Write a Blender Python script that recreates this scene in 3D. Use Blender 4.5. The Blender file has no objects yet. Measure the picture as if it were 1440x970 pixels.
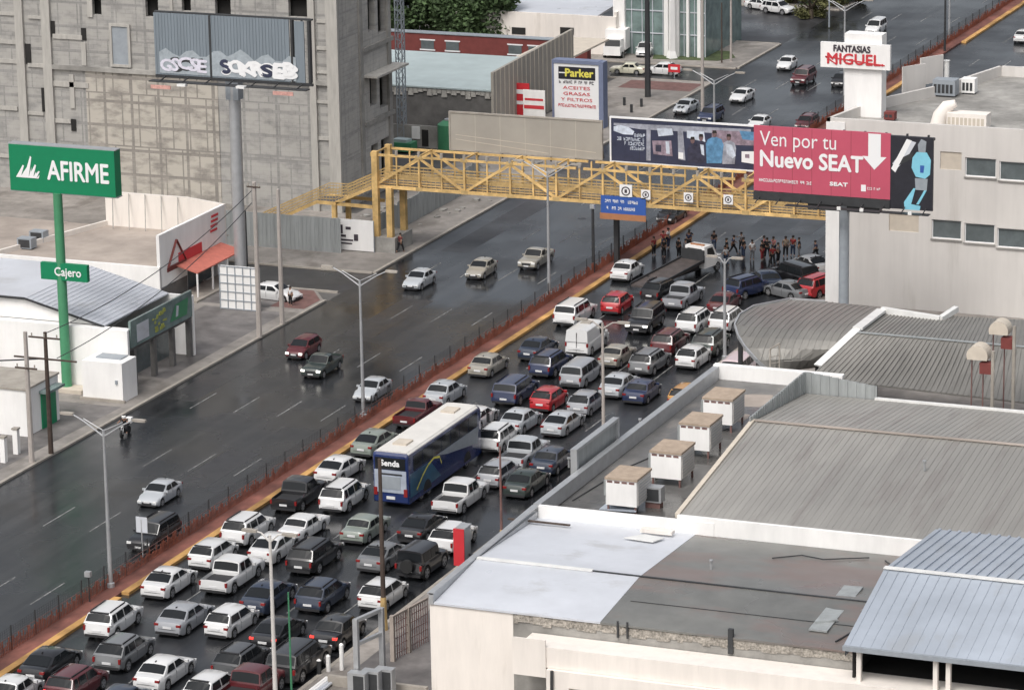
import bpy, bmesh, math, random
from mathutils import Vector, Matrix
R = math.radians
rnd = random.Random(7)
sc = bpy.context.scene
COL = sc.collection
# ---------------------------------------------------------------- camera, world, sun, exposure
F_PX, TH, ROLL, CAM_H, PHI, N0, A0 = 5177.4, 0.261215, -0.0170296, 77.5, 1.185144, -114.61, 201.0
cam_d = bpy.data.cameras.new("camera"); cam = bpy.data.objects.new("camera", cam_d); COL.objects.link(cam); sc.camera = cam
cam_d.sensor_fit = 'HORIZONTAL'; cam_d.sensor_width = 36.0; cam_d.lens = 36.0 * F_PX / 1440.0
cam_d.clip_start = 1.0; cam_d.clip_end = 6000.0
_fw = Vector((math.cos(PHI) * math.cos(TH) * -1 * 0, 0, 0))
def _dir(X, Y, Z): return Vector((math.sin(PHI) * X - math.cos(PHI) * Y, math.cos(PHI) * X + math.sin(PHI) * Y, Z))
fwd = _dir(0, math.cos(TH), -math.sin(TH)); right0 = _dir(1, 0, 0); up0 = right0.cross(fwd)
cr, sr = math.cos(ROLL), math.sin(ROLL)
right = right0 * cr + up0 * sr; up = up0 * cr - right0 * sr
M = Matrix((right, up, -fwd)).transposed().to_4x4(); M.translation = Vector((-N0, -A0, CAM_H)); cam.matrix_world = M

w = bpy.data.worlds.new("World"); sc.world = w; w.use_nodes = True
nt = w.node_tree; nt.nodes.clear()
SUN_EL, SUN_AZ = 55.0, 188.0
sky = nt.nodes.new('ShaderNodeTexSky'); sky.sky_type = 'NISHITA'; sky.sun_disc = False
sky.sun_elevation = R(SUN_EL); sky.sun_rotation = R(SUN_AZ); sky.air_density = 1.0; sky.dust_density = 6.0; sky.ozone_density = 1.0
hs = nt.nodes.new('ShaderNodeHueSaturation'); hs.inputs['Saturation'].default_value = 0.38
bg = nt.nodes.new('ShaderNodeBackground'); bg.inputs['Strength'].default_value = 0.15
wo = nt.nodes.new('ShaderNodeOutputWorld')
nt.links.new(sky.outputs[0], hs.inputs['Color']); nt.links.new(hs.outputs[0], bg.inputs['Color']); nt.links.new(bg.outputs[0], wo.inputs['Surface'])
sun_d = bpy.data.lights.new("sun", 'SUN'); sun = bpy.data.objects.new("sun", sun_d); COL.objects.link(sun)
sun_d.energy = 1.0; sun_d.angle = R(18); sun_d.color = (1.0, 0.985, 0.96)
_sd = Vector((math.sin(R(SUN_AZ)) * math.cos(R(SUN_EL)), math.cos(R(SUN_AZ)) * math.cos(R(SUN_EL)), math.sin(R(SUN_EL))))
sun.rotation_euler = _sd.to_track_quat('Z', 'Y').to_euler()
sc.view_settings.view_transform = 'Standard'; sc.view_settings.look = 'None'; sc.view_settings.gamma = 1.0
sc.view_settings.exposure = 0.12; sc.view_settings.use_curve_mapping = False
sc.render.film_transparent = False

# ---------------------------------------------------------------- measuring helpers: a photo pixel on the plane of known height / x / y
def G(px, py, h=0.0):
    u, v = px - 720, py - 485
    u, v = cr * u + sr * v, -sr * u + cr * v
    D = (u, F_PX * math.cos(TH) - v * math.sin(TH), -F_PX * math.sin(TH) - v * math.cos(TH))
    t = (h - CAM_H) / D[2]; X, Y = D[0] * t, D[1] * t
    return math.sin(PHI) * X - math.cos(PHI) * Y - N0, math.cos(PHI) * X + math.sin(PHI) * Y - A0
def VY(px, py, y):
    lo, hi = -6.0, 70.0
    for _ in range(50):
        m = (lo + hi) / 2
        if G(px, py, m)[1] > y: lo = m
        else: hi = m
    return G(px, py, m)[0], m
def VX(px, py, x):
    lo, hi = -6.0, 70.0
    for _ in range(50):
        m = (lo + hi) / 2
        if G(px, py, m)[0] < x: lo = m
        else: hi = m
    return G(px, py, m)[1], m

# ---------------------------------------------------------------- materials
def mat(name, col, rough=0.7, metal=0.0, var=0.12, scale=1.5, bump=0.0, coat=0.0, objcol=False, stretch=None, rvar=0.0, spec=0.5, scale2=None, streak=0.0, emit=None, stain=None):
    m = bpy.data.materials.new(name); m.use_nodes = True
    n = m.node_tree.nodes; l = m.node_tree.links; b = n['Principled BSDF']
    b.inputs['Roughness'].default_value = rough; b.inputs['Metallic'].default_value = metal
    b.inputs['Specular IOR Level'].default_value = spec
    b.inputs['Coat Weight'].default_value = coat; b.inputs['Coat Roughness'].default_value = 0.06
    if objcol:
        oi = n.new('ShaderNodeObjectInfo'); base = oi.outputs['Color']
    else:
        rgb = n.new('ShaderNodeRGB'); rgb.outputs[0].default_value = (*col, 1); base = rgb.outputs[0]
    geo = n.new('ShaderNodeNewGeometry'); src = geo.outputs['Position']
    if stretch or streak:
        mp = n.new('ShaderNodeMapping'); mp.inputs['Scale'].default_value = stretch or (1, 1, 1); l.new(src, mp.inputs['Vector']); src1 = mp.outputs[0]
    else: src1 = src
    out = base
    if var > 0:
        t = n.new('ShaderNodeTexNoise'); t.inputs['Scale'].default_value = scale; t.inputs['Detail'].default_value = 6; t.inputs['Roughness'].default_value = 0.65
        l.new(src1, t.inputs['Vector'])
        mr = n.new('ShaderNodeMapRange'); mr.inputs[1].default_value = 0.3; mr.inputs[2].default_value = 0.7; mr.inputs[3].default_value = 1 - var; mr.inputs[4].default_value = 1 + var
        l.new(t.outputs['Fac'], mr.inputs[0])
        mx = n.new('ShaderNodeVectorMath'); mx.operation = 'SCALE'; l.new(out, mx.inputs[0]); l.new(mr.outputs[0], mx.inputs['Scale']); out = mx.outputs[0]
        if scale2:
            t2 = n.new('ShaderNodeTexNoise'); t2.inputs['Scale'].default_value = scale2; t2.inputs['Detail'].default_value = 4; l.new(src, t2.inputs['Vector'])
            mr2 = n.new('ShaderNodeMapRange'); mr2.inputs[1].default_value = 0.35; mr2.inputs[2].default_value = 0.65; mr2.inputs[3].default_value = 1 - var; mr2.inputs[4].default_value = 1 + var
            l.new(t2.outputs['Fac'], mr2.inputs[0])
            mx2 = n.new('ShaderNodeVectorMath'); mx2.operation = 'SCALE'; l.new(out, mx2.inputs[0]); l.new(mr2.outputs[0], mx2.inputs['Scale']); out = mx2.outputs[0]
        if rvar:
            mr3 = n.new('ShaderNodeMapRange'); mr3.inputs[1].default_value = 0.35; mr3.inputs[2].default_value = 0.65; mr3.inputs[3].default_value = max(0.03, rough - rvar); mr3.inputs[4].default_value = min(1, rough + rvar)
            l.new((t2 if scale2 else t).outputs['Fac'], mr3.inputs[0]); l.new(mr3.outputs[0], b.inputs['Roughness'])
        if bump:
            bp = n.new('ShaderNodeBump'); bp.inputs['Strength'].default_value = bump; bp.inputs['Distance'].default_value = 0.05
            l.new(t.outputs['Fac'], bp.inputs['Height']); l.new(bp.outputs[0], b.inputs['Normal'])
    if stain:      # blotches with a shape of their own: (colour, scale xyz, threshold, amount)
        c_, s_, th_, am_ = stain; mp2 = n.new('ShaderNodeMapping'); mp2.inputs['Scale'].default_value = s_; mp2.inputs['Location'].default_value = (13.1, 4.7, 2.2); l.new(src, mp2.inputs['Vector'])
        t4 = n.new('ShaderNodeTexNoise'); t4.inputs['Scale'].default_value = 1.0; t4.inputs['Detail'].default_value = 7; t4.inputs['Roughness'].default_value = .62; l.new(mp2.outputs[0], t4.inputs['Vector'])
        m4 = n.new('ShaderNodeMapRange'); m4.inputs[1].default_value = th_; m4.inputs[2].default_value = th_ + .12; m4.inputs[3].default_value = 0; m4.inputs[4].default_value = am_; l.new(t4.outputs['Fac'], m4.inputs[0])
        x4 = n.new('ShaderNodeMix'); x4.data_type = 'RGBA'; l.new(m4.outputs[0], x4.inputs[0]); l.new(out, x4.inputs[6]); x4.inputs[7].default_value = (*c_, 1); out = x4.outputs[2]
    l.new(out, b.inputs['Base Color'])
    if emit:
        b.inputs['Emission Color'].default_value = (*emit[0], 1); b.inputs['Emission Strength'].default_value = emit[1]
    return m
def block_mat(name, c1, c2, mortar, bw=0.8, bh=0.4, ax='x', var=0.15):
    """masonry blocks on a vertical wall whose long side runs along x (or y)"""
    m = bpy.data.materials.new(name); m.use_nodes = True
    n = m.node_tree.nodes; l = m.node_tree.links; b = n['Principled BSDF']; b.inputs['Roughness'].default_value = 0.92
    geo = n.new('ShaderNodeNewGeometry'); sp = n.new('ShaderNodeSeparateXYZ'); l.new(geo.outputs['Position'], sp.inputs[0])
    cb = n.new('ShaderNodeCombineXYZ'); l.new(sp.outputs['X' if ax == 'x' else 'Y'], cb.inputs['X']); l.new(sp.outputs['Z'], cb.inputs['Y'])
    br = n.new('ShaderNodeTexBrick'); br.inputs['Color1'].default_value = (*c1, 1); br.inputs['Color2'].default_value = (*c2, 1); br.inputs['Mortar'].default_value = (*mortar, 1)
    br.inputs['Scale'].default_value = 1.0; br.inputs['Brick Width'].default_value = bw; br.inputs['Row Height'].default_value = bh; br.inputs['Mortar Size'].default_value = 0.025
    l.new(cb.outputs[0], br.inputs['Vector'])
    t = n.new('ShaderNodeTexNoise'); t.inputs['Scale'].default_value = 0.35; t.inputs['Detail'].default_value = 8; t.inputs['Roughness'].default_value = 0.7; l.new(geo.outputs['Position'], t.inputs['Vector'])
    mr = n.new('ShaderNodeMapRange'); mr.inputs[1].default_value = 0.3; mr.inputs[2].default_value = 0.7; mr.inputs[3].default_value = 1 - var * 1.6; mr.inputs[4].default_value = 1 + var * 1.3
    l.new(t.outputs['Fac'], mr.inputs[0]); mx = n.new('ShaderNodeVectorMath'); mx.operation = 'SCALE'; l.new(br.outputs['Color'], mx.inputs[0]); l.new(mr.outputs[0], mx.inputs['Scale'])
    l.new(mx.outputs[0], b.inputs['Base Color'])
    return m
def facade_mat(name, c1, c2, mortar, pale, ax='x', amt=.5, gx=3.4):
    m = block_mat(name, c1, c2, mortar, ax=ax, var=.13); n = m.node_tree.nodes; l = m.node_tree.links; b = n['Principled BSDF']
    prev = b.inputs['Base Color'].links[0].from_socket
    geo = n.new('ShaderNodeNewGeometry'); mp = n.new('ShaderNodeMapping'); mp.inputs['Scale'].default_value = (.42, .42, .95); l.new(geo.outputs['Position'], mp.inputs['Vector'])
    t = n.new('ShaderNodeTexNoise'); t.inputs['Scale'].default_value = 1.0; t.inputs['Detail'].default_value = 5; t.inputs['Roughness'].default_value = .6; l.new(mp.outputs[0], t.inputs['Vector'])
    mr = n.new('ShaderNodeMapRange'); mr.inputs[1].default_value = .36; mr.inputs[2].default_value = .54; mr.inputs[3].default_value = 0; mr.inputs[4].default_value = amt; l.new(t.outputs['Fac'], mr.inputs[0])
    sp = n.new('ShaderNodeSeparateXYZ'); l.new(geo.outputs['Position'], sp.inputs[0]); out = mr.outputs[0]
    cb = n.new('ShaderNodeCombineXYZ'); l.new(sp.outputs['X' if ax == 'x' else 'Y'], cb.inputs['X']); l.new(sp.outputs['Z'], cb.inputs['Y'])
    for bw, rh, of in ((gx, 2.35, .0), (gx * .62, 5.1, .5)):       # rendered panels between bare concrete ties
        br = n.new('ShaderNodeTexBrick'); br.offset = of; br.inputs['Scale'].default_value = 1.0; br.inputs['Brick Width'].default_value = bw; br.inputs['Row Height'].default_value = rh
        br.inputs['Mortar Size'].default_value = .17 if of == 0 else .09; br.inputs['Mortar Smooth'].default_value = .35; l.new(cb.outputs[0], br.inputs['Vector'])
        s1 = n.new('ShaderNodeMath'); s1.operation = 'SUBTRACT'; s1.inputs[0].default_value = 1; l.new(br.outputs['Fac'], s1.inputs[1])
        mu = n.new('ShaderNodeMath'); mu.operation = 'MULTIPLY'; l.new(out, mu.inputs[0]); l.new(s1.outputs[0], mu.inputs[1]); out = mu.outputs[0]
    mx = n.new('ShaderNodeMix'); mx.data_type = 'RGBA'; l.new(out, mx.inputs[0]); l.new(prev, mx.inputs[6]); mx.inputs[7].default_value = (*pale, 1); l.new(mx.outputs[2], b.inputs['Base Color'])
    return m
MT = dict(
    nameplate=mat('pale_pink_plate', (.55, .30, .26), .6, var=.3, scale=3),
    asphalt=mat('asphalt', (.018, .0195, .022), .26, var=.28, scale=2.4, stretch=(1, .08, 1), rvar=.13, scale2=.10, bump=.05, spec=.55, stain=((.033, .034, .036), (.9, .018, 1), .50, .8)),
    asphalt_patch=mat('asphalt_patch', (.032, .032, .034), .36, var=.25, scale=1.2, rvar=.15, scale2=.12),
    marking=mat('lane_paint', (.17, .17, .165), .6, var=.45, scale=5, scale2=1.2),
    ground=mat('ground', (.10, .095, .09), .8, var=.25, scale=.3, scale2=.05),
    pave=mat('pavement', (.245, .225, .205), .75, var=.22, scale=.8, scale2=.12, rvar=.15, stain=((.13, .115, .10), (.35, .2, 1), .55, .7)),
    pave_dark=mat('pavement_dark', (.145, .135, .13), .65, var=.3, scale=.6, scale2=.15, rvar=.15),
    pave_red=mat('red_pavers', (.16, .085, .075), .7, var=.3, scale=1.5),
    kerb=mat('kerb', (.34, .31, .27), .8, var=.2, scale=1),
    med_red=mat('red_paint', (.17, .066, .050), .75, var=.35, scale=1.2, stretch=(1, .4, 1), scale2=.25),
    med_orange=mat('orange_paint', (.44, .25, .085), .75, var=.35, scale=1.2, stretch=(1, .3, 1), scale2=.3),
    grass=mat('grass', (.055, .075, .028), .95, var=.4, scale=2, scale2=.3),
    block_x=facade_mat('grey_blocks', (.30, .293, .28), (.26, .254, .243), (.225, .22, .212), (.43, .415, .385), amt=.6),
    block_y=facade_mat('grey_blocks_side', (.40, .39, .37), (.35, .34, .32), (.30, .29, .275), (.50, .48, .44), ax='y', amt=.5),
    block_tan=facade_mat('tan_blocks', (.285, .262, .235), (.25, .232, .208), (.225, .208, .188), (.50, .465, .405), amt=.8, gx=2.9),
    conc=mat('concrete', (.29, .28, .26), .9, var=.22, scale=.9, scale2=.2),
    conc_lt=mat('pale_concrete', (.40, .385, .355), .9, var=.15, scale=1.5, stretch=(2, 2, .3)),
    conc_dk=mat('dark_concrete', (.13, .125, .12), .9, var=.25, scale=.8),
    mortar=mat('mortar_daub', (.42, .39, .33), .9, var=.25, scale=1.3, scale2=.5),
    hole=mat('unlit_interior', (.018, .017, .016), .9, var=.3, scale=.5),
    white=mat('white_wall', (.82, .81, .79), .75, var=.06, scale=.6, stretch=(2, 2, .4), scale2=.2),
    cream=mat('cream_wall', (.76, .71, .655), .8, var=.06, scale=.7, stretch=(2, 2, .3), scale2=.15, stain=((.50, .45, .39), (.9, .9, .10), .61, .5)),
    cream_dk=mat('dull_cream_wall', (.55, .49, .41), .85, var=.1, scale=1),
    bwhite=mat('off_white_plaster', (.60, .575, .545), .8, var=.06, scale=.5, stretch=(2, 2, .15), scale2=.15, stain=((.44, .415, .38), (.7, .7, .07), .60, .5)),
    roof_pale=mat('pale_membrane', (.54, .56, .60), .42, var=.06, scale=.5, rvar=.15, scale2=.12, stain=((.38, .38, .38), (.25, .4, 1), .58, .55)),
    roof_dk=mat('grey_membrane', (.165, .165, .155), .42, var=.14, scale=.6, scale2=.1, rvar=.2, stain=((.19, .14, .125), (.10, .22, 1), .50, .8)),
    roof_tan=mat('tan_metal_roof', (.32, .308, .285), .48, .2, var=.10, scale=.5, stretch=(2.5, .15, 1), rvar=.1, scale2=.08, stain=((.235, .215, .20), (.9, .06, 1), .54, .6)),
    roof_brown=mat('brown_metal_roof', (.22, .212, .195), .48, .2, var=.16, scale=.8, stretch=(2, .2, 1), rvar=.12, scale2=.1),
    roof_blue=mat('blue_metal_roof', (.38, .42, .475), .42, .15, var=.07, scale=.4, rvar=.12, scale2=.1, stain=((.33, .345, .36), (.5, .08, 1), .56, .5)),
    roof_ter=mat('terrace_roof', (.125, .122, .118), .35, var=.25, scale=.5, scale2=.12, rvar=.2, stain=((.24, .22, .20), (.5, .25, 1), .55, .7)),
    roof_far=mat('pale_teal_roof', (.42, .49, .49), .55, .1, var=.07, scale=.4, scale2=.1),
    roof_earth=mat('earthy_roof', (.36, .31, .27), .85, var=.15, scale=.5, scale2=.2),
    flash=mat('white_flashing', (.70, .70, .68), .5, var=.1, scale=1),
    sheet=mat('corrugated_sheet', (.36, .38, .38), .5, .3, var=.2, scale=.8, stretch=(2, 2, .3)),
    sheet_bb=mat('grey_billboard_sheet', (.20, .235, .265), .55, .1, var=.10, scale=1.2, stretch=(1.6, 1.6, .12)),
    tan_bb=mat('blank_vinyl', (.34, .315, .275), .8, var=.05, scale=.5, scale2=.3),
    yellow=mat('yellow_paint', (.64, .43, .175), .6, var=.22, scale=1.2, scale2=.3, stain=((.30, .14, .06), (2.2, 2.2, 2.2), .63, .7)),
    yellow_dk=mat('worn_yellow_paint', (.46, .32, .14), .7, var=.3, scale=1.5),
    green=mat('green_sign', (.0, .20, .085), .5, var=.05),
    green_pole=mat('green_pole', (.06, .24, .12), .5, var=.08),
    letter=mat('white_lettering', (.80, .80, .80), .6, var=0),
    letter_red=mat('red_lettering', (.55, .04, .05), .6, var=0),
    letter_dk=mat('dark_lettering', (.05, .04, .05), .6, var=0),
    letter_yel=mat('yellow_lettering', (.75, .68, .12), .6, var=0),
    magenta=mat('crimson_vinyl', (.50, .085, .135), .5, var=.05, scale=.5),
    black_vinyl=mat('black_vinyl', (.022, .022, .03), .45, var=.2),
    navy=mat('navy_vinyl', (.035, .04, .075), .45, var=.25, scale=.8),
    cyan=mat('light_blue', (.22, .55, .68), .5, var=.08),
    blue_sign=mat('blue_sign', (.035, .10, .36), .5, var=.05),
    orange_sign=mat('orange_board', (.38, .17, .08), .6, var=.1),
    red=mat('red_panel', (.55, .03, .04), .5, var=.06),
    brick_red=mat('maroon_wall', (.17, .04, .035), .8, var=.15),
    galv=mat('galvanised_steel', (.46, .47, .48), .45, .5, var=.1),
    steel_dk=mat('dark_steel', (.05, .052, .055), .5, .3, var=.15),
    steel_gr=mat('grey_paint_steel', (.30, .33, .36), .5, .1, var=.1),
    wood=mat('wood_pole', (.07, .05, .04), .9, var=.3, scale=3),
    pole_conc=mat('concrete_pole', (.40, .36, .33), .85, var=.12, scale=2),
    rust_red=mat('rust_red_bars', (.24, .075, .045), .85, var=.35, scale=1.2),
    rust=mat('rusty_steel', (.18, .10, .09), .8, var=.3),
    glass=mat('dark_window', (.014, .016, .018), .12, var=0, spec=.28),
    wglass=mat('grey_window', (.11, .13, .135), .2, var=.25, scale=.7, spec=.7),
    gglass=mat('teal_glass', (.17, .23, .22), .15, var=.35, scale=.6, spec=.7),
    cooler_top=mat('rusty_tan_pad', (.38, .30, .23), .85, var=.18, scale=2),
    paint=mat('car_paint', (1, 1, 1), .30, .0, var=.03, scale=1, coat=.7, objcol=True),
    cloth=mat('cloth', (1, 1, 1), .9, var=.1, scale=4, objcol=True),
    skin=mat('skin', (.33, .19, .13), .6, var=.05),
    hair=mat('hair', (.02, .015, .012), .7, var=.1),
    tyre=mat('tyre', (.018, .018, .018), .8, var=.1),
    rim=mat('wheel_rim', (.45, .45, .46), .35, .6, var=.05),
    trim=mat('black_trim', (.025, .025, .027), .6, var=.1),
    lamp_w=mat('lamp_lens', (.78, .78, .76), .2, var=0),
    lamp_r=mat('tail_lens', (.24, .018, .018), .25, var=0),
    lamp_r_on=mat('lit_tail_lens', (.5, .02, .02), .25, var=0, emit=((1, .08, .06), 1.1)),
    lamp_on=mat('lit_headlamp', (.9, .9, .85), .2, var=0, emit=((1, .95, .85), 2.2)),
    plate=mat('plate', (.68, .68, .68), .5, var=0),
    leaf=mat('leaf', (.05, .085, .03), .8, var=.45, scale=.6, scale2=3),
    leaf_y=mat('leaf_yellow', (.12, .12, .045), .8, var=.4, scale=.8, scale2=3),
    bark=mat('bark', (.09, .07, .05), .9, var=.3),
)

# ---------------------------------------------------------------- mesh collector
class MB:
    def __init__(s): s.v = []; s.f = []; s.smooth = False
    def add(s, vs, fs):
        k = len(s.v); s.v += [tuple(map(float, p)) for p in vs]; s.f += [tuple(i + k for i in f) for f in fs]; return s
    def quad(s, a, b, c, d): return s.add([a, b, c, d], [(0, 1, 2, 3)])
    def box(s, x0, x1, y0, y1, z0, z1):
        x0, x1 = min(x0, x1), max(x0, x1); y0, y1 = min(y0, y1), max(y0, y1); z0, z1 = min(z0, z1), max(z0, z1)
        return s.add([(x0, y0, z0), (x1, y0, z0), (x1, y1, z0), (x0, y1, z0), (x0, y0, z1), (x1, y0, z1), (x1, y1, z1), (x0, y1, z1)],
                     [(0, 3, 2, 1), (4, 5, 6, 7), (0, 1, 5, 4), (1, 2, 6, 5), (2, 3, 7, 6), (3, 0, 4, 7)])
    def bar(s, a, b, w=.1, h=None, up=(0, 0, 1)):
        a, b = Vector(a), Vector(b); h = w if h is None else h; d = (b - a).normalized(); u = Vector(up)
        if abs(d.dot(u)) > .98: u = Vector((0, 1, 0))
        x = d.cross(u).normalized(); z = x.cross(d).normalized(); x *= w / 2; z *= h / 2
        return s.add([a - x - z, a + x - z, a + x + z, a - x + z, b - x - z, b + x - z, b + x + z, b - x + z],
                     [(0, 1, 2, 3), (7, 6, 5, 4), (0, 4, 5, 1), (1, 5, 6, 2), (2, 6, 7, 3), (3, 7, 4, 0)])
    def tube(s, pts, rs, n=8, cap=True):
        pts = [Vector(p) for p in pts]
        if not isinstance(rs, (list, tuple)): rs = [rs] * len(pts)
        k = len(s.v); m = len(pts); px = None
        for i, p in enumerate(pts):
            d = (pts[min(i + 1, m - 1)] - pts[max(i - 1, 0)]).normalized()
            u = Vector((0, 0, 1)) if abs(d.z) < .95 else Vector((0, 1, 0))
            x = d.cross(u).normalized() if px is None else (px - d * px.dot(d)).normalized(); px = x; z = x.cross(d)
            for j in range(n):
                a = 2 * math.pi * j / n; q = p + (x * math.cos(a) + z * math.sin(a)) * rs[i]; s.v.append(tuple(q))
        for i in range(m - 1):
            for j in range(n):
                a = k + i * n + j; b = k + i * n + (j + 1) % n; s.f.append((a, b, b + n, a + n))
        if cap: s.f.append(tuple(k + j for j in range(n))[::-1]); s.f.append(tuple(k + (m - 1) * n + j for j in range(n)))
        return s
    def prism(s, poly, z0, z1):
        n = len(poly); vs = [(x, y, z0) for x, y in poly] + [(x, y, z1) for x, y in poly]
        return s.add(vs, [tuple(range(n))[::-1], tuple(range(n, 2 * n))] + [(i, (i + 1) % n, n + (i + 1) % n, n + i) for i in range(n)])
    def slab(s, grid, t):
        """grid of 3d points (rows of columns) thickened downwards by t"""
        r, c = len(grid), len(grid[0]); vs = [p for row in grid for p in row]; vs2 = [(p[0], p[1], p[2] - t) for p in vs]; fs = []
        for i in range(r - 1):
            for j in range(c - 1):
                a = i * c + j; fs.append((a, a + 1, a + c + 1, a + c)); fs.append((a + r * c, a + c + r * c, a + c + 1 + r * c, a + 1 + r * c))
        ring = [j for j in range(c)] + [i * c + c - 1 for i in range(1, r)] + [(r - 1) * c + j for j in range(c - 2, -1, -1)] + [i * c for i in range(r - 2, 0, -1)]
        for a, b in zip(ring, ring[1:] + ring[:1]): fs.append((b, a, a + r * c, b + r * c))
        return s.add(vs + vs2, fs)
    def wall(s, a, b, h0, h1, holes=(), depth=.25, inward=None, thick=.3):
        """vertical wall from a to b (xy) between heights, with rectangular openings (u0,u1,z0,z1) measured along the wall"""
        a, b = Vector((a[0], a[1], 0)), Vector((b[0], b[1], 0)); L = (b - a).length; d = (b - a) / L
        nrm = Vector(inward).normalized() if inward else Vector((-d.y, d.x, 0))
        P = lambda u, z, t=0: tuple(a + d * u + nrm * t + Vector((0, 0, z)))
        us = sorted({0, L, *[q for o in holes for q in (max(0, o[0]), min(L, o[1]))]}); zs = sorted({h0, h1, *[q for o in holes for q in (o[2], o[3])]})
        for i in range(len(us) - 1):
            for j in range(len(zs) - 1):
                cu, cz = (us[i] + us[i + 1]) / 2, (zs[j] + zs[j + 1]) / 2
                if any(o[0] < cu < o[1] and o[2] < cz < o[3] for o in holes): continue
                s.quad(P(us[i], zs[j]), P(us[i + 1], zs[j]), P(us[i + 1], zs[j + 1]), P(us[i], zs[j + 1]))
                s.quad(P(us[i], zs[j], thick), P(us[i], zs[j + 1], thick), P(us[i + 1], zs[j + 1], thick), P(us[i + 1], zs[j], thick))
        for u0, u1, z0, z1 in holes:
            s.quad(P(u0, z0), P(u0, z0, depth), P(u0, z1, depth), P(u0, z1)); s.quad(P(u1, z0), P(u1, z1), P(u1, z1, depth), P(u1, z0, depth))
            s.quad(P(u0, z0), P(u1, z0), P(u1, z0, depth), P(u0, z0, depth)); s.quad(P(u0, z1), P(u0, z1, depth), P(u1, z1, depth), P(u1, z1))
        s.quad(P(0, h1), P(L, h1), P(L, h1, thick), P(0, h1, thick)); s.quad(P(0, h0), P(0, h1), P(0, h1, thick), P(0, h0, thick)); s.quad(P(L, h0), P(L, h0, thick), P(L, h1, thick), P(L, h1))
        return s
    def mesh(s, name, off=(0, 0, 0), smooth=False):
        me = bpy.data.meshes.new(name); ox, oy, oz = off
        me.from_pydata([(x - ox, y - oy, z - oz) for x, y, z in s.v], [], s.f); me.update()
        if smooth:
            me.polygons.foreach_set('use_smooth', [True] * len(me.polygons)); me.set_sharp_from_angle(angle=R(35))
        return me
ORG = {}
def thing(name, label, cat, loc=(0, 0, 0), group=None, rz=0.0):
    o = bpy.data.objects.new(name, None); COL.objects.link(o); o.location = loc; o.rotation_euler = (0, 0, rz)
    o.empty_display_size = .5; o['label'] = label; o['category'] = cat
    if group: o['group'] = group
    ORG[o.name] = Vector(loc); return o
def part(name, mb, m, parent, label=None, smooth=False, color=None, local=False, mesh=None):
    off = (0, 0, 0) if local else ORG[parent.name]
    me = mesh or mb.mesh(name, off, smooth)
    if not me.materials: me.materials.append(MT[m])
    o = bpy.data.objects.new(name, me); COL.objects.link(o); o.parent = parent
    ORG[o.name] = Vector(off)
    if label: o['label'] = label
    if color: o.color = (*color, 1)
    return o
def single(name, mb, m, label, cat, loc=(0, 0, 0), group=None, smooth=False):
    me = mb.mesh(name, loc, smooth); me.materials.append(MT[m]); o = bpy.data.objects.new(name, me); COL.objects.link(o); o.location = loc
    o['label'] = label; o['category'] = cat
    if group: o['group'] = group
    ORG[o.name] = Vector(loc); return o
def struct(name, mb, m, label=None):
    me = mb.mesh(name); me.materials.append(MT[m]); o = bpy.data.objects.new(name, me); COL.objects.link(o); o['kind'] = 'structure'
    return o
def text_mb(s, size, o, ax=(1, 0, 0), bold=0.0, depth=.03, align='CENTER', spacing=1.0, shear=0.0, width=None):
    """lettering standing in the plane of ax and z, centred at o"""
    cu = bpy.data.curves.new('lettering', 'FONT'); cu.body = s; cu.size = size; cu.align_x = align; cu.align_y = 'CENTER'; cu.offset = min(bold, 0); cu.extrude = depth / 2
    cu.space_character = spacing; cu.shear = shear; cu.resolution_u = 3
    ob = bpy.data.objects.new('lettering', cu); COL.objects.link(ob); dg = bpy.context.evaluated_depsgraph_get(); me = bpy.data.meshes.new_from_object(ob.evaluated_get(dg))
    bpy.data.objects.remove(ob); bpy.data.curves.remove(cu)
    ax = Vector(ax).normalized(); nrm = ax.cross(Vector((0, 0, 1))); mb = MB(); o = Vector(o)
    xs = [v.co.x for v in me.vertices]; k = 1.0
    if width: k = width / (max(xs) - min(xs))
    fs = [tuple(p.vertices) for p in me.polygons]; bo = max(0, bold)
    for q, (dx, dz) in enumerate([(0, 0)] + ([(-bo, 0), (bo, 0), (0, bo), (0, -bo)] if bo else [])):   # heavier strokes: shifted copies, each a hair proud of the last
        mb.add([tuple(o + ax * (v.co.x * k + dx) + Vector((0, 0, v.co.y + dz)) + nrm * (v.co.z + q * .003)) for v in me.vertices], fs)
    bpy.data.meshes.remove(me); return mb

def illegible(o, w, h, seed, ax=(1, 0, 0), off=.02):
    """a row of small letter-sized strokes, for print too small to read in the photograph; o = centre"""
    rr = random.Random(seed); mb = MB(); ax = Vector(ax).normalized(); nrm = ax.cross(Vector((0, 0, 1))); o = Vector(o) + nrm * off; u = -w / 2
    while u < w / 2 - h * .3:
        lw = h * rr.uniform(.35, .7)
        if rr.random() < .14: u += h * .6; continue
        for p, q, r_, t_ in rr.sample([(0, .25, -.5, .5), (.75, 1, -.5, .5), (0, 1, .28, .5), (0, 1, -.5, -.28), (0, 1, -.1, .12)], 3):
            a_, b_ = u + lw * p, u + lw * q; mb.quad(o + ax * a_ + Vector((0, 0, r_ * h)), o + ax * b_ + Vector((0, 0, r_ * h)), o + ax * b_ + Vector((0, 0, t_ * h)), o + ax * a_ + Vector((0, 0, t_ * h))); o = o + nrm * .0006
        u += lw + h * .16
    return mb
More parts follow.
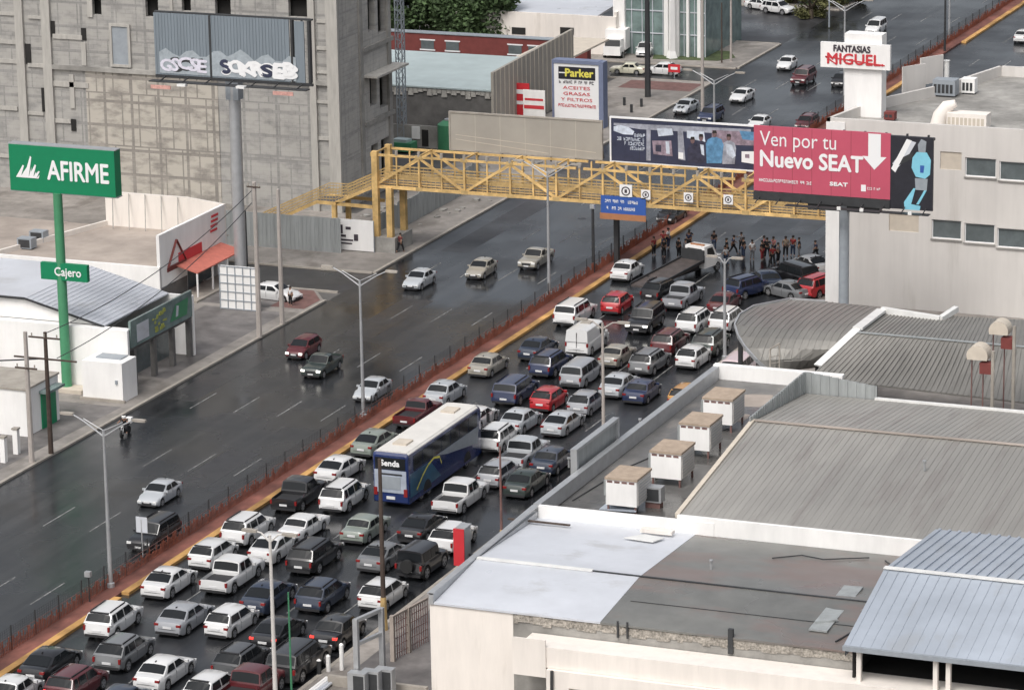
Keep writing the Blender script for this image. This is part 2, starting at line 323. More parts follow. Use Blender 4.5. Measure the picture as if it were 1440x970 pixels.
# ---------------------------------------------------------------- ground, roads, kerbs, markings
struct('ground', MB().quad((-440, -255, -.03), (440, -255, -.03), (440, 890, -.03), (-440, 890, -.03)), 'ground')
struct('road', MB().quad((-14.9, -250, 0), (23.4, -250, 0), (23.4, 880, 0), (-14.9, 880, 0)), 'asphalt')
mb = MB(); mb.quad((-120, 79.2, -.004), (-14.9, 79.2, -.004), (-14.9, 86.2, -.004), (-120, 86.2, -.004)); mb.quad((-120, 178.5, -.004), (-14.9, 178.5, -.004), (-14.9, 187, -.004), (-120, 187, -.004)); mb.quad((-140, 203.5, -.004), (-14.9, 203.5, -.004), (-14.9, 227, -.004), (-140, 227, -.004))
struct('side_street', mb, 'asphalt_patch')
mb = MB()
for x in (-11, -7.3, -3.65, 0.05):
    for k in range(-8, 40):
        y = -.4 + 15 * k
        if x == -11 and k % 3: continue
        if x == .05 and k == 1: continue
        mb.quad((x - .06, y - 2.3, .004), (x + .06, y - 2.3, .004), (x + .06, y + 2.3, .004), (x - .06, y + 2.3, .004))
for x in (9.35, 13.0, 16.6, 20.1):
    for k in range(-8, 40):
        y = 3.5 + 15 * k; mb.quad((x - .06, y - 2.3, .004), (x + .06, y - 2.3, .004), (x + .06, y + 2.3, .004), (x - .06, y + 2.3, .004))
struct('lane_markings', mb, 'marking')
# tar-filled cracks and repair patches, each a sheet above the road
mb = MB()
for x0, x1, y0, y1 in ((-9, -6.2, 66, 79), (-14.2, -11.6, 44, 58), (8, 10.8, 108, 128), (-3.2, -.6, 24, 33), (14.5, 17, 112, 140), (-12.8, -10.2, 96, 120), (18.3, 21.3, 104, 130), (-6.4, -4, 132, 160)):
    mb.quad((x0, y0, .003), (x1, y0, .003), (x1, y1, .003), (x0, y1, .003))
struct('road_patches', mb, 'asphalt_patch')
mh = MB()
for x, y in ((-8.8, 30), (-1.9, 62), (-12.4, 88), (-5.2, 112), (11.2, 104), (-9.6, 6), (18.6, 118), (-13.6, 52)):
    mh.add([(x + .38 * math.cos(k * .5236), y + .38 * math.sin(k * .5236), .006) for k in range(12)], [tuple(range(12))])
struct('manhole_covers', mh, 'steel_dk')
pv = MB()
for a, b, c, d in ((-120, -15.2, -250, 72), (-120, -15.2, 86.5, 107), (-26, -15.2, 107, 178.2), (-60, -15.2, 187.3, 203.2), (-200, -15.2, 227.3, 600), (23.7, 60, -250, 880)): pv.box(a, b, c, d, -.1, .13)
pv.prism([(-24, 72), (-15.2, 72), (-15.2, 76), (-17.2, 78.9), (-24, 78.9)], -.1, .13)
struct('pavement', pv, 'pave')
kb = MB()
for a, b in ((-250, 76), (86.4, 178), (187.5, 203), (227.5, 600)): kb.box(-15.2, -14.9, a, b, -.1, .15)
for y in (79.0, 86.3, 178.2, 187.1, 203.2, 227.1): kb.box(-60, -15.2, y - .12, y + .12, -.1, .15)
kb.box(23.4, 23.7, -250, 880, -.1, .15)
struct('kerb', kb, 'kerb')
struct('parking_apron', MB().box(-24, -16.4, 49, 71, .1, .134), 'pave_dark')
struct('forecourt', MB().prism([(-30, 20), (-16.8, 20), (-16.0, 40.5), (-30, 40.5)], .1, .134), 'pave_dark')
struct('side_lot', MB().box(-40, -18.5, 72, 78.6, .1, .135), 'pave_dark')
struct('paver_corner', MB().prism([(-18.6, 72.5), (-15.4, 72.5), (-15.4, 75.8), (-17.3, 78.6), (-18.6, 78.6)], .1, .136), 'pave_red')
struct('planting_strip', MB().box(-24, -15.6, 172.5, 177, .1, .136), 'pave_red')
gr = MB(); gr.prism([(-26, 189.5), (-18.5, 190.5), (-17.2, 193), (-19, 196.5), (-28, 196.5)], .1, .17)
struct('lawn', gr, 'grass')
struct('verge', MB().prism([(-21, 229), (-15.6, 229), (-15.6, 330), (-30, 330)], .1, .17), 'grass')
struct('yard', MB().box(25.2, 31.3, -9.5, 6, .1, .15), 'pave_dark')
# median: red strip with a kerb, orange edge
md = MB().box(3.3, 4.75, -250, 880, -.1, .17); struct('median', md, 'med_red')
md = MB()
for k in range(-25, 88):
    a = k * 10
    if k in (20,): continue
    md.box(4.75, 5.3, a + (.0 if k % 4 else 1.0), a + 10, -.1, .2)
struct('median_edge', md, 'med_orange')

# ---------------------------------------------------------------- median fence
ft = thing('median_fence', 'low rust-stained wire fence with dark posts running along the red painted median', 'fence', (3.45, 0, .17))
rl = MB()
for z in (.35, .62, .9): rl.bar((3.45, -45, z + .17), (3.45, 262, z + .17), .035)
part('rail', rl, 'rust', ft)
ws = MB()
for k in range(0, 1100):
    y = -45 + k * .28; ws.bar((3.45, y, .17), (3.45, y, 1.7), .014)
for k in range(5): ws.bar((3.45, -45, 1.05 + k * .16), (3.45, 262, 1.05 + k * .16), .012)
part('mesh_panel', ws, 'steel_dk', ft)
rs = MB()
_fr = random.Random(8)
for k in range(1500):
    y = -45 + k * .205; rs.bar((3.5, y, .17), (3.5, y, .17 + _fr.uniform(.35, .95)), .055)
part('bars', rs, 'rust_red', ft)
for k in range(99):
    y = -42 + k * 3.08; part('post', MB().box(3.42, 3.49, y - .035, y + .035, .1, 1.8), 'steel_dk', ft)

# ---------------------------------------------------------------- unfinished concrete tower
BY = 107.0; bx = VY(478, 300, BY)[0]
tb = thing('concrete_building', 'unfinished grey concrete block tower filling the upper left corner', 'building', (bx - 12, BY, 0))
L0 = -95.0
def wy(px, py, y=BY): return VY(px, py, y)
holes = []
def hole_px(x0, y0, x1, y1, y=BY):
    a = wy(x0, y1, y); b = wy(x1, y0, y); return (a[0] - L0, b[0] - L0, a[1], b[1])
for q in ((130, 0, 142, 21), (205, 0, 222, 24), (256, 0, 268, 16), (303, 0, 324, 24), (406, 0, 436, 24), (94, 297, 124, 310)): holes.append(hole_px(*q))
zt = 27.0
holes = [(a, b, c, min(d if d < 21.6 else 23.6, zt - .5)) for a, b, c, d in holes]
part('front_wall', MB().wall((L0, BY), (bx, BY), 0, zt + 8, holes, .5, (0, 1, 0)), 'block_x', tb)
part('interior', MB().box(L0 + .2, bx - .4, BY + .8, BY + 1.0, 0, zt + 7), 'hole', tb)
tn = MB(); a = wy(130, 318, BY - .06); b = wy(305, 105, BY - .06)
tn.box(a[0], b[0], BY - .06, BY + .01, a[1], b[1]); part('plastered_field', tn, 'block_tan', tb)
# slab edges, columns and mortar joints standing proud
sl = MB()
for py in (100,):
    z = wy(200, py)[1]; sl.box(wy(72, 90)[0], bx + .15, BY - .28, BY + .1, z - .3, z + .12)
z2 = wy(200, 30)[1]
part('slab_edge', sl, 'conc', tb)
for px0, px1 in ((27, 38), (64, 76), (437, 446), (462, 478)):
    a = wy(px0, 120)[0]; b = wy(px1, 120)[0]; part('column', MB().box(a, b, BY - .3, BY + .1, 0, zt + 8), 'conc_lt', tb)
r2 = random.Random(3)
st = MB()
for px0, py0, px1, py1 in ((75, 50, 116, 54), (75, 117, 125, 121), (100, 105, 104, 152), (75, 168, 100, 172), (40, 23, 62, 26), (40, 90, 62, 94), (40, 158, 62, 161), (0, 57, 25, 61), (0, 84, 25, 88), (0, 150, 25, 154), (0, 18, 25, 21), (116, 60, 121, 92), (124, 0, 130, 24), (0, 218, 25, 221), (240, 0, 243, 24), (446, 28, 462, 32), (446, 66, 462, 70), (446, 100, 462, 103), (446, 142, 462, 145), (440, 193, 470, 196)):
    a = wy(px0, py1); b = wy(px1, py0); st.box(a[0], b[0], BY - .14, BY + .01, a[1], b[1])
part('plaster_band', st, 'conc_lt', tb)
wn = MB(); a = wy(160, 90); b = wy(180, 38); wn.box(a[0], b[0], BY - .10, BY - .02, a[1], b[1])
fr = MB()
for s_ in ((a[0] - .25, a[0], a[1] - .25, b[1] + .25), (b[0], b[0] + .25, a[1] - .25, b[1] + .25), (a[0], b[0], a[1] - .25, a[1]), (a[0], b[0], b[1], b[1] + .25)): fr.box(s_[0], s_[1], BY - .22, BY, s_[2], s_[3])
wi = part('window', wn, 'steel_gr', tb, 'grey sheet-covered window'); part('frame', fr, 'conc_lt', wi)
for px, py0, py1 in ((74, 30, 52), (118, 40, 57), (40, 62, 90), (63, 124, 157), (104, 168, 184)):
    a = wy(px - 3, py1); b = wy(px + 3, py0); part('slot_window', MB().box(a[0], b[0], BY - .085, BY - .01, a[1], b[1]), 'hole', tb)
# side wall facing the avenue
SL = 12.6
sh = []
def hx(px0, py0, px1, py1):
    a = VX(px0, py1, bx); b = VX(px1, py0, bx); return (a[0] - BY, b[0] - BY, a[1], b[1])
for z in (1.2, 8.2, 15.4, 22.4):
    sh.append((7.6, 9.2, z + .6, z + 3.8)); sh.append((9.9, 11.9, z, z + 3.9))
part('side_wall', MB().wall((bx, BY), (bx, BY + SL), 0, zt + 8, sh, .6, (-1, 0, 0)), 'block_y', tb)
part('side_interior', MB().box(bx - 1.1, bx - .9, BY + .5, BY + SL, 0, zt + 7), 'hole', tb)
sd = MB()
for z in (.9, 7.4, 14.6, 21.6): sd.box(bx - .1, bx + .25, BY + 6.0, BY + SL + .4, z - .25, z + .15)
for y in (BY + .3, BY + 5.6, BY + 12.2): sd.box(bx - .1, bx + .18, y - .35, y + .35, 0, zt + 8)
part('side_frame', sd, 'conc', tb)
bl = MB(); bl.box(bx - .3, bx + 1.6, BY + 6, BY + SL + .8, 11.9, 12.1); part('balcony_slab', bl, 'conc_lt', tb)
part('rear_wall', MB().box(L0, bx - .3, BY + SL - .3, BY + SL, 0, zt + 8), 'conc', tb)
# rubble lot behind + lattice mast
mx_, my_ = G(566, 205)
t = thing('lattice_mast', 'slim grey lattice mast rising beside the concrete tower', 'mast', (mx_, my_, 0))
m = MB(); H_ = 24
for dx, dy in ((-.35, -.35), (.35, -.35), (.35, .35), (-.35, .35)): m.bar((mx_ + dx, my_ + dy, 0), (mx_ + dx, my_ + dy, H_), .09)
part('leg', m, 'steel_gr', t)
m = MB(); z = 0; c = [(-.35, -.35), (.35, -.35), (.35, .35), (-.35, .35)]
while z < H_ - 1:
    for i in range(4):
        a, b = c[i], c[(i + 1) % 4]; m.bar((mx_ + a[0], my_ + a[1], z), (mx_ + b[0], my_ + b[1], z + 1), .05); m.bar((mx_ + a[0], my_ + a[1], z + 1), (mx_ + b[0], my_ + b[1], z + 1), .05)
    z += 1
part('bracing', m, 'steel_gr', t)
# neighbouring low wall / shed under the left edge of the tower
# ---------------------------------------------------------------- big grey billboard
py_ = 79.0
a = VY(219, 106, py_); b = VY(437, 30, py_); x0, z0, x1, z1 = a[0], a[1] + .1, b[0], b[1]
pc = VY(325, 125, py_)[0]
t = thing('billboard', 'large grey sheet-metal billboard with white graffiti on a tall pale column', 'billboard', (pc, py_ + .6, 0))
part('column', MB().tube([(pc, py_ + .6, 0), (pc, py_ + .6, z0 - .5)], .52, 18), 'galv', t, smooth=True)
part('column_head', MB().box(pc - .6, pc + .6, py_ + .1, py_ + 1.1, z0 - 1.9, z0 - .1), 'steel_gr', t)
pn = MB(); n_ = int((x1 - x0 - 2.2) / .3)
pn.box(x0, x1 - 2.1, py_, py_ + .12, z0, z1)
for k in range(n_): xx = x0 + .15 + k * .3; pn.box(xx - .04, xx + .04, py_ - .035, py_ + .01, z0, z1)
part('panel', pn, 'sheet_bb', t)
part('end_panel', MB().box(x1 - 1.6, x1 - .7, py_ + .02, py_ + .14, z0, z1 - .1), 'sheet_bb', t)
fr = MB(); fr.box(x0, x1, py_ - .05, py_ + .2, z0 - .25, z0 - .02); fr.box(x0, x1, py_ + .13, py_ + .5, z1 - .02, z1 + .12)
for xx in (x1 - .25, x1 - 1.85, x0 + (x1 - x0) * .36): fr.box(xx - .1, xx + .1, py_ + .0 - .06, py_ + .4, z0, z1)
for k in range(7):
    xx = x0 + 1 + k * (x1 - x0 - 2) / 6; fr.bar((xx, py_ + .3, z0), (xx, py_ + .3, z1), .15); fr.bar((xx, py_ + .3, z0 - .1), (xx, py_ - 1.3, z0 - .35), .08)
part('frame', fr, 'steel_dk', t)
part('catwalk', MB().box(x0, x1, py_ - 1.4, py_ - .6, z0 - .42, z0 - .33), 'steel_dk', t)
for k, (px, py) in enumerate(((258, 119), (341, 122))):
    q = VY(px, py, py_ - 1.2); part('floodlight', MB().box(q[0] - .4, q[0] + .4, py_ - 1.7, py_ - 1.2, q[1] - .1, q[1] + .1), 'lamp_w', t)
for px, py in ((228, 122), (400, 131)):
    q = VY(px, py, py_ - 1.2); part('nameplate', MB().box(q[0] - .95, q[0] + .95, py_ - 1.5, py_ - 1.42, q[1] - .16, q[1] + .16), 'nameplate', t)
def scrawl(word, x0_, x1_, z_, hh, bold, seed, m, lb):
    rr = random.Random(seed); n = len(word); st_ = (x1_ - x0_) / n; o = MB(); dk = MB()
    for k, ch in enumerate(word):
        for rep in range(2):
            g = text_mb(ch, hh * rr.uniform(.85, 1.2), (0, 0, 0), bold=bold, depth=.01); an = rr.uniform(-.35, .35); sx = rr.uniform(1.1, 1.8) * st_ / (hh * .62); cx_ = x0_ + (k + .5) * st_ + rr.uniform(-.1, .1); cz_ = z_ + rr.uniform(-.12, .12)
            vs = [(cx_ + (x * math.cos(an) - z * math.sin(an)) * sx, py_ - .06 - .004 * k + .03 * rep * (1 if bold <= .06 else -1) + y * .5, cz_ + x * math.sin(an) + z * math.cos(an)) for x, y, z in g.v]
            (o if rep == 0 or (bold > .06 and k % 4) else dk).add(vs, g.f)
            if bold <= .06: bold2 = .0
    part('graffiti', o, m, t, lb)
    if dk.v: part('graffiti', dk, 'navy' if bold > .06 else 'steel_dk', t, 'dark outlines over the pale graffiti')
MT['spray_pale'] = mat('spray_paint_pale', (.66, .64, .72), .6, var=.15, scale=3); MT['spray_wash'] = mat('spray_wash', (.33, .37, .40), .6, var=.2, scale=2)
WX_ = x1 - x0
wsh = MB(); pts = [(x0 + WX_ * .03, z0 + .15)] + [(x0 + WX_ * (.03 + .87 * k / 20), z0 + 2.0 + .35 * math.sin(k * 1.7) + (.25 if 8 < k < 14 else 0)) for k in range(21)] + [(x0 + WX_ * .9, z0 + .1)]
n_ = len(pts); wsh.add([(x, py_ - .04, z) for x, z in pts], [tuple(range(n_))]); part('graffiti', wsh, 'spray_wash', t, 'thin grey spray wash behind the tags')
scrawl('GSCSE', x0 + WX_ * .05, x0 + WX_ * .33, z0 + .95, 1.5, .05, 4, 'spray_pale', 'pale bubble-letter graffiti')
scrawl('SOKRSEB', x0 + WX_ * .42, x0 + WX_ * .89, z0 + .95, 1.55, .08, 9, 'letter', 'dense white graffiti tag')
# white tiled panel box below
a = VY(311, 445, 70.5); b = VY(363, 378, 70.5)
t = thing('panel_rack', 'white gridded panel board standing in front of the tall grey billboard column', 'panel board', (a[0], 70.5, 0))
part('board', MB().box(a[0], b[0], 70.5, 70.8, max(.14, a[1]), b[1]), 'white', t)
m = MB()
for k in range(6): xx = a[0] + (b[0] - a[0]) * k / 5; m.box(xx - .04, xx + .04, 70.44, 70.5, .13, b[1] + .05)
for k in range(6): zz = .2 + (b[1] - .2) * k / 5; m.box(a[0] - .03, b[0] + .03, 70.45, 70.49, zz - .04, zz + .04)
part('frame', m, 'steel_gr', t)

# ---------------------------------------------------------------- bank sign
sy = 43.5; a = VY(15, 267, sy); b = VY(160, 213, sy)
t = thing('bank_sign', 'large green bank sign with white lettering high on a thick green pole', 'sign', (-22.4, 43.6, 0))
part('pole', MB().tube([(-22.4, 43.6, 0), (-22.4, 43.6, .6), (-22.4, 43.6, a[1])], [.6, .4, .36], 16), 'green_pole', t, smooth=True)
part('board', MB().box(a[0], b[0], sy, sy + 1.0, a[1], b[1]), 'green', t)
part('rim', MB().box(a[0] - .08, b[0] + .08, sy + .06, sy + .94, a[1] - .08, a[1] - .003).box(a[0] - .08, b[0] + .08, sy + .06, sy + .94, b[1] + .003, b[1] + .08), 'galv', t)
cxs, czs = (a[0] + b[0]) / 2, (a[1] + b[1]) / 2
part('lettering', text_mb('AFIRME', 2.15, (cxs + 1.42, sy - .02, czs - .1), bold=.04, width=5.3), 'letter', t)
lg = MB()
for k, (dx, hh) in enumerate(((0, 1.0), (.42, .85), (.8, 1.75), (1.25, 1.1), (1.6, .6))):
    X = cxs - 4.05 + dx * .86; Z = czs - .75; y = sy - .02 - .004 * k
    lg.add([(X, y, Z), (X + .42, y, Z), (X + .75, y, Z + hh * .93), (X + .65, y, Z + hh)], [(0, 1, 2, 3)]); lg.add([(X + .42, y, Z), (X + .62, y, Z + .0), (X + .72, y, Z + hh * .5)], [(0, 1, 2)])
part('emblem', lg, 'letter', t)
a = VY(60, 391, sy); b = VY(124, 373, sy)
cj = part('small_board', MB().box(a[0], b[0], sy - .25, sy + .15, a[1], b[1]), 'green', t)
part('lettering', text_mb('Cajero', .95, ((a[0] + b[0]) / 2 + .35, sy - .27, (a[1] + b[1]) / 2), bold=.015, width=2.3), 'letter', cj)
single('planter_base', MB().prism([(-24.4, 42.6), (-20.6, 42.6), (-20.4, 44.1), (-24.2, 44.1)], .1, .45), 'cream_dk', 'low tan masonry footing around the foot of the green sign pole', 'planter', (-22.4, 43, .1))

MT['spray_yel'] = mat('dull_yellow_print', (.34, .36, .08), .6, var=.4, scale=3)
# ---------------------------------------------------------------- bank building
t = thing('bank_building', 'white walled bank with pale metal gable roof behind the green sign pole', 'building', (-26, 50, 0))
wl = MB().wall((-45, 44.2), (-17.2, 44.2), 0, 5.15, (), .2, (0, 1, 0))
part('wall', wl, 'white', t)
gb = MB(); gz = [(-45, 5.16), (-45, 6.9), (-28.3, 6.9), (-26.6, 6.9), (-19.8, 5.16)]
P_ = [(x, 45.2, z) for x, z in gz]; gb.add(P_ + [(x, 45.5, z) for x, z in gz], [(0, 4, 3, 2, 1), (5, 6, 7, 8, 9), (1, 2, 7, 6), (2, 3, 8, 7), (3, 4, 9, 8)])
part('gable', gb, 'white', t)
part('shelf', MB().box(-45, -17.4, 44.45, 45.2, 5.0, 5.1), 'white', t)
rf = MB(); rf.slab([[(-45, 45.0, 6.95), (-28.3, 45.0, 6.95), (-26.5, 45.0, 6.9), (-19.6, 45.0, 5.2)], [(-45, 56, 6.95), (-28.3, 56, 6.95), (-26.5, 56, 6.9), (-19.6, 56, 5.2)]], .12)
for k in range(16): x = -26.4 + k * .43; z = 6.92 - (x + 26.5) * .248; rf.box(x - .02, x + .02, 45.02, 55.9, z - .1, z + .02)
part('roof', rf, 'roof_pale', t)
part('eave', MB().box(-45, -26.6, 44.9, 45.0, 6.75, 6.93).bar((-26.6, 44.95, 6.85), (-19.6, 44.95, 5.12), .1, .15), 'steel_dk', t)
part('side_wall', MB().wall((-17.6, 44.45), (-17.6, 56), 3.2, 3.7, (), .2, (-1, 0, 0)), 'conc_dk', t)
for y in (46, 49.4, 52.6, 55.6): part('column', MB().box(-17.9, -17.5, y - .2, y + .2, 0, 3.2), 'conc_dk', t)
part('shopfront', MB().box(-19.6, -19.4, 44.5, 56, 0, 3.2), 'wglass', t)
part('rear_wall', MB().box(-45, -17.5, 56.02, 56.3, 0, 5.1), 'white', t)
ad = part('sign_board', MB().box(-17.5, -17.3, 45.0, 55.6, 3.55, 5.7), 'gglass', t, 'dark green advertising fascia')
part('picture', MB().prism([(-17.3, 46), (-17.28, 46), (-17.28, 48), (-17.3, 48)], 3.8, 5.2), 'roof_pale', ad)
pt = MB()
for i in range(22): y = 48.4 + r2.random() * 2.4; z = 3.75 + r2.random() * 1.4; pt.box(-17.3, -17.27 + i * .001, y, y + r2.uniform(.15, .5), z, z + r2.uniform(.08, .3))
part('picture', pt, 'spray_yel', ad)
part('picture', MB().add([(-17.27, 51.6, 4.0), (-17.27, 54.6, 3.95), (-17.27, 54.9, 5.3), (-17.27, 52.6, 5.2)], [(0, 1, 2, 3)]), 'green_pole', ad); part('picture', MB().add([(-17.26, 52.6, 4.2), (-17.26, 53.0, 4.2), (-17.26, 53.2, 5.0), (-17.26, 52.8, 5.1)], [(0, 1, 2, 3)]), 'roof_pale', ad)
bxm = MB().box(-19.9, -16.4, 41.6, 44.0, .1, 3.25); t = thing('cash_machine_cabin', 'small white windowless cabin attached in front of the white bank wall', 'cabin', (-18.1, 42.8, .1))
part('wall', bxm, 'white', t); part('roof_cap', MB().box(-19.2, -17.0, 42.6, 43.8, 3.253, 3.36), 'steel_gr', t); part('plinth', MB().box(-20.1, -16.2, 41.4, 41.595, .1, .35), 'kerb', t)
part('vent', MB().box(-17.0, -16.8, 41.5, 41.597, 1.6, 1.9), 'steel_gr', t)
# low white kiosk building, lower left
t = thing('kiosk_building', 'low white building with a narrow green doorway at the left edge', 'building', (-22, 33, 0))
a = VX(100, 640, -19.0)
part('wall', MB().box(-40, -18.9, 31.0, 36.0, 0, 3.7), 'white', t)
part('roof_edge', MB().box(-40, -18.8, 30.9, 36.1, 3.703, 3.85), 'kerb', t)
part('door', MB().box(-18.897, -18.8, 33.2, 35.4, .1, 2.9), 'green', t, 'dark green glazed doorway')
part('awning', MB().box(-18.897, -18.1, 33.0, 35.6, 2.95, 3.15), 'gglass', t)
part('window', MB().box(-23.5, -22.6, 30.9, 30.995, 1.2, 2.5), 'wglass', t)
for px, py, lb in ((6, 652, 'thick white square bollard nearest the left edge beside the low white building'), (24, 640, 'thick white square bollard closest to the pale pole at the left')):
    x, y = G(px, py); tt = thing('bollard', lb, 'bollard', (x, y, .1), 'white bollards by the low white building')
    part('shaft', MB().box(x - .2, x + .2, y - .2, y + .2, .1, 2.0), 'white', tt); part('cap', MB().box(x - .25, x + .25, y - .25, y + .25, 2.003, 2.12), 'kerb', tt)

# ---------------------------------------------------------------- shop with red canopy
SX, SY0 = -27.6, 70.0
t = thing('corner_shop', 'white flat-roofed shop with a red triangle emblem and red awning', 'shop', (-35, 76, 0))
part('facade', MB().wall((SX, SY0), (SX, 82.5), 0, 6.2, [(5.0, 10.8, .1, 2.7)], .5, (-1, 0, 0)), 'white', t)
part('dark_base', MB().box(SX + .002, SX + .03, SY0, SY0 + 4.9, 0, 1.6), 'conc_dk', t)
part('shop_window', MB().box(SX - .7, SX - .55, 74.8, 81, .1, 2.8), 'wglass', t)
fz = wl = MB().wall((-50, 69.8), (SX, 69.8), 0, 3.45, (), .25, (0, 1, 0)); part('wall', fz, 'white', t)
part('roof', MB().quad((-50, 70.05, 3.1), (SX - .3, 70.05, 3.1), (SX - .3, 84, 3.1), (-50, 84, 3.1)), 'roof_earth', t)
bw = MB(); pts = [VY(148, 280, 84.0)[0], VY(262, 283, 84.0)[0]]
bw.wall((pts[0], 84), (pts[1], 84), 0, 6.2, (), .2, (0, 1, 0)); bw.wall((pts[1], 84), (SX, 82.5), 0, 6.2, (), .2, (0, 1, 0)); part('back_wall', bw, 'cream', t)
sp = MB()
for k in range(5): x = pts[0] + (pts[1] - pts[0]) * (k + .5) / 5; sp.bar((x, 83.9, 6.2), (x + .5, 82.8, 3.15), .08)
part('prop', sp, 'conc', t)
part('side_parapet', MB().bar((pts[0], 84, 3.3), (-44, 70, 3.3), .25, .5), 'cream', t)
em = MB(); ey, ez = 72.9, 4.0; X = SX + .03
for (p, q) in (((ey - 1.6, ez - .9), (ey + 1.7, ez - .9)), ((ey + 1.7, ez - .9), (ey + .1, ez + 1.2)), ((ey + .1, ez + 1.2), (ey - 1.6, ez - .9))): em.bar((X, p[0], p[1]), (X, q[0], q[1]), .06, .34, up=(1, 0, 0))
em.box(X - .02, X + .05, ey - 1.7, ey + 1.8, ez - 1.3, ez - .95)
part('emblem', em, 'brick_red', t, 'dark red outlined triangle emblem')
part('fascia', MB().box(SX + .01, SX + .08, 73.4, 77.8, 3.0, 3.9), 'letter_red', t)
e2 = MB()
for k in range(4): e2.box(SX + .01, SX + .06, 79.6 + k * .1, 80.9 + k * .1, 4.3 + k * .42, 4.5 + k * .42)
part('lettering', e2, 'letter_red', t)
aw = part('awning', MB().slab([[(SX + .02, 72.8, 3.0), (SX + .02, 81.6, 3.0)], [(SX + 2.1, 72.8, 2.45), (SX + 2.1, 81.6, 2.45)]], .1), 'letter_red', t, 'red sloped awning'); aw.data.materials[0] = mat('awning_cloth', (.52, .16, .12), .8, var=.15)
for y in (72.9, 75.8, 78.7, 81.5): part('post', MB().box(SX + 1.95, SX + 2.08, y - .07, y + .07, 0, 2.4), 'white', t)
part('step', MB().box(SX + .1, SX + 2.6, 71.5, 82.5, .1, .3), 'kerb', t)
# tan low building further left, with two roof coolers
t = thing('low_tan_building', 'low tan roofed building left of the white shop', 'building', (-52, 80, 0))
part('wall', MB().box(-75, -44.2, 66, 84, 0, 3.0), 'cream', t); part('roof', MB().box(-75.1, -44.1, 65.9, 84.1, 3.003, 3.12), 'roof_earth', t)
for px, py in ((38, 348), (55, 338)):
    x, y = G(px, py, 3.2); tt = thing('air_conditioner', 'grey rooftop air conditioner on the low tan roof, %s one of two' % ('left' if px < 50 else 'right'), 'air conditioner', (x, y, 3.12), 'air conditioners on the tan roof')
    part('casing', MB().box(x - .7, x + .7, y - .5, y + .5, 3.2, 4.1), 'steel_gr', tt); part('grille', MB().box(x - .55, x + .55, y - .52, y - .503, 3.3, 4.0), 'steel_dk', tt); part('foot', MB().box(x - .6, x + .6, y - .4, y + .4, 3.12, 3.2), 'steel_dk', tt)

# ---------------------------------------------------------------- footbridge
t = thing('footbridge', 'yellow steel truss footbridge spanning the avenue with stairs at its left end', 'bridge', (-17.5, 95.2, 0))
XL, XR, Y0, Y1, ZB, ZT = -18.2, 25.6, 94.0, 97.0, 6.05, 8.95
tr = MB(); nb = 8; bw_ = (XR - XL) / nb * 1.0
for y in (Y0, Y1):
    for k, (p, q) in enumerate(((XL, 1.2), (1.9, 11.4), (12.0, 15.9), (16.5, XR))): tr.bar((p, y, ZT - .0), (q, y, ZT), .16, .2)
    tr.bar((XL, y, ZB), (XR, y, ZB), .2, .28)
part('chord', tr, 'yellow', t)
nseg = 10; stp = (XR - XL) / nseg
for k in range(nseg):
    a, b = XL + k * stp, XL + (k + 1) * stp
    for y in (Y0, Y1):
        d = MB()
        if k % 2 == 0: d.bar((a, y, ZB + .05), (b, y, ZT - .05), .14, .22)
        else: d.bar((a, y, ZT - .05), (b, y, ZB + .05), .14, .22)
        part('diagonal', d, 'yellow', t)
    for y in (Y0, Y1):
        part('upright', MB().bar((a, y, ZB), (a, y, ZT), .17), 'yellow', t); part('upright', MB().bar(((a + b) / 2, y, ZB), ((a + b) / 2, y, ZT), .12), 'yellow', t)
    for zz in (ZB, ZT): part('gusset', MB().box(a - .32, a + .32, Y0 - .115, Y0 - .10, zz - .16, zz + .2), 'yellow_dk', t)
    part('crossbeam', MB().bar((a, Y0, ZT + .1), (a, Y1, ZT + .1), .12), 'yellow', t); part('crossbeam', MB().bar((a, Y0 - .1, ZB), (a, Y1 + .1, ZB), .16), 'yellow', t)
part('deck', MB().box(XL, XR, Y0 + .12, Y1 - .12, ZB - .05, ZB + .08), 'conc_dk', t)
rl = MB()
for y in (Y0 + .25, Y1 - .25):
    for z in (.28, .52, .76, 1.0, 1.3): rl.bar((XL, y, ZB + z), (XR, y, ZB + z), .04, .13)
    k = XL
    while k < XR: rl.bar((k, y, ZB), (k, y, ZB + 1.35), .035); k += .45
part('railing', rl, 'yellow_dk', t)
for i in range(18):
    x = XL + stp * .5 * (i + 1)
    if x > XR - 1: break
    part('top_stub', MB().tube([(x, Y0, ZT + .08), (x, Y0, ZT + .5)], .15, 8), 'kerb', t)
# main tower and stair tower
for x in (-18.05, -16.7):
    for y in (93.9, 96.9): part('tower_column', MB().box(x - .27, x + .27, y - .27, y + .27, 1.4, 9.3 if x < -17.5 else ZB), 'yellow', t)
part('tower_base', MB().box(-18.6, -16.1, 93.4, 97.4, 0, 1.5), 'conc', t, 'worn grey concrete plinth')
for y in (93.9, 96.9): part('stair_column', MB().box(-22.4, -22.0, y - .2, y + .2, 0, 4.15), 'yellow', t)
sg = MB()
for y in (94.0, 96.8):
    sg.bar((XL, y, ZB), (-22.1, y, 4.25), .14, .3); sg.bar((-18.5, y, 4.1), (-24.0, y, 4.2), .14, .3); sg.bar((-24.0, y, 4.2), (-32.6, y, .1), .14, .3)
part('stringer', sg, 'yellow', t)
stf = MB()
for k in range(12): f = k / 12; x = XL - f * 3.9; z = ZB - f * 1.85; stf.box(x - .34, x, 94.1, 96.7, z - .06, z)
for k in range(26): f = k / 26; x = -24 - f * 8.6; z = 4.2 - f * 4.1; stf.box(x - .34, x, 94.1, 96.7, z - .06, z)
stf.box(-24, -22.1, 94.1, 96.7, 4.12, 4.2); part('step', stf, 'conc_dk', t)
sr_ = MB()
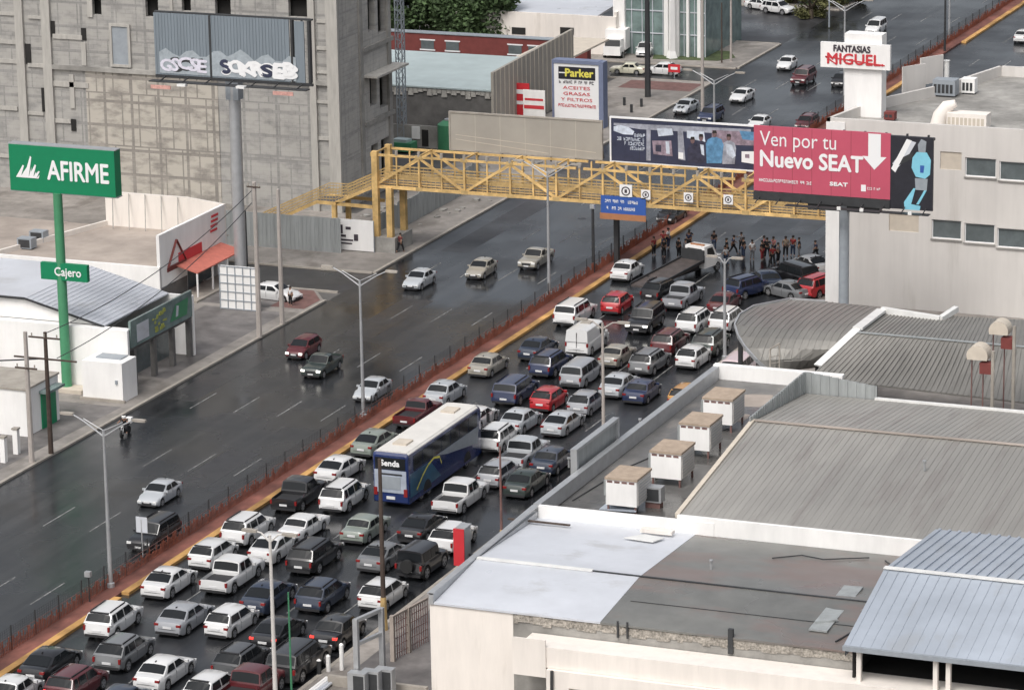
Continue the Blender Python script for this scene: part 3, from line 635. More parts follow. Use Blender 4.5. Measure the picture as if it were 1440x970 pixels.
for y in (94.0, 96.8):
    for h in (.35, .62, .9, 1.15): sr_.bar((XL, y, ZB + h), (-22.1, y, 4.25 + h), .05, .08); sr_.bar((-22.1, y, 4.25 + h), (-24.0, y, 4.2 + h), .05, .08); sr_.bar((-24.0, y, 4.2 + h), (-32.6, y, .1 + h), .05, .08)
    x = XL
    while x > -32.6:
        z = ZB - (XL - x) / 3.9 * 1.85 if x > -22.1 else (4.2 if x > -24 else 4.2 - (-24 - x) / 8.6 * 4.1); sr_.bar((x, y, z), (x, y, z + 1.15), .03); x -= .3
part('stair_railing', sr_, 'yellow_dk', t)
# right support behind the median
part('tower_column', MB().box(4.2, 4.6, 95.2, 95.7, 0, ZB - .15), 'steel_dk', t)
# billboards standing on the bridge
def bridge_board(name, label, px0, py0, px1, py1, y, m, frame):
    a = VY(px0, py1, y); b = VY(px1, py0, y); tt = thing(name, label, 'billboard', ((a[0] + b[0]) / 2, y, a[1]))
    part('panel', MB().box(a[0], b[0], y, y + .15, a[1], b[1]), m, tt)
    f = MB(); e = .14
    for q in ((a[0] - e, a[0], a[1] - e, b[1] + e), (b[0], b[0] + e, a[1] - e, b[1] + e), (a[0], b[0], a[1] - e, a[1]), (a[0], b[0], b[1], b[1] + e)): f.box(q[0], q[1], y - .06, y + .18, q[2], q[3])
    part('frame', f, frame, tt)
    for k in range(1, 6): xx = a[0] + (b[0] - a[0]) * k / 6; part('seam', MB().box(xx - .012, xx + .012, y - .003, y - .0005, a[1], b[1]), 'cream_dk' if m == 'tan_bb' else 'trim', tt)
    s_ = MB(); n = int((b[0] - a[0]) / 2.4)
    for k in range(n + 1): x = a[0] + .2 + (b[0] - a[0] - .4) * k / n; s_.bar((x, y + .3, ZT - .4), (x, y + .3, b[1]), .12); s_.bar((x, y + .3, b[1] - .3), (x, y + 1.2, ZT), .08)
    part('support', s_, 'steel_dk', tt); return tt, a, b
bb, a, b = bridge_board('blank_billboard', 'long blank tan billboard on top of the yellow footbridge', 634, 172, 845, 209, 97.4, 'tan_bb', 'kerb')
cr_ = MB()
cr_.bar((a[0] + .5, 97.39, a[1] + 1.3), (b[0] - .5, 97.39, a[1] + .5), .01, .05); cr_.bar((a[0] + .5, 97.39, a[1] + .9), (b[0] - 5, 97.39, a[1] + .15), .01, .05)
part('crease', cr_, 'cream_dk', bb)
bb, a, b = bridge_board('advert_billboard', 'dark picture advert billboard with white frame on the footbridge beside the red one', 860, 181, 1100, 226, 97.4, 'navy', 'letter')
def pan(px0, py0, px1, py1, m, y, e=.02, name='picture'):
    p = VY(px0, py1, y); q = VY(px1, py0, y); return part(name, MB().box(p[0], q[0], y - e, y - .001, p[1], q[1]), m, bb)
y = 97.4
MT['ad_grey'] = mat('printed_grey', (.30, .31, .36), .5, var=.4, scale=1.6); MT['ad_pale'] = mat('printed_pale', (.55, .60, .68), .5, var=.3, scale=1.8); MT['ad_blue'] = mat('printed_blue', (.10, .24, .40), .5, var=.4, scale=2.2)
MT['ad_dark'] = mat('printed_dark', (.035, .035, .06), .5, var=.6, scale=2.0); MT['ad_mauve'] = mat('printed_mauve', (.26, .20, .24), .5, var=.5, scale=2.2); MT['ad_face'] = mat('printed_face', (.16, .10, .10), .5, var=.4, scale=3)
def poly(pts, m, e, nm='picture'):
    q_ = [VY(px, py, y) for px, py in pts]; part(nm, MB().add([(x, y - e, z) for x, z in q_], [tuple(range(len(q_)))[::-1]]), m, bb)
poly([(863, 173), (1056, 182), (1056, 190), (900, 182), (863, 176)], 'ad_grey', .006)
poly([(863, 178), (872, 176), (884, 179), (892, 185), (890, 190), (876, 189), (863, 184)], 'ad_pale', .010)
for i in range(4):
    w_ = (1.0, 2.6, 2.1, 1.4)[i]; p = VY(907, 191 + i * 6.2, y); part('lettering', illegible((p[0] - w_ / 2, y, p[1]), w_, .3, 40 + i, off=.014), 'ad_pale', bb, 'line of print too small to read')
poly([(909, 178), (915, 178), (915, 226), (909, 226)], 'ad_grey', .010)
poly([(924, 181), (945, 181), (947, 190), (926, 192)], 'ad_pale', .014); poly([(917, 198), (944, 198), (946, 220), (919, 217)], 'ad_mauve', .014); poly([(922, 204), (930, 204), (930, 214), (922, 213)], 'ad_dark', .018); poly([(936, 199), (941, 199), (942, 217), (937, 216)], 'ad_pale', .018)
poly([(953, 184), (960, 180), (964, 226), (954, 224)], 'ad_grey', .014); poly([(966, 184), (990, 185), (992, 200), (966, 194)], 'ad_pale', .010); poly([(954, 214), (961, 215), (961, 224), (954, 223)], 'letter', .020)
poly([(1001, 183), (1060, 186), (1060, 205), (1001, 203)], 'ad_mauve', .009); poly([(1040, 184), (1062, 186), (1062, 198), (1044, 196)], 'ad_blue', .016)
def figure(cx_, top, wd, m, e, arm=None):
    b_ = 229 + (cx_ - 990) * .05
    poly([(cx_ - wd * .5, b_), (cx_ - wd * .56, top + 18), (cx_ - wd * .42, top + 12), (cx_ - wd * .12, top + 9), (cx_ + wd * .12, top + 9), (cx_ + wd * .45, top + 12), (cx_ + wd * .58, top + 20), (cx_ + wd * .46, b_)], m, e)
    poly([(cx_ + 3.1 * math.cos(k * .785), top + 4.6 + 4.8 * math.sin(k * .785)) for k in range(8)], 'ad_face', e + .004); poly([(cx_ - 3.3, top + 3.5), (cx_ - 2.4, top - .5), (cx_ + 2.4, top - .5), (cx_ + 3.3, top + 3.5)], 'hair', e + .006)
    if arm: poly([(cx_ + wd * q * .5, top + r) for q, r in arm], 'ad_pale', e + .008)
figure(974, 193, 13, 'ad_dark', .020); figure(986, 189, 15, 'ad_dark', .028, [(-.2, 14), (.5, 15), (.6, 30), (.1, 28)]); figure(1025, 189, 18, 'ad_grey', .028, [(-.5, 13), (.5, 15), (1.1, 30), (.6, 34), (-.3, 27)]); figure(1005, 184, 22, 'ad_blue', .040)
poly([(1043, 213), (1062, 213), (1062, 231), (1043, 228)], 'letter', .030); poly([(1048, 217), (1054, 217), (1054, 223), (1048, 222)], 'ad_mauve', .034)
# signs hanging on the bridge front
y = 93.75; a = VY(845, 299, y); b = VY(908, 279, y)
t = thing('road_sign', 'blue direction sign with an orange strip hung under the footbridge', 'sign', ((a[0] + b[0]) / 2, y, a[1]))
part('panel', MB().box(a[0], b[0], y, y + .08, a[1], b[1]), 'blue_sign', t); part('lower_strip', MB().box(a[0] - .1, b[0], y, y + .08, a[1] - .55, a[1] - .003), 'orange_sign', t)
for i in range(2): part('lettering', illegible(((a[0] + b[0]) / 2 - .1, y, (a[1] + b[1]) / 2 + .32 - i * .62), 3.2 - .3 * i, .27, 60 + i, off=.012), 'letter', t, 'line of white print too small to read')
part('bracket', MB().box(a[0] + .5, a[0] + .6, y + .082, y + .2, a[1], ZB + .6).box(b[0] - .6, b[0] - .5, y + .082, y + .2, a[1], ZB + .6), 'steel_dk', t)
for px, py, s_, lb in ((880, 269, 1.15, 'larger white square sign with a round speed mark above the blue sign'), (908, 274, .85, 'small white square traffic sign just right of the blue sign'), (968, 278, .85, 'small white square traffic sign in the middle of the right truss'), (1024, 281, .85, 'small white square traffic sign nearest the red billboard')):
    p = VY(px, py, y); t = thing('traffic_sign', lb, 'traffic sign', (p[0], y, p[1]), 'square signs on the footbridge')
    part('panel', MB().box(p[0] - s_ / 2, p[0] + s_ / 2, y, y + .06, p[1] - s_ / 2, p[1] + s_ / 2), 'letter', t)
    r_ = MB(); n = 18
    for k in range(n):
        a0, a1 = 2 * math.pi * k / n, 2 * math.pi * (k + 1) / n; ro, ri = s_ * .36, s_ * .26
        r_.quad((p[0] + ro * math.cos(a0), y - .012, p[1] + ro * math.sin(a0)), (p[0] + ro * math.cos(a1), y - .012, p[1] + ro * math.sin(a1)), (p[0] + ri * math.cos(a1), y - .012, p[1] + ri * math.sin(a1)), (p[0] + ri * math.cos(a0), y - .012, p[1] + ri * math.sin(a0)))
    part('ring', r_, 'letter_dk', t); part('symbol', MB().box(p[0] - s_ * .1, p[0] + s_ * .1, y - .014, y - .002, p[1] - s_ * .14, p[1] + s_ * .14), 'letter_dk', t)

# ---------------------------------------------------------------- fences / hoardings by the stairs
t = thing('sheet_fence', 'grey corrugated sheet fence beneath the yellow stairs', 'fence', (-28, 92, 0))
m = MB(); x = -36.0
while x < -21.2: m.box(x, x + .22, 92.0, 92.05, .1, 3.3); m.box(x + .22, x + .4, 92.03, 92.08, .1, 3.3); x += .4
part('sheet', m, 'sheet', t); part('base_wall', MB().box(-36, -21.2, 92.1, 92.3, 0, .8), 'conc_dk', t)
a = VY(470, 350, 93.0); b = VY(513, 310, 93.0)
t = thing('banner', 'white printed banner standing behind the yellow tower leg', 'banner', ((a[0] + b[0]) / 2, 93, .13))
part('cloth', MB().box(a[0], b[0] + .8, 93, 93.05, a[1], b[1]), 'white', t); mm = MB()
for q in ((.3, .9, 1.5, 2.3), (.35, 1.2, 1.2, 1.4), (1.2, 1.7, 1.9, 2.15), (.2, 1.9, .85, 1.0), (.3, 1.8, .55, .68), (2.0, 2.4, .9, 1.5)): mm.box(a[0] + q[0], a[0] + q[1], 92.97, 92.999, a[1] + q[2], a[1] + q[3])
part('print', mm, 'letter_dk', t); part('post', MB().bar((a[0], 93.1, .1), (a[0], 93.1, b[1]), .08).bar((b[0] + .8, 93.1, .1), (b[0] + .8, 93.1, b[1]), .08), 'steel_gr', t)
t = thing('hoarding', 'grey sheet hoarding along the left pavement beyond the footbridge', 'hoarding', (-19.6, 108, 0))
m = MB(); y = 98.0
while y < 122: m.box(-19.6, -19.55, y, y + .5, .1, 2.6 + .15 * math.sin(y)); m.box(-19.63, -19.58, y + .5, y + 1.0, .1, 2.5); y += 1.0
part('sheet', m, 'sheet', t); part('rail', MB().box(-19.75, -19.65, 98, 122, 2.2, 2.3), 'steel_dk', t)
rb = MB()
for i in range(130):
    x, y = r2.uniform(-26, -16), r2.uniform(98, 135); s_ = r2.uniform(.1, .5)
    if -20 < x < -19.3 or x > -17 and r2.random() < .6: continue
    rb.prism([(x + s_ * math.cos(k * 1.26 + r2.random()), y + s_ * math.sin(k * 1.26 + r2.random())) for k in range(5)], .1, .13 + s_ * .5)
o = single('rubble', rb, 'conc', 'scattered grey rubble and planks on the building lot', 'rubble'); o['kind'] = 'stuff'
MT['rubble_wall'] = mat('rough_masonry', (.30, .275, .24), .95, var=.35, scale=3.5, scale2=9)
# ---------------------------------------------------------------- right hand side: roofs
FX, FY0, FY1 = 31.4, -9.8, 7.2
t = thing('flat_roof_shop', 'cream walled shop with pale and dark grey low-pitched roof in the right foreground', 'shop', (50, -1, 0))
XE = 84.0
part('wall', MB().box(FX, 36.75, FY0, FY0 + .3, 0, 5.85), 'cream', t)
part('side_wall', MB().box(FX, FX + .3, FY0 + .303, 45, 0, 5.9), 'conc_dk', t)
part('wall', MB().box(36.753, 57.9, FY0 + .02, FY0 + .3, 0, 5.8), 'conc', t, 'bare grey masonry wall')
par = MB()
x = 36.8
while x < 57.4:
    w_ = r2.uniform(.15, .9); par.box(x, x + w_, FY0 - r2.uniform(.01, .05), FY0 + .22, 5.25 + r2.random() * .2, 5.80 + r2.uniform(0, .12)); x += w_ * r2.uniform(.7, 1.0)
part('rough_coping', par, 'rubble_wall', t)
def roofpart(x0, x1, nx, m, nm, dz=0.0):
    xs = [x0 + (x1 - x0) * i / nx for i in range(nx + 1)]
    return part(nm, MB().slab([[(x, FY0 - .1, 6.02 + dz) for x in xs], [(x, -3.1, 6.66 + dz) for x in xs], [(x, FY1, 6.18 + dz) for x in xs]], .12), m, t)
roofpart(FX + .3, 42.3, 4, 'roof_pale', 'roof_sheet'); roofpart(42.302, 58.0, 8, 'roof_dk', 'roof_sheet', -.02)
part('edge_trim', MB().box(FX, FX + .28, FY0 - .12, FY1, 5.9, 6.6).slab([[(FX - .1, FY0 - .12, 6.62), (FX + .3, FY0 - .12, 6.62)], [(FX - .1, FY1, 7.0), (FX + .3, FY1, 7.0)]], .1), 'galv', t)
part('ridge_cap', MB().bar((FX + .35, -3.1, 6.72), (39.3, -3.1, 6.72), .32, .1), 'flash', t); part('ridge_cap', MB().bar((39.32, -3.1, 6.70), (57.6, -3.1, 6.66), .14, .06), 'steel_dk', t)
part('seam', MB().bar((43, -6.6, 6.335), (57, -6.6, 6.335), .05, .03), 'steel_dk', t)
pb = MB(); pb.box(FX + .3, 43.5, FY1, FY1 + .25, 5.9, 7.0); part('back_parapet', pb, 'white', t)
part('patch', MB().prism([(38.6, 4.2), (40.6, 4.0), (41.0, 5.0), (39.6, 5.3)], 6.44, 6.5), 'flash', t)
part('scupper', MB().box(39.1, 41.2, 5.8, 6.4, 6.4, 6.62), 'cream', t)
lg_ = MB()
a = VY(720, 893, -11.9)
lg_.box(38.0, XE, -12.0, FY0 - .05, 3.6, 4.85); part('ledge', lg_, 'cream', t)
part('ledge', MB().box(37.6, 39.7, -12.1, -12.004, 3.0, 5.3).box(37.6, 39.7, -12.0, -9.9, 3.0, 3.595), 'cream', t)
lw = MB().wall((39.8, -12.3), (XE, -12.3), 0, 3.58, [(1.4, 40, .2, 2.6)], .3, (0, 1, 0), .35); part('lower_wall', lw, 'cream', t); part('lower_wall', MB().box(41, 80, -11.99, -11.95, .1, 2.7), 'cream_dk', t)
part('drainpipe', MB().tube([(40.2, -12.4, 3.6), (40.2, -12.45, 2.9), (40.2, -12.45, 0)], .1, 8), 'steel_dk', t)
part('drainpipe', MB().tube([(43.4, FY0 - .1, 6.2), (43.4, FY0 - .1, 5.2)], .07, 8).tube([(44.0, FY0 - .1, 6.2), (44.0, FY0 - .1, 5.2)], .07, 8), 'steel_dk', t)
part('post', MB().box(50.2, 50.5, FY0 - .15, FY0 + .1, 5.0, 6.5), 'steel_dk', t)
# loose metal tray on roof
x0, y0 = 55.9, -5.6
def rz_(y): return 6.64 - (.0941 * (-3.1 - y) if y < -3.1 else .0447 * (y + 3.1))
def RT(px, py): h = 6.5; g_ = G(px, py, h); h = rz_(g_[1]); g_ = G(px, py, h); return (g_[0], g_[1], rz_(g_[1]) + .16)
single('metal_tray', MB().slab([[RT(1137, 890), RT(1163, 893)], [RT(1187, 826), RT(1214, 828)]], .1).bar(RT(1146, 880), RT(1178, 876), .12, .1), 'sheet', 'long dull galvanised tray lying on the dark roof beside the blue roof', 'tray', (57, -6, 6.5))
single('cable', MB().tube([*[(x, y, rz_(y) + .07) for x, y in ((56.4, -9.0), (57.1, -7), (57.2, -5), (57.45, -3.2), (57.4, 1), (56.0, 4.4), (55.1, 5.6))]], .05, 6), 'steel_dk', 'black cable snaking along the dark roof beside the blue roof edge', 'cable', (58, -3, 6.6))
# red street fascia on the wall
t = thing('red_sign_box', 'short upright red sign panel on the street side of the pale roof', 'sign', (30.9, 3, 4.2))
part('case', MB().box(29.25, 29.8, -.55, .5, 5.2, 7.5), 'galv', t); part('front', MB().box(29.1, 29.82, -.62, -.553, 5.15, 7.55), 'red', t); part('street_face', MB().box(29.1, 29.247, -.55, .5, 5.2, 7.52), 'red', t); part('cap', MB().box(29.2, 29.85, -.5, .6, 7.523, 7.6), 'galv', t)
for y in (.2,): part('bracket', MB().box(29.803, FX - .002, y - .08, y + .08, 5.6, 5.75), 'steel_dk', t)
# terrace with coolers
t = thing('terrace_building', 'dark flat terrace roof with white parapet behind the pale roof', 'building', (36, 25, 0))
part('roof', MB().box(FX + .3, 41.0, FY1 + .26, 44, 5.6, 5.9), 'roof_ter', t)
part('parapet', MB().slab([[(FX - .15, FY1 + .26, 6.98), (FX + .32, FY1 + .26, 6.98)], [(FX - .15, 43.0, 6.85), (FX + .32, 43.0, 6.85)]], 1.0), 'galv', t)
part('parapet', MB().box(FX - .15, 41, 43.003, 43.6, 5.2, 6.95), 'white', t, 'white rear parapet')
part('rear_wall', MB().box(FX, 41, 43.2, 43.59, 0, 5.19), 'conc', t)
stn = MB(); 
for (x, y, a_, b_) in ((34, 36, 1.4, .9), (35.6, 38.5, 1.6, 1.0), (33.6, 39.5, .9, .6), (36.2, 33.8, .8, .7)): stn.prism([(x + a_ * math.cos(k * .9) * r2.uniform(.7, 1.2), y + b_ * 2 * math.sin(k * .9) * r2.uniform(.7, 1.2)) for k in range(7)], 5.895, 5.904)
part('peeling_patch', stn, 'roof_earth', t)
# roof coolers
def cooler(px, py, lb, ww=2.1, dd=2.7, hh=1.7, tan=True):
    x, y = G(px, py, 6.3)
    t = thing('roof_cooler', lb, 'cooler', (x, y, 5.9), 'evaporative coolers on the terrace roof')
    z = 6.45
    part('casing', MB().box(x - ww / 2, x + ww / 2, y - dd / 2, y + dd / 2, z, z + hh), 'white', t)
    part('top', MB().box(x - ww / 2 - .06, x + ww / 2 + .06, y - dd / 2 - .06, y + dd / 2 + .06, z + hh + .003, z + hh + .16), 'cooler_top', t)
    r_ = MB()
    for k in range(4): r_.box(x - ww / 2 + .08 + k * .5, x - ww / 2 + .44 + k * .5, y - dd / 2 - .012, y - dd / 2 - .001, z + hh - .2, z + hh - .06)
    part('slot', r_, 'rust', t)
    for dx in (-1, 1):
        for dy in (-1, 1): part('leg', MB().box(x + dx * (ww / 2 - .12) - .06, x + dx * (ww / 2 - .12) + .06, y + dy * (dd / 2 - .12) - .06, y + dy * (dd / 2 - .12) + .06, 5.9, z), 'rust', t)
    part('side_pad', MB().box(x + ww / 2 + .002, x + ww / 2 + .05, y - dd / 2 + .15, y + dd / 2 - .15, z + .1, z + hh - .1), 'bwhite', t)
    lv = MB()
    for k in range(7): lv.box(x + ww / 2 + .052, x + ww / 2 + .075, y - dd / 2 + .2, y + dd / 2 - .2, z + .2 + k * .2, z + .26 + k * .2)
    part('louvre', lv, 'galv', t)
    part('duct', MB().box(x - ww / 2 - .5, x - ww / 2 - .002, y - .4, y + .4, z + .3, z + 1.3).box(x - ww / 2 - .45, x - ww / 2 - .1, y - .3, y + .3, 5.9, z + .3), 'sheet', t)
    return t
cooler(884, 706, 'white cooler with tan top nearest the pale roof, first of the row')
cooler(946, 668, 'white cooler with tan top second from the front, joined to a small white unit')
cooler(986, 628, 'white cooler with tan top third from the front in the terrace row')
cooler(1018, 592, 'white cooler farthest back on the terrace near its white rear parapet')
x, y = G(920, 706, 6.2); t = thing('fan_unit', 'small grey condenser unit on legs beside the nearest cooler', 'air conditioner', (x, y, 5.9))
part('casing', MB().box(x - .6, x + .6, y - .4, y + .4, 6.3, 7.3), 'galv', t); part('grille', MB().box(x - .45, x + .45, y - .42, y - .403, 6.4, 7.2), 'steel_dk', t); part('stand', MB().box(x - .5, x + .5, y - .3, y + .3, 5.9, 6.3), 'rust', t)
x, y = G(938, 722, 5.9)
single('folded_cover', MB().slab([[(x - 4.2, y - 1.2, 6.15), (x - 1.6, y - 1.4, 6.3)], [(x - 3.8, y + .6, 6.5), (x - 2.2, y + .7, 6.0)]], .06), 'roof_blue', 'pale blue sheet lying under the nearest cooler', 'sheet', (x - 3, y, 5.95))
# blank sign frame on the parapet
a = VX(806, 628, 30.95); b = VX(866, 562, 30.95)
t = thing('blank_sign_frame', 'blank grey framed sign standing on the street parapet', 'sign', (30.95, (a[0] + b[0]) / 2, 5.5))
zl, zh = 6.0, 8.3
part('panel', MB().box(30.9, 31.0, a[0] + .3, b[0] - .3, zl + .3, zh - .2), 'sheet', t)
fr = MB(); fr.box(30.75, 31.2, a[0], a[0] + .3, zl - .5, zh); fr.box(30.75, 31.2, b[0] - .3, b[0], zl - .5, zh); fr.box(30.75, 31.2, a[0] + .3, b[0] - .3, zh - .2, zh); fr.box(30.75, 31.2, a[0] + .3, b[0] - .3, zl - .1, zl + .3)
part('frame', fr, 'galv', t)
# tan warehouse
t = thing('warehouse', 'wide tan ribbed metal roof warehouse filling the right side', 'warehouse', (58, 20, 0))
WX = 41.05; zf, zr, zb_ = 7.15, 9.15, 8.0; wy0, wyr, wyb = 7.25, 22.8, 34.2
part('fascia', MB().box(WX, XE, wy0 - .0, wy0 + .3, 0, zf + .12), 'white', t)
part('roof_sheet', MB().slab([[(WX, wy0 + .25, zf), (XE, wy0 + .25, zf)], [(WX, wyr, zr), (XE, wyr, zr)]], .1), 'roof_tan', t)
part('roof_sheet', MB().slab([[(WX, wyr + .003, zr), (XE, wyr + .003, zr)], [(WX, wyb, zb_), (XE, wyb, zb_)]], .1), 'roof_tan', t)
rb_ = MB(); k = WX + .2
while k < XE: rb_.bar((k, wy0 + .3, zf + .0), (k, wyr - .1, zr + .0), .11, .045); k += .42
k = WX + .2
while k < XE: rb_.bar((k, wyr + .1, zr + .0), (k, wyb, zb_ + .0), .05, .03); k += .42
part('rib', rb_, 'roof_tan', t)
part('ridge_cap', MB().bar((WX, wyr, zr + .08), (XE, wyr, zr + .08), .35, .06), 'roof_earth', t)
part('side_wall', MB().add([(WX - .05, wy0 + .31, 0), (WX - .05, wyb, 0), (WX - .05, wyb, zb_), (WX - .05, wyr, zr), (WX - .05, wy0 + .31, zf)], [(0, 1, 2, 3, 4)]).bar((WX - .1, wy0 + .35, zf), (WX - .1, wyr, zr), .3, .3), 'cream_dk', t)
cw = MB(); y = wyr - .5
while y < wyb: cw.box(WX - .2, WX - .1, y, y + .35, zb_ - 1.2, 9.55 + .0 * y); cw.box(WX - .16, WX - .06, y + .35, y + .5, zb_ - 1.2, 9.5); y += .5
x = WX - .15
while x < 46: cw.box(x, x + .5, wyb + .1, wyb + .2, 7, 9.5 - .12 * (x - WX)); cw.box(x + .5, x + .65, wyb + .15, wyb + .25, 7, 9.45 - .12 * (x - WX)); x += .65
part('corrugated_screen', cw, 'sheet', t)
part('rear_flashing', MB().bar((46, wyb + .1, zb_ + .05), (XE, wyb + .1, zb_ + .05), .3, .18), 'flash', t)
# blue roof open shed
t = thing('blue_roof_shed', 'open shed with pale blue ribbed metal roof in the lower right corner', 'shed', (66, -3, 0))
BX = 57.7
part('roof_sheet', MB().slab([[(BX, -11.7, 7.0), (XE, -11.7, 7.0)], [(BX, -3.6, 9.0), (XE, -3.6, 9.0)]], .1), 'roof_blue', t)
part('roof_sheet', MB().slab([[(BX, -3.597, 9.0), (XE, -3.597, 9.0)], [(BX, 7.6, 8.0), (XE, 7.6, 8.0)]], .1), 'roof_blue', t)
rb_ = MB(); k = BX + .3
while k < XE: rb_.bar((k, -3.5, 9.03), (k, 7.6, 8.03), .16, .12); rb_.bar((k, -11.7, 7.01), (k, -3.7, 9.01), .04, .03); k += .62
part('rib', rb_, 'roof_blue', t)
part('ridge_cap', MB().bar((BX, -3.6, 9.08), (XE, -3.6, 9.08), .4, .08), 'flash', t)
part('gutter', MB().box(BX, XE, -11.95, -11.72, 6.75, 7.03), 'steel_gr', t)
part('gable', MB().add([(BX + .05, -11.6, 6.85), (BX + .05, -3.6, 8.85), (BX + .05, 7.5, 7.85), (BX + .05, 7.5, 6.3), (BX + .05, -11.6, 6.3)], [(0, 1, 2, 3, 4)]), 'steel_gr', t)
part('back_wall', MB().box(BX + .2, XE, -6.4, -6.2, 3.6, 7.9), 'hole', t); part('floor', MB().box(BX + .2, XE, FY0, -6.41, 4.7, 4.8), 'hole', t); part('end_wall', MB().box(BX + .31, BX + .45, -11.0, -6.41, 4.86, 6.8), 'hole', t)  # near-black surfaces: the shade under the shed roof is put into their colour
for px in (1208, 1316, 1334): q = VY(px, 930, -11.5)[0]; part('post', MB().box(q - .13, q + .13, -11.6, -11.3, 4.86, 6.9), 'cream', t)
# curved canopy roof behind the terrace
t = thing('curved_canopy', 'brown ribbed roof with curved left edge behind the terrace', 'canopy', (38, 55, 0))
rows = [((1082, 522), (1150, 514), 5.6), ((1064, 507), (1163, 503), 6.4), ((1048, 489), (1178, 492), 7.1), ((1038, 473), (1193, 481), 7.6), ((1033, 457), (1206, 470), 7.95), ((1040, 443), (1216, 458), 8.1), ((1060, 431), (1226, 448), 8.05), ((1110, 421), (1236, 438), 7.9), ((1160, 424), (1242, 433), 7.7)]
grid = []
for (a, b, h) in rows:
    A, B = G(*a, h), G(*b, h); grid.append([(A[0] + (B[0] - A[0]) * f / 8, A[1] + (B[1] - A[1]) * f / 8, h) for f in range(9)])
part('roof_sheet', MB().slab(grid, .15), 'roof_brown', t, smooth=False)
rb_ = MB(); edge = MB()
def surf(fx, i): 
    f = fx * 8; j = min(7, int(f)); g = f - j; p, q = grid[i][j], grid[i][j + 1]; return tuple(p[k] + (q[k] - p[k]) * g for k in range(3))
for n in range(28):
    X = 30.5 + n * .5; pts = []
    for i in range(len(grid)):
        p, q = grid[i][0], grid[i][-1]
        if p[0] + .05 < X < q[0] - .05:
            f = (X - p[0]) / (q[0] - p[0]); s_ = surf(f, i); pts.append((s_[0], s_[1], s_[2] + .02))
    for a, b in zip(pts, pts[1:]): rb_.bar(a, b, .10, .035)
part('rib', rb_, 'roof_brown', t)
for a, b in zip(grid, grid[1:]): edge.bar((a[0][0], a[0][1], a[0][2]), (b[0][0], b[0][1], b[0][2]), .12, .25)
part('edge_trim', edge, 'galv', t)
for (i, j) in ((0, 1), (0, 7), (4, 0), (7, 3)):
    p = grid[i][j]; part('column', MB().box(p[0] + .2, p[0] + .5, p[1] + .2, p[1] + .5, 0, p[2] - .16), 'steel_dk', t)
# second brown roof
t = thing('brown_roof_building', 'dark brown ribbed roof between the tall off-white wall and the tan warehouse', 'building', (52, 45, 0))
def R3(px, py, h): g_ = G(px, py, h); return (g_[0], g_[1], h)
ga, gb_ = R3(1206, 468, 8.6), R3(1480, 492, 8.6); fa, fb = R3(1140, 530, 6.6), R3(1480, 570, 6.6); ba, bb_ = R3(1245, 440, 7.9), R3(1480, 452, 7.9)
part('roof_sheet', MB().slab([[fa, fb], [ga, gb_], [ba, bb_]], .12), 'roof_brown', t)
rb_ = MB()
for n in range(44):
    f = n / 44; P3 = lambda a, b: tuple(a[k] + (b[k] - a[k]) * f + (.03 if k == 2 else 0) for k in range(3))
    rb_.bar(P3(fa, fb), P3(ga, gb_), .08, .035); rb_.bar(P3(ga, gb_), P3(ba, bb_), .08, .07)
part('rib', rb_, 'roof_brown', t); part('ridge_cap', MB().bar(Vector(ga) + Vector((0, 0, .06)), Vector(gb_) + Vector((0, 0, .06)), .3, .06), 'sheet', t)
vf = MB(); q0, q1, q2 = R3(1150, 514, 6.9), R3(1206, 462, 8.8), R3(1240, 436, 8.2)
vf.bar(q0, q1, .7, .12); vf.bar(q1, q2, .75, .2); q3 = R3(1322, 449, 8.1); q4 = R3(1345, 434, 8.4)
vf.bar(q2, q3, .35, .5); vf.bar(q3, q4, .4, .4); part('flashing', vf, 'flash', t)
part('wall', MB().box(fa[0] + .5, fa[0] + .8, fa[1] + .5, ba[1], 0, 6.4), 'conc', t)
# handrail frame on terrace corner
p0, p1 = G(1083, 530, 6.2), G(1096, 528, 6.2)
m = MB()
for p in (p0, p1): m.bar((p[0], p[1], 5.2), (p[0], p[1], 8.3), .09)
m.bar((p0[0], p0[1], 8.3), (p1[0], p1[1], 8.6), .09); m.bar((p1[0], p1[1], 8.3), (p1[0], p1[1], 8.6), .09)
for z in (6.2, 6.7, 7.2, 7.7): m.bar((p0[0], p0[1], z), (p1[0], p1[1], z), .05)
single('access_ladder', m, 'kerb', 'pale tubular ladder frame in front of the curved roof', 'ladder', (p0[0], p0[1], 5.2))
for k, (px, py, sz) in enumerate(((1377, 498, 1.2), (1407, 463, 1.1))):
    y_ = 36.5 + k * 2.0; x_, z_ = VY(px, py, y_)
    t = thing('roof_extractor', 'pale domed roof extractor on rusty frame, %s of two at the right edge' % ('nearer and lower' if k == 0 else 'farther and higher'), 'extractor', (x_, y_, 7.5), 'domed extractors at the right edge')
    n = 14; pr = [(x_ + sz * .62 * math.cos(a), z_ + sz * .62 * math.sin(a)) for a in [math.pi * (-.12 + 1.24 * i / n) for i in range(n + 1)]]
    m = MB(); nn = len(pr); m.add([(x, y_ - .6, z) for x, z in pr] + [(x, y_ + .6, z) for x, z in pr], [tuple(range(nn))[::-1], tuple(range(nn, 2 * nn))] + [(i, (i + 1) % nn, nn + (i + 1) % nn, nn + i) for i in range(nn)])
    part('hood', m, 'cream_dk', t); part('motor', MB().box(x_ + .2, x_ + 1.0, y_ - .65, y_ + .2, z_ - 1.2, z_ - .45), 'brick_red', t)
    f_ = MB()
    for dx in (-.5, .3, .9): f_.bar((x_ + dx, y_, 6.5), (x_ + dx, y_, z_ - .3), .08)
    part('frame', f_, 'rust', t); part('pipe', MB().tube([(x_ + 1.15, y_ - .7, 6.9), (x_ + 1.15, y_ - .7, z_ + .5)], .13, 8), 'kerb', t)
x, y = 57.5, 35.4
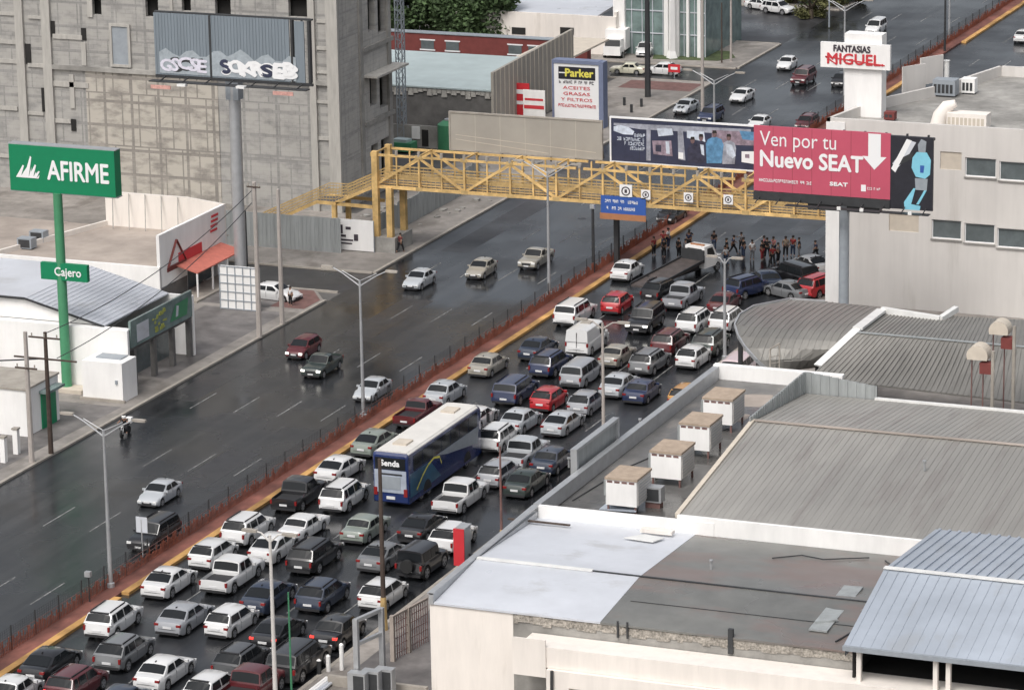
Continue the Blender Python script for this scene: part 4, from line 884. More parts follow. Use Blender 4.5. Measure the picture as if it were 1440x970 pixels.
single('vent_pipe', MB().tube([(x, y, 7.9), (x, y, 8.7), (x + .6, y + 1.5, 9.2), (x + 1.5, y + 2, 9.2)], .22, 8), 'galv', 'fat pale vent pipe bending beside the domed extractors', 'pipe', (x, y, 7.9))

# ---------------------------------------------------------------- tall off-white building
t = thing('office_building', 'tall off-white plastered building with rows of grey windows behind the red billboard', 'building', (40, 95, 0))
WY = 88.5; wx0 = VY(1162, 300, WY)[0]; HT = 16.0
hl = []; wins = []
for px0, py0, px1, py1 in ((1357, 222, 1401, 250), (1405, 227, 1449, 256), (1310, 310, 1352, 336), (1356, 315, 1399, 342), (1402, 321, 1446, 350)):
    a = VY(px0, (py0 + py1) / 2 + 12, WY); b = VY(px1, (py0 + py1) / 2 - 12, WY); hl.append((a[0] - wx0, b[0] - wx0, a[1], b[1]))
hl.append((hl[1][1] + .25, hl[1][1] + 2.8, hl[1][2], hl[1][3])); 
g5 = VY(1250, 326, WY); g6 = VY(1292, 304, WY); hb = (g5[0] - wx0, g6[0] - wx0, g5[1] + .1, g6[1] + .1)
g7 = VY(1322, 238, WY); g8 = VY(1354, 215, WY); hc = (g7[0] - wx0, g8[0] - wx0 - .1, g7[1], g8[1])
part('front_wall', MB().wall((wx0, WY), (64, WY), 0, HT, hl + [hb, hc], .3, (0, 1, 0), .35), 'bwhite', t)
for h in hl: 
    o = part('window', MB().box(wx0 + h[0], wx0 + h[1], WY + .2, WY + .22, h[2], h[3]), 'wglass', t)
    f = MB()
    for q in ((h[0], h[0] + .08, h[2], h[3]), (h[1] - .08, h[1], h[2], h[3]), (h[0] + .08, h[1] - .08, h[2], h[2] + .08), (h[0] + .08, h[1] - .08, h[3] - .08, h[3])): f.box(wx0 + q[0], wx0 + q[1], WY + .14, WY + .197, q[2], q[3])
    part('frame', f, 'letter', o); part('sill', MB().box(wx0 + h[0] - .08, wx0 + h[1] + .08, WY - .12, WY - .002, h[2] - .12, h[2] - .02), 'conc', o)
for h in (hb, hc): part('window', MB().box(wx0 + h[0], wx0 + h[1], WY + .1, WY + .12, h[2], h[3]), 'cream_dk', t, 'brown louvred opening')
foot = [(wx0, WY), (27.4, 97.5), (31.2, 106), (33.6, 115.5), (64, 113.5)]
for a, b in zip(foot, foot[1:]): part('side_wall', MB().wall(a, b, 0, HT, (), .3, (1 if a[1] < 110 else 0, -.3 if a[1] > 110 else 0, 0), .3), 'bwhite', t)
part('roof', MB().add([(wx0 + .2, WY + .3, HT - .9), (64, WY + .3, HT - .9), (64, 113.4, HT - .9), (33.7, 115.3, HT - .9), (31.3, 105.9, HT - .9), (27.5, 97.4, HT - .9)], [(0, 1, 2, 3, 4, 5)]), 'roof_ter', t).data.materials[0] = MT['conc']
part('corner_pier', MB().box(wx0 - .02, wx0 + 1.6, WY - .12, WY - .003, 0, HT - .3), 'white', t)
RZ = HT - .9
def rbx(px, py, w_, d_, h_, m_, nm, lb, cat, gm='steel_dk'):
    x, y = G(px, py, RZ); t_ = thing(nm, lb, cat, (x, y, RZ))
    part('casing', MB().box(x - w_ / 2, x + w_ / 2, y - d_ / 2, y + d_ / 2, RZ + .15, RZ + h_), m_, t_)
    g_ = MB(); n = max(2, int(w_ / .35))
    for k in range(n): g_.box(x - w_ / 2 + .1 + k * (w_ - .2) / n, x - w_ / 2 + .1 + (k + .7) * (w_ - .2) / n, y - d_ / 2 - .015, y - d_ / 2 - .001, RZ + .35, RZ + h_ * .75)
    part('grille', g_, gm, t_); part('foot', MB().box(x - w_ / 2 + .1, x + w_ / 2 - .1, y - d_ / 2 + .1, y + d_ / 2 - .1, RZ, RZ + .15), 'steel_dk', t_); return t_
rbx(1220, 163, 1.6, 1.0, 1.0, 'steel_gr', 'roof_box', 'small grey box on the roof at the foot of the white pylon', 'air conditioner')
rbx(1362, 180, 3.4, 1.5, 1.3, 'cream', 'roof_unit', 'long cream rooftop unit behind the off-white parapet', 'air conditioner', 'cream_dk')
rbx(1330, 135, 2.0, 1.4, 1.5, 'steel_gr', 'roof_unit', 'dark gridded rooftop machine beside the boards on the roof edge', 'air conditioner')
rbx(1363, 132, 1.2, 1.0, 1.4, 'white', 'roof_unit', 'small white upright rooftop unit right of the dark machine', 'air conditioner')
rbx(1252, 170, .9, .8, .8, 'brick_red', 'roof_box', 'small dark red box behind the parapet right of the pylon', 'box')
x, y = G(1328, 178, RZ)
m = MB().tube([(x - .5, y, RZ), (x - .3, y, RZ + .9), (x + .2, y + .1, RZ + 1.7), (x + .9, y + .2, RZ + 2.0)], [.75, .7, .55, .3], 12)
single('air_scoop', m, 'cream', 'fat curved cream air scoop left of the long cream unit', 'vent', (x, y, RZ), smooth=True)
for k, (px, py, lb) in enumerate(((1283, 135, 'pale standing board nearer the white pylon on the roof edge'), (1308, 122, 'pale standing board nearer the dark rooftop machine'))):
    x, y = G(px, py, RZ); t = thing('roof_board', lb, 'board', (x, y, RZ), 'boards on the roof edge')
    part('panel', MB().bar((x - .6, y - 1.1, RZ + 1.5), (x + .8, y + 1.2, RZ + 1.5), .12, 2.4), 'bwhite', t); part('leg', MB().bar((x - .5, y - 1, RZ), (x - .5, y - 1, RZ + .35), .1).bar((x + .7, y + 1, RZ), (x + .7, y + 1, RZ + .35), .1), 'steel_dk', t)
x, y = G(1331, 118, RZ); single('vent_pipe', MB().tube([(x, y, RZ), (x, y, RZ + 1.9), (x, y, RZ + 2.1)], [.24, .24, .3], 10), 'flash', 'white vertical vent pipe beside the roof boards', 'pipe', (x, y, RZ))
# pylon sign
PY = 94.0; a = VY(1187, 166, PY); b = VY(1242, 50, PY)
t = thing('pylon_sign', 'tall white pylon with a white crossbar sign carrying red shop lettering', 'sign', ((a[0] + b[0]) / 2, PY + .5, RZ))
part('pylon', MB().box(a[0], b[0] - .1, PY, PY + 1.4, RZ, b[1]), 'white', t)
c = VY(1154, 94, PY - .3); d = VY(1252, 66, PY - .3)
part('board', MB().box(c[0], d[0], PY - .35, PY - .004, c[1] + .0, d[1] + .1), 'white', t)
cx_, cz_ = (c[0] + d[0]) / 2, (c[1] + d[1]) / 2
part('lettering', text_mb('FANTASIAS', .78, (cx_ - .3, PY - .37, cz_ + .62), bold=.03, width=3.2), 'letter_dk', t)
part('lettering', text_mb('MIGUEL.', 1.3, (cx_ + .0, PY - .37, cz_ - .28), bold=.03, width=4.9), 'letter_red', t)
part('swoosh', MB().bar((cx_ - 2.6, PY - .39, cz_ - .1), (cx_ + 2.6, PY - .39, cz_ - .62), .03, .1).bar((cx_ - 2.6, PY - .39, cz_ - .1), (cx_ - 1.6, PY - .39, cz_ - .75), .03, .1), 'letter_red', t)
# red billboard
BYY = 77.0; a = VY(1060, 268, BYY); m_ = VY(1252, 234, BYY)[0]; b = VY(1312, 246, BYY)[0]; zt_ = VY(1150, 182, BYY)[1]; zb0 = VY(1150, 274, BYY)[1]
t = thing('red_billboard', 'large crimson car advert billboard with white words and a white arrow', 'billboard', ((a[0] + b) / 2, BYY, 0))
part('panel', MB().box(a[0], m_, BYY, BYY + .2, zb0, zt_), 'magenta', t)
for k in range(1, 7): part('seam', MB().box(a[0] + (m_ - a[0]) * k / 7 - .012, a[0] + (m_ - a[0]) * k / 7 + .012, BYY - .003, BYY - .0005, zb0, zt_), 'brick_red', t)
part('picture_panel', MB().box(m_ + .003, b, BYY, BYY + .2, zb0 - .7, zt_ - .15), 'black_vinyl', t)
W_ = m_ - a[0]; Hh = zt_ - zb0
part('lettering', text_mb('Ven por tu', 1.75, (a[0] + W_ * .045, BYY - .02, zb0 + Hh * .80), bold=-.005, width=W_ * .56, align='LEFT'), 'letter', t)
part('lettering', text_mb('Nuevo SEAT', 1.85, (a[0] + W_ * .04, BYY - .02, zb0 + Hh * .49), bold=.05, width=W_ * .75, align='LEFT'), 'letter', t)
part('lettering', illegible((a[0] + W_ * .25, BYY, zb0 + Hh * .17), W_ * .42, .26, 5), 'letter', t, 'small line of white print')
part('lettering', text_mb('SEAT', .42, (a[0] + W_ * .56, BYY - .02, zb0 + Hh * .18), bold=.02, width=W_ * .13, align='LEFT'), 'letter', t)
part('lettering', illegible((a[0] + W_ * .885, BYY, zb0 + Hh * .15), W_ * .1, .2, 6), 'letter', t)
part('logo', MB().box(a[0] + W_ * .79, a[0] + W_ * .825, BYY - .03, BYY - .002, zb0 + Hh * .1, zb0 + Hh * .2), 'letter', t)
X = a[0] + W_ * .885; y = BYY - .02
part('arrow', MB().add([(X - .52, y, zt_ - .08), (X - .52, y, zb0 + Hh * .64), (X - 1.0, y, zb0 + Hh * .64), (X, y, zb0 + Hh * .44), (X + 1.0, y, zb0 + Hh * .64), (X + .52, y, zb0 + Hh * .64), (X + .52, y, zt_ - .08)], [(0, 1, 2, 3, 4, 5, 6)]), 'letter', t)
def blob(pts, m2, e, nm='picture'):
    part(nm, MB().add([(m_ + (b - m_) * u, BYY - e, zb0 - .7 + (zt_ - zb0 + .55) * v) for u, v in pts], [tuple(range(len(pts)))]), m2, t)
blob([(.05, .62), (.45, .95), (.6, .93), (.4, .72), (.15, .55)], 'roof_pale', .01); blob([(.02, .55), (.12, .5), (.5, .95), (.38, .97)], 'letter', .014); blob([(.2, .6), (.5, .7), (.55, .8), (.3, .72)], 'steel_dk', .018)
blob([(.52, .72), (.62, .8), (.85, .8), (.95, .7), (.93, .5), (.82, .44), (.6, .46), (.5, .58)], 'cyan', .02); blob([(.58, .44), (.88, .44), (.86, .28), (.6, .28)], 'steel_gr', .022); blob([(.66, .80), (.82, .80), (.84, .95), (.72, .98), (.64, .9)], 'steel_gr', .024)
blob([(.55, .3), (.6, .3), (.5, .08), (.72, .06), (.7, .0), (.35, .0), (.33, .1)], 'cyan', .026); blob([(.8, .28), (.86, .28), (.68, .08), (.62, .08)], 'cyan', .03); blob([(.7, .62), (.8, .62), (.78, .52), (.7, .52)], 'blue_sign', .034)
fr = MB(); fr.box(a[0], m_, BYY - .1, BYY + .5, zb0 - .75, zb0 - .05); 
for k in range(9): X = a[0] + .5 + k * (b - a[0] - 1) / 8; fr.bar((X, BYY + .4, zb0 - .3), (X, BYY + .4, zt_), .16); fr.bar((X, BYY - .1, zb0 - .5), (X, BYY - 1.2, zb0 - .75), .07)
fr.box(a[0], b, BYY + .3, BYY + .6, zt_ - .4, zt_ - .2); fr.box(a[0] + 3, b, BYY - 1.25, BYY - .6, zb0 - .85, zb0 - .78)
part('frame', fr, 'steel_dk', t)
pcx = VY(1186, 350, BYY + .4)[0]
part('column', MB().tube([(pcx, BYY + .6, 0), (pcx, BYY + .6, zb0 - .3)], .42, 16), 'steel_gr', t, smooth=True)
part('crossbeam', MB().box(pcx - 3, pcx + 3, BYY + .3, BYY + .9, zb0 - 1.3, zb0 - .76), 'steel_dk', t)
for px in (1180, 1212, 1280): q = VY(px, 285, BYY - 1.3); part('floodlight', MB().box(q[0] - .15, q[0] + .15, BYY - 1.45, BYY - 1.26, zb0 - .8, zb0 - .55), 'lamp_w', t)

# ---------------------------------------------------------------- background blocks
t = thing('pale_roof_shed', 'long shed with a pale teal metal roof and ragged grey wall beyond the tan billboard', 'shed', (-40, 150, 0))
part('roof', MB().slab([[(-70, 144, 4.9), (-26.9, 144, 4.9)], [(-70, 161, 5.2), (-27.0, 161, 5.2)]], .15), 'roof_far', t)
part('wall', MB().box(-70, -26.9, 144.2, 144.5, 0, 4.7), 'conc_dk', t)
ch = MB(); 
for k in range(26): x = -41 + k * .54; ch.box(x, x + .6, 144.08, 144.22, 4.75 - r2.uniform(.3, 1.0), 4.7)
part('chipped_plaster', ch, 'conc_lt', t)
t = thing('yard_wall', 'low grey yard wall with a white panel in front of the ragged shed', 'wall', (-34, 137, 0))
part('wall', MB().box(-60, -25.5, 137, 137.2, 0, 2.3), 'conc', t)
a = VY(579, 190, 136.9); part('notice', MB().box(a[0], a[0] + .9, 136.9, 136.995, .9, 2.2), 'white', t); part('doorway', MB().box(a[0] + 1.1, a[0] + 1.8, 136.93, 136.997, .2, 1.9), 'hole', t)
x, y = G(631, 210); t = thing('green_tank', 'dark green water tank half hidden behind the blank tan billboard', 'tank', (x, y, 0))
part('tank', MB().tube([(x, y, 0), (x, y, 2.6), (x, y, 3.0)], [1.1, 1.1, .5], 14), 'green_pole', t, smooth=True); part('lid', MB().tube([(x, y, 2.95), (x, y, 3.15)], .4, 10), 'galv', t)
x, y = G(566, 214); t = thing('green_skip', 'small green rubble skip heaped with white sacks near the tower', 'skip', (x, y, 0))
part('body', MB().prism([(x - 1.3, y - .8), (x + 1.3, y - .8), (x + 1.3, y + .8), (x - 1.3, y + .8)], .2, 1.1), 'green_pole', t); part('load', MB().prism([(x - 1.0, y - .5), (x + .7, y - .6), (x + .9, y + .4), (x - .6, y + .6)], 1.1, 1.4), 'roof_far', t)
DX = -26.6; a = VX(697, 150, DX); b = VX(697, 97, DX); c = VX(779, 62, DX)
t = thing('plank_fence', 'tall beige panelled side wall running away behind the white and blue price sign', 'wall', (DX, 150, 0))
y0_, y1_ = 143.0, c[0] if c[0] < 175 else 170
part('wall', MB().add([(DX, y0_, 0), (DX, 166, 0), (DX, 166, 7.6), (DX, y0_, 7.0), (DX - .3, y0_, 0), (DX - .3, 166, 0), (DX - .3, 166, 7.6), (DX - .3, y0_, 7.0)], [(0, 1, 2, 3), (7, 6, 5, 4), (3, 2, 6, 7), (0, 3, 7, 4), (1, 5, 6, 2)]), 'tan_bb', t)
pl = MB(); k = y0_ + .6
while k < 166: pl.box(DX, DX + .04, k, k + .1, 0, 7.0 + (k - y0_) / 23 * .6); k += 1.2
part('batten', pl, 'cream_dk', t)
part('canopy', MB().box(-33, DX - .4, 165, 178, 4.2, 4.4), 'cream_dk', t)
# small signs at its foot
for k, (px0, py0, px1, py1, m_2, lb) in enumerate(((703, 128, 717, 168, 'roof_pale', 'narrow white sign board, leftmost of the small boards'), (718, 118, 744, 166, 'red', 'slanted red sign board between two white boards'), (736, 128, 766, 165, 'white', 'wide white sign board with red edging left of the blue sign'))):
    yk = 150 - k * .7; a = VY(px0, py1, yk); b = VY(px1, py0, yk); z0_ = max(.2, a[1])
    t = thing('sign_board', lb, 'sign', (a[0], yk, 0), 'small boards beside the blue sign'); part('panel', MB().box(a[0], b[0], yk, yk + .12, z0_, b[1]), m_2, t)
    part('post', MB().bar((a[0] + .1, yk + .2, 0), (a[0] + .1, yk + .2, b[1]), .1).bar((b[0] - .1, yk + .2, 0), (b[0] - .1, yk + .2, b[1]), .1), 'steel_dk', t)
    d_ = MB(); w_ = b[0] - a[0]; h_ = b[1] - z0_
    if k == 1: d_.box(a[0] + .2, b[0] - .2, yk - .02, yk - .001, z0_ + h_ * .7, z0_ + h_ * .82).box(a[0] + .2, b[0] - .3, yk - .02, yk - .001, z0_ + h_ * .4, z0_ + h_ * .5)
    else: d_.box(a[0] + .1, b[0] - .1, yk - .02, yk - .001, z0_ + h_ * .32, z0_ + h_ * .45).box(a[0] + .2, b[0] - .2, yk - .02, yk - .001, z0_ + h_ * .62, z0_ + h_ * .7)
    part('print', d_, 'letter' if k == 1 else 'letter_red', t)
PK = 151.0; a = VY(780, 172, PK); b = VY(842, 92, PK); z0_ = 0.3
t = thing('price_sign', 'white lettered sign with black header in a thick blue frame', 'sign', ((a[0] + b[0]) / 2, PK, 0))
part('panel', MB().box(a[0], b[0], PK, PK + .1, z0_, b[1]), 'letter', t)
fr = MB(); fr.box(b[0], b[0] + .5, PK - .1, PK + 1.2, 0, b[1] + .3); fr.box(a[0] - .25, a[0] - .02, PK + .0, PK + 1.2, 0, b[1] + .3); fr.box(a[0] - .02, b[0], PK - .1, PK + 1.2, b[1] + .003, b[1] + .35)
part('frame', fr, 'steel_gr', t).data.materials[0] = mat('dull_blue_paint', (.17, .20, .30), .6, var=.1)
cx_ = (a[0] + b[0]) / 2; w_ = b[0] - a[0]; zz = b[1]
part('header', MB().box(a[0] + w_ * .1, b[0] - w_ * .08, PK - .03, PK - .002, zz - 1.65, zz - .35), 'black_vinyl', t)
part('lettering', text_mb('Parker', 1.15, (cx_ + .3, PK - .05, zz - 1.0), bold=.04, width=w_ * .62), 'letter_yel', t); part('lettering', MB().box(a[0] + w_ * .11, a[0] + w_ * .26, PK - .05, PK - .03, zz - 1.05, zz - .93), 'letter', t)
for i, (s_, ww) in enumerate((('HIDRAULICA', .78), ('ACEITES', .66), ('GRASAS', .64), ('Y FILTROS', .76), ('TORNILLERIA', .82))):
    if i in (0, 4): part('lettering', illegible((cx_, PK, zz - 1.95 - i * .62), w_ * ww, .32, 70 + i), 'letter_dk' if i == 0 else 'letter_red', t)
    else: part('lettering', text_mb(s_, .48, (cx_, PK - .02, zz - 1.95 - i * .62), bold=.0, width=w_ * ww * .92), 'letter_red', t)
# maroon low building
t = thing('maroon_building', 'low maroon building with white window frames under the tree', 'building', (-45, 184, 0))
part('wall', MB().box(-75, -31.5, 183, 184.2, 0, 2.9), 'brick_red', t); part('coping', MB().box(-75, -31.4, 182.9, 184.3, 2.903, 3.0), 'steel_gr', t)
for px in (601, 636, 724, 752, 797):
    q = VY(px, 70, 182.9)[0]; w_ = part('window', MB().box(q - .8, q + .8, 182.94, 182.997, 1.1, 2.1), 'wglass', t); part('frame', MB().box(q - .95, q + .95, 182.95, 182.999, 2.103, 2.25).box(q - .95, q + .95, 182.9, 182.999, .95, 1.097), 'letter', w_)
t = thing('white_hall', 'plain white building with a lilac roof and two small black windows at the top', 'building', (-38, 196, 0))
a = VY(708, 18, 190.5); b = VY(866, 40, 190.5); xr = b[0]; zh = VY(780, 20, 190.5)[1]
part('wall', MB().box(a[0] - 6, xr, 190.5, 190.8, 0, zh), 'cream', t); part('side_wall', MB().box(xr - .3, xr, 190.803, 215, 0, zh + .5), 'cream', t)
part('roof', MB().slab([[(a[0] - 6, 190.81, zh - .1), (xr - 2.5, 190.81, zh - .1)], [(a[0] - 6, 215, zh + 1.2), (xr - 2.5, 215, zh + 1.2)]], .2), 'roof_pale', t)
for px in (729, 797): q = VY(px, 44, 190.4); part('window', MB().box(q[0] - .85, q[0] + .85, 190.44, 190.497, q[1] - .4, q[1] + .4), 'hole', t)
# glass showroom
t = thing('showroom', 'glass fronted car showroom with white columns at the top of the picture', 'showroom', (-24, 196, 0))
a = VY(866, 85, 190.0)[0]; b = VY(984, 85, 190.0)[0]
part('glazing', MB().box(a, b, 192.0, 192.1, 0, 9), 'gglass', t)
part('side_glazing', MB().box(b - .1, b, 192.11, 205, 0, 9), 'gglass', t)
for px, w2 in ((872, .7), (938, .25), (950, .5), (968, .15), (984, .2)): q = VY(px, 80, 191.8)[0]; part('column', MB().box(q - w2, q + w2, 191.5, 191.995, 0, 9.2), 'white', t)
mu = MB()
for z in (2.6, 5.2, 7.6): mu.box(a, b, 191.9, 191.997, z, z + .12)
for k in range(9): q = a + (b - a) * k / 8; mu.box(q - .04, q + .04, 191.92, 191.996, 0, 9)
part('mullion', mu, 'roof_pale', t); part('canopy', MB().box(a - .5, b + .5, 190.4, 206, 9.203, 9.7), 'white', t)
q = VY(945, 88, 190.6)[0]
t2 = thing('white_pylon', 'slim flared white pylon in front of the glass showroom', 'pylon', (q, 190.6, 0)); part('shaft', MB().tube([(q, 190.6, 0), (q, 190.6, 1.0), (q, 190.6, 8.5)], [.75, .4, .33], 4), 'white', t2)
# trees
def tree(name, lb, cat, x, y, h, rad, n, m_leaf, seed, trunk=True, group=None, flat=.75, leaf=.34):
    rr = random.Random(seed); t = thing(name, lb, cat, (x, y, 0), group)
    if trunk:
        tk = MB(); tk.tube([(x, y, 0), (x + .1, y, h * .3), (x, y + .1, h * .55)], [.35, .26, .18], 8)
        for k in range(5):
            a = k * 1.3 + rr.random(); tk.tube([(x, y, h * .35), (x + math.cos(a) * rad * .4, y + math.sin(a) * rad * .4, h * .6), (x + math.cos(a) * rad * .7, y + math.sin(a) * rad * .7, h * .78)], [.16, .1, .05], 6)
        part('trunk', tk, 'bark', t)
    cl = []
    for k in range(26):
        a, b = rr.uniform(0, 6.283), rr.uniform(-.9, 1); r_ = rad * rr.uniform(.35, .92) * math.sqrt(max(.1, 1 - b * b * .8)); cl.append((x + math.cos(a) * r_, y + math.sin(a) * r_, h * .50 + b * rad * flat * .9, rad * rr.uniform(.22, .42)))
    m = MB()
    for k in range(n):
        cx, cy, cz, cr_ = rr.choice(cl); d = Vector((rr.gauss(0, 1), rr.gauss(0, 1), rr.gauss(0, 1))).normalized() * cr_ * rr.uniform(.55, 1.05)
        p = Vector((cx, cy, cz)) + d; u = Vector((rr.gauss(0, 1), rr.gauss(0, 1), rr.gauss(0, .5))).normalized(); v = u.cross(Vector((rr.gauss(0, 1), rr.gauss(0, 1), rr.gauss(0, 1)))).normalized(); s_ = leaf * rr.uniform(.6, 1.3)
        if p.z < .15: p.z = .15 + rr.random() * .2
        m.add([p - u * s_, p - v * s_ * .55, p + u * s_, p + v * s_ * .55], [(0, 1, 2, 3)])
    part('crown', m, m_leaf, t); return t
tree('leafy_tree', 'broad dark green tree above the maroon building, left of the white hall', 'tree', -50.0, 193, 9.6, 6.0, 17000, 'leaf', 5)
tree('leafy_tree', 'dark green tree crown hugging the concrete tower, left of the broad tree', 'tree', -57.5, 193, 8.5, 4.8, 10000, 'leaf', 6)
k = 0
for px, py, r_, hh, lb in ((1140, 26, 2.3, 3.2, 'yellowish bush on the verge nearest the avenue at the top'), (1172, 10, 2.8, 5.0, 'taller yellowish bush behind the roadside pole at the top edge'), (1118, 6, 2.0, 2.4, 'low scrubby bush beside the parked white cars at the top edge'), (1205, 4, 1.8, 3.0, 'small bush closest to the traffic lanes at the top edge')):
    x, y = G(px, py); tree('bush', lb, 'bush', x, y, hh, r_, 2600, 'leaf_y', 20 + k, trunk=True, flat=.8, leaf=.22); k += 1

# ---------------------------------------------------------------- poles and lamps
def lamp(x, y, h, lb, g_, m='galv', arm=2.6, ang=None, low=False):
    t = thing('street_lamp', lb, 'street lamp', (x, y, .1), g_)
    part('pole', MB().tube([(x, y, .1), (x, y, .45), (x, y, .5), (x, y, h)], [.26, .26, .15, .085], 10), m, t, smooth=True)
    for s_ in (-1, 1):
        dz = .85 if not low else .12; ar = MB(); ar.tube([(x, y, h - .45), (x + s_ * arm * .55, y, h + dz * .55), (x + s_ * arm * .85, y, h + dz)], [.06, .05, .045], 8)
        if not low: ar.tube([(x, y, h - .05), (x + s_ * arm * .55, y, h + dz * .75)], .03, 6)
        a_ = part('arm', ar, m, t); ex = x + s_ * arm * .83
        part('lamp_head', MB().prism([(ex, y - .13), (ex + s_ * .5, y - .2), (ex + s_ * .95, y - .12), (ex + s_ * .95, y + .12), (ex + s_ * .5, y + .2), (ex, y + .13)][::s_], h + dz - .05, h + dz + .1), 'kerb', a_)
    return t
gl = 'tall double arm street lamps along the median'
for (x, y, lb) in ((3.6, 1.7, 'double arm median lamp nearest the camera, at the lower left'), (3.0, 43.7, 'double arm median lamp between the green pickup and the silver sedan'), (2.7, 83.3, 'double arm median lamp just in front of the footbridge'), (2.9, 126.5, 'double arm median lamp rising behind the picture advert billboard'), (3.0, 169, 'median lamp whose slim pole passes behind the white crossbar sign'), (3.0, 211, 'farthest median lamp, its pole standing right of the white pylon')):
    lamp(x, y, 10.9, lb, gl)
lamp(23.7, -15.4, 11.1, 'white street lamp with two short arms in the foreground traffic queue', 'right kerb lamps', 'bwhite', 1.0, low=True)
lamp(23.7, 40.4, 10.1, 'pale right kerb lamp with short arms beside the silver minivan', 'right kerb lamps', 'pole_conc', 1.4, low=True)
lamp(23.6, 68.3, 8.4, 'grey right kerb lamp next to the curved brown roof', 'right kerb lamps', 'galv', .7, low=True)
gp = 'utility poles'
def pole(x, y, h, r_, m, lb, yel=0, arms=(), nm='utility_pole'):
    t = thing(nm, lb, 'pole', (x, y, .1), gp)
    part('shaft', MB().tube([(x, y, .1 + yel), (x, y, h)], [r_, r_ * .7], 8), m, t, smooth=True)
    if yel: part('base_band', MB().tube([(x, y, .1), (x, y, .1 + yel - .003)], [r_ * 1.5, r_ * 1.15], 8), 'yellow_dk', t)
    for z, w_ in arms: part('crossarm', MB().bar((x - w_, y - .15, z), (x + w_, y - .15, z), .1, .12), 'wood', t)
    if arms:
        for s_ in (-.8, 0, .8): part('insulator', MB().tube([(x + s_ * arms[0][1], y - .15, arms[0][0] + .05), (x + s_ * arms[0][1], y - .15, arms[0][0] + .3)], .06, 6), 'kerb', t)
    return t
pole(23.95, .0, 11.4, .17, 'wood', 'dark pole with yellow base in front of the white sedan by the fence', 2.2)
pole(23.8, 20.2, 6.5, .10, 'rust', 'short reddish pole with yellow base beside the white pickup', .5)
x, y = G(72, 640); pole(x, y, 9.4, .2, 'wood', 'dark brown wooden pole in front of the green sign pole', 0, ((9.0, 1.3), (7.4, 2.6)))
x, y = G(45, 652); pole(x, y, 10.0, .22, 'pole_conc', 'pale concrete pole at the left edge by the white bollards', 0, ((7.3, .9),))
x, y = G(365, 476); pole(x, y, 13.2, .24, 'pole_conc', 'thick pale concrete pole left of the pink-based pole at the street corner', 0, ((12.8, .6),))
x, y = G(397, 457); pole(x, y, 11.6, .22, 'pole_conc', 'concrete pole with a pinkish lower half at the street corner', 0)
x, y = G(348, 380); pole(x, y, 5.4, .09, 'steel_dk', 'thin black post with white boxes near the bridge stairs', 0)
pole(23.9, -13.6, 7.0, .07, 'green_pole', 'thin green post beside the foreground white lamp', 0)
x, y = G(911, 138); pole(x, y, 16, .35, 'steel_dk', 'thick black pole in front of the glass showroom')
x, y = G(988, 160); pole(x, y, 14, .2, 'pole_conc', 'pale pole on the corner kerb right of the showroom')
x, y = G(1028, 88); pole(x, y, 12, .14, 'pole_conc', 'slim pale pole on the far kerb corner')
x, y = G(1015, 90); pole(x, y, 7, .1, 'wood', 'short dark pole beside the slim pale pole at the far corner')
x, y = G(1166, 40); pole(x, y, 9, .1, 'steel_gr', 'slim grey pole standing in the bushes at the top edge')
def hpost(x, y, h, r_, lb): 
    t = thing('camera_post', lb, 'post', (x, y, .1), 'dark posts on the median'); part('shaft', MB().tube([(x, y, .1), (x, y, h)], [r_, r_ * .8], 8), 'steel_dk', t); part('head', MB().box(x - .2, x + .2, y - .2, y + .1, h, h + .35), 'galv', t)
hpost(3.4, 92.2, 5.9, .16, 'thick dark green post on the median just in front of the blue sign')
x, y = G(1362, 95); hpost(max(3.6, min(4.5, x)), y + 8, 8, .14, 'dark post on the far median right of the white pylon')
x, y = G(134, 850); hpost(3.7, y, 1.9, .05, 'short dark post with a pale head on the median near the nearest lamp')
# small road signs on the median
x, y = 3.3, 8.0
t = thing('road_sign', 'small grey sign seen from behind on the median in front of the black car', 'sign', (x, y, .17)); q = VY(200, 741, y)
part('post', MB().bar((x - .6, y, .17), (x - .6, y, 2.8), .07), 'galv', t); part('plate', MB().box(x - 1.0, x - .15, y - .03, y - .005, 1.9, 3.0), 'roof_pale', t)
# yard gate, frame, ac cluster, bollards
t = thing('iron_fence', 'rusty iron railing closing the yard beside the cream wall', 'fence', (26, -2, .1))
m = MB(); A_, B_ = G(553, 932), G(602, 905); A_ = Vector((*A_, 0)); B_ = Vector((*B_, 0)); n = 16
for k in range(n + 1): p = A_ + (B_ - A_) * k / n; m.bar((p.x, p.y, .1), (p.x, p.y, 3.0), .045)
for z in (.5, 1.0, 1.5, 2.0, 2.5): m.bar((A_.x, A_.y, z), (B_.x, B_.y, z), .03)
part('bars', m, 'rust', t); part('top_rail', MB().bar((A_.x, A_.y, 3.0), (B_.x, B_.y, 3.0), .14), 'roof_earth', t)
for f in (0, .45): p = A_ + (B_ - A_) * f; part('post', MB().box(p.x - .13, p.x + .13, p.y - .13, p.y + .13, .1, 3.1), 'roof_earth', t)
q0 = VY(500, 872, -12.0); q1 = VY(536, 855, -9.6)
t = thing('sign_gantry', 'empty pale metal frame standing in front of the dark traffic at the bottom', 'frame', (28, -11, .1)); m = MB()
m.bar((q0[0], -12, .1), (q0[0], -12, 5.2), .3); m.bar((q1[0] - .0, -9.6, .1), (q1[0], -9.6, 5.2), .3); part('post', m, 'galv', t)
m = MB(); m.bar((q0[0], -12, 5.1), (q1[0], -9.6, 5.1), .25, .22); m.bar((q0[0], -12, 3.6), (q1[0], -9.6, 3.6), .22, .2); part('beam', m, 'galv', t)
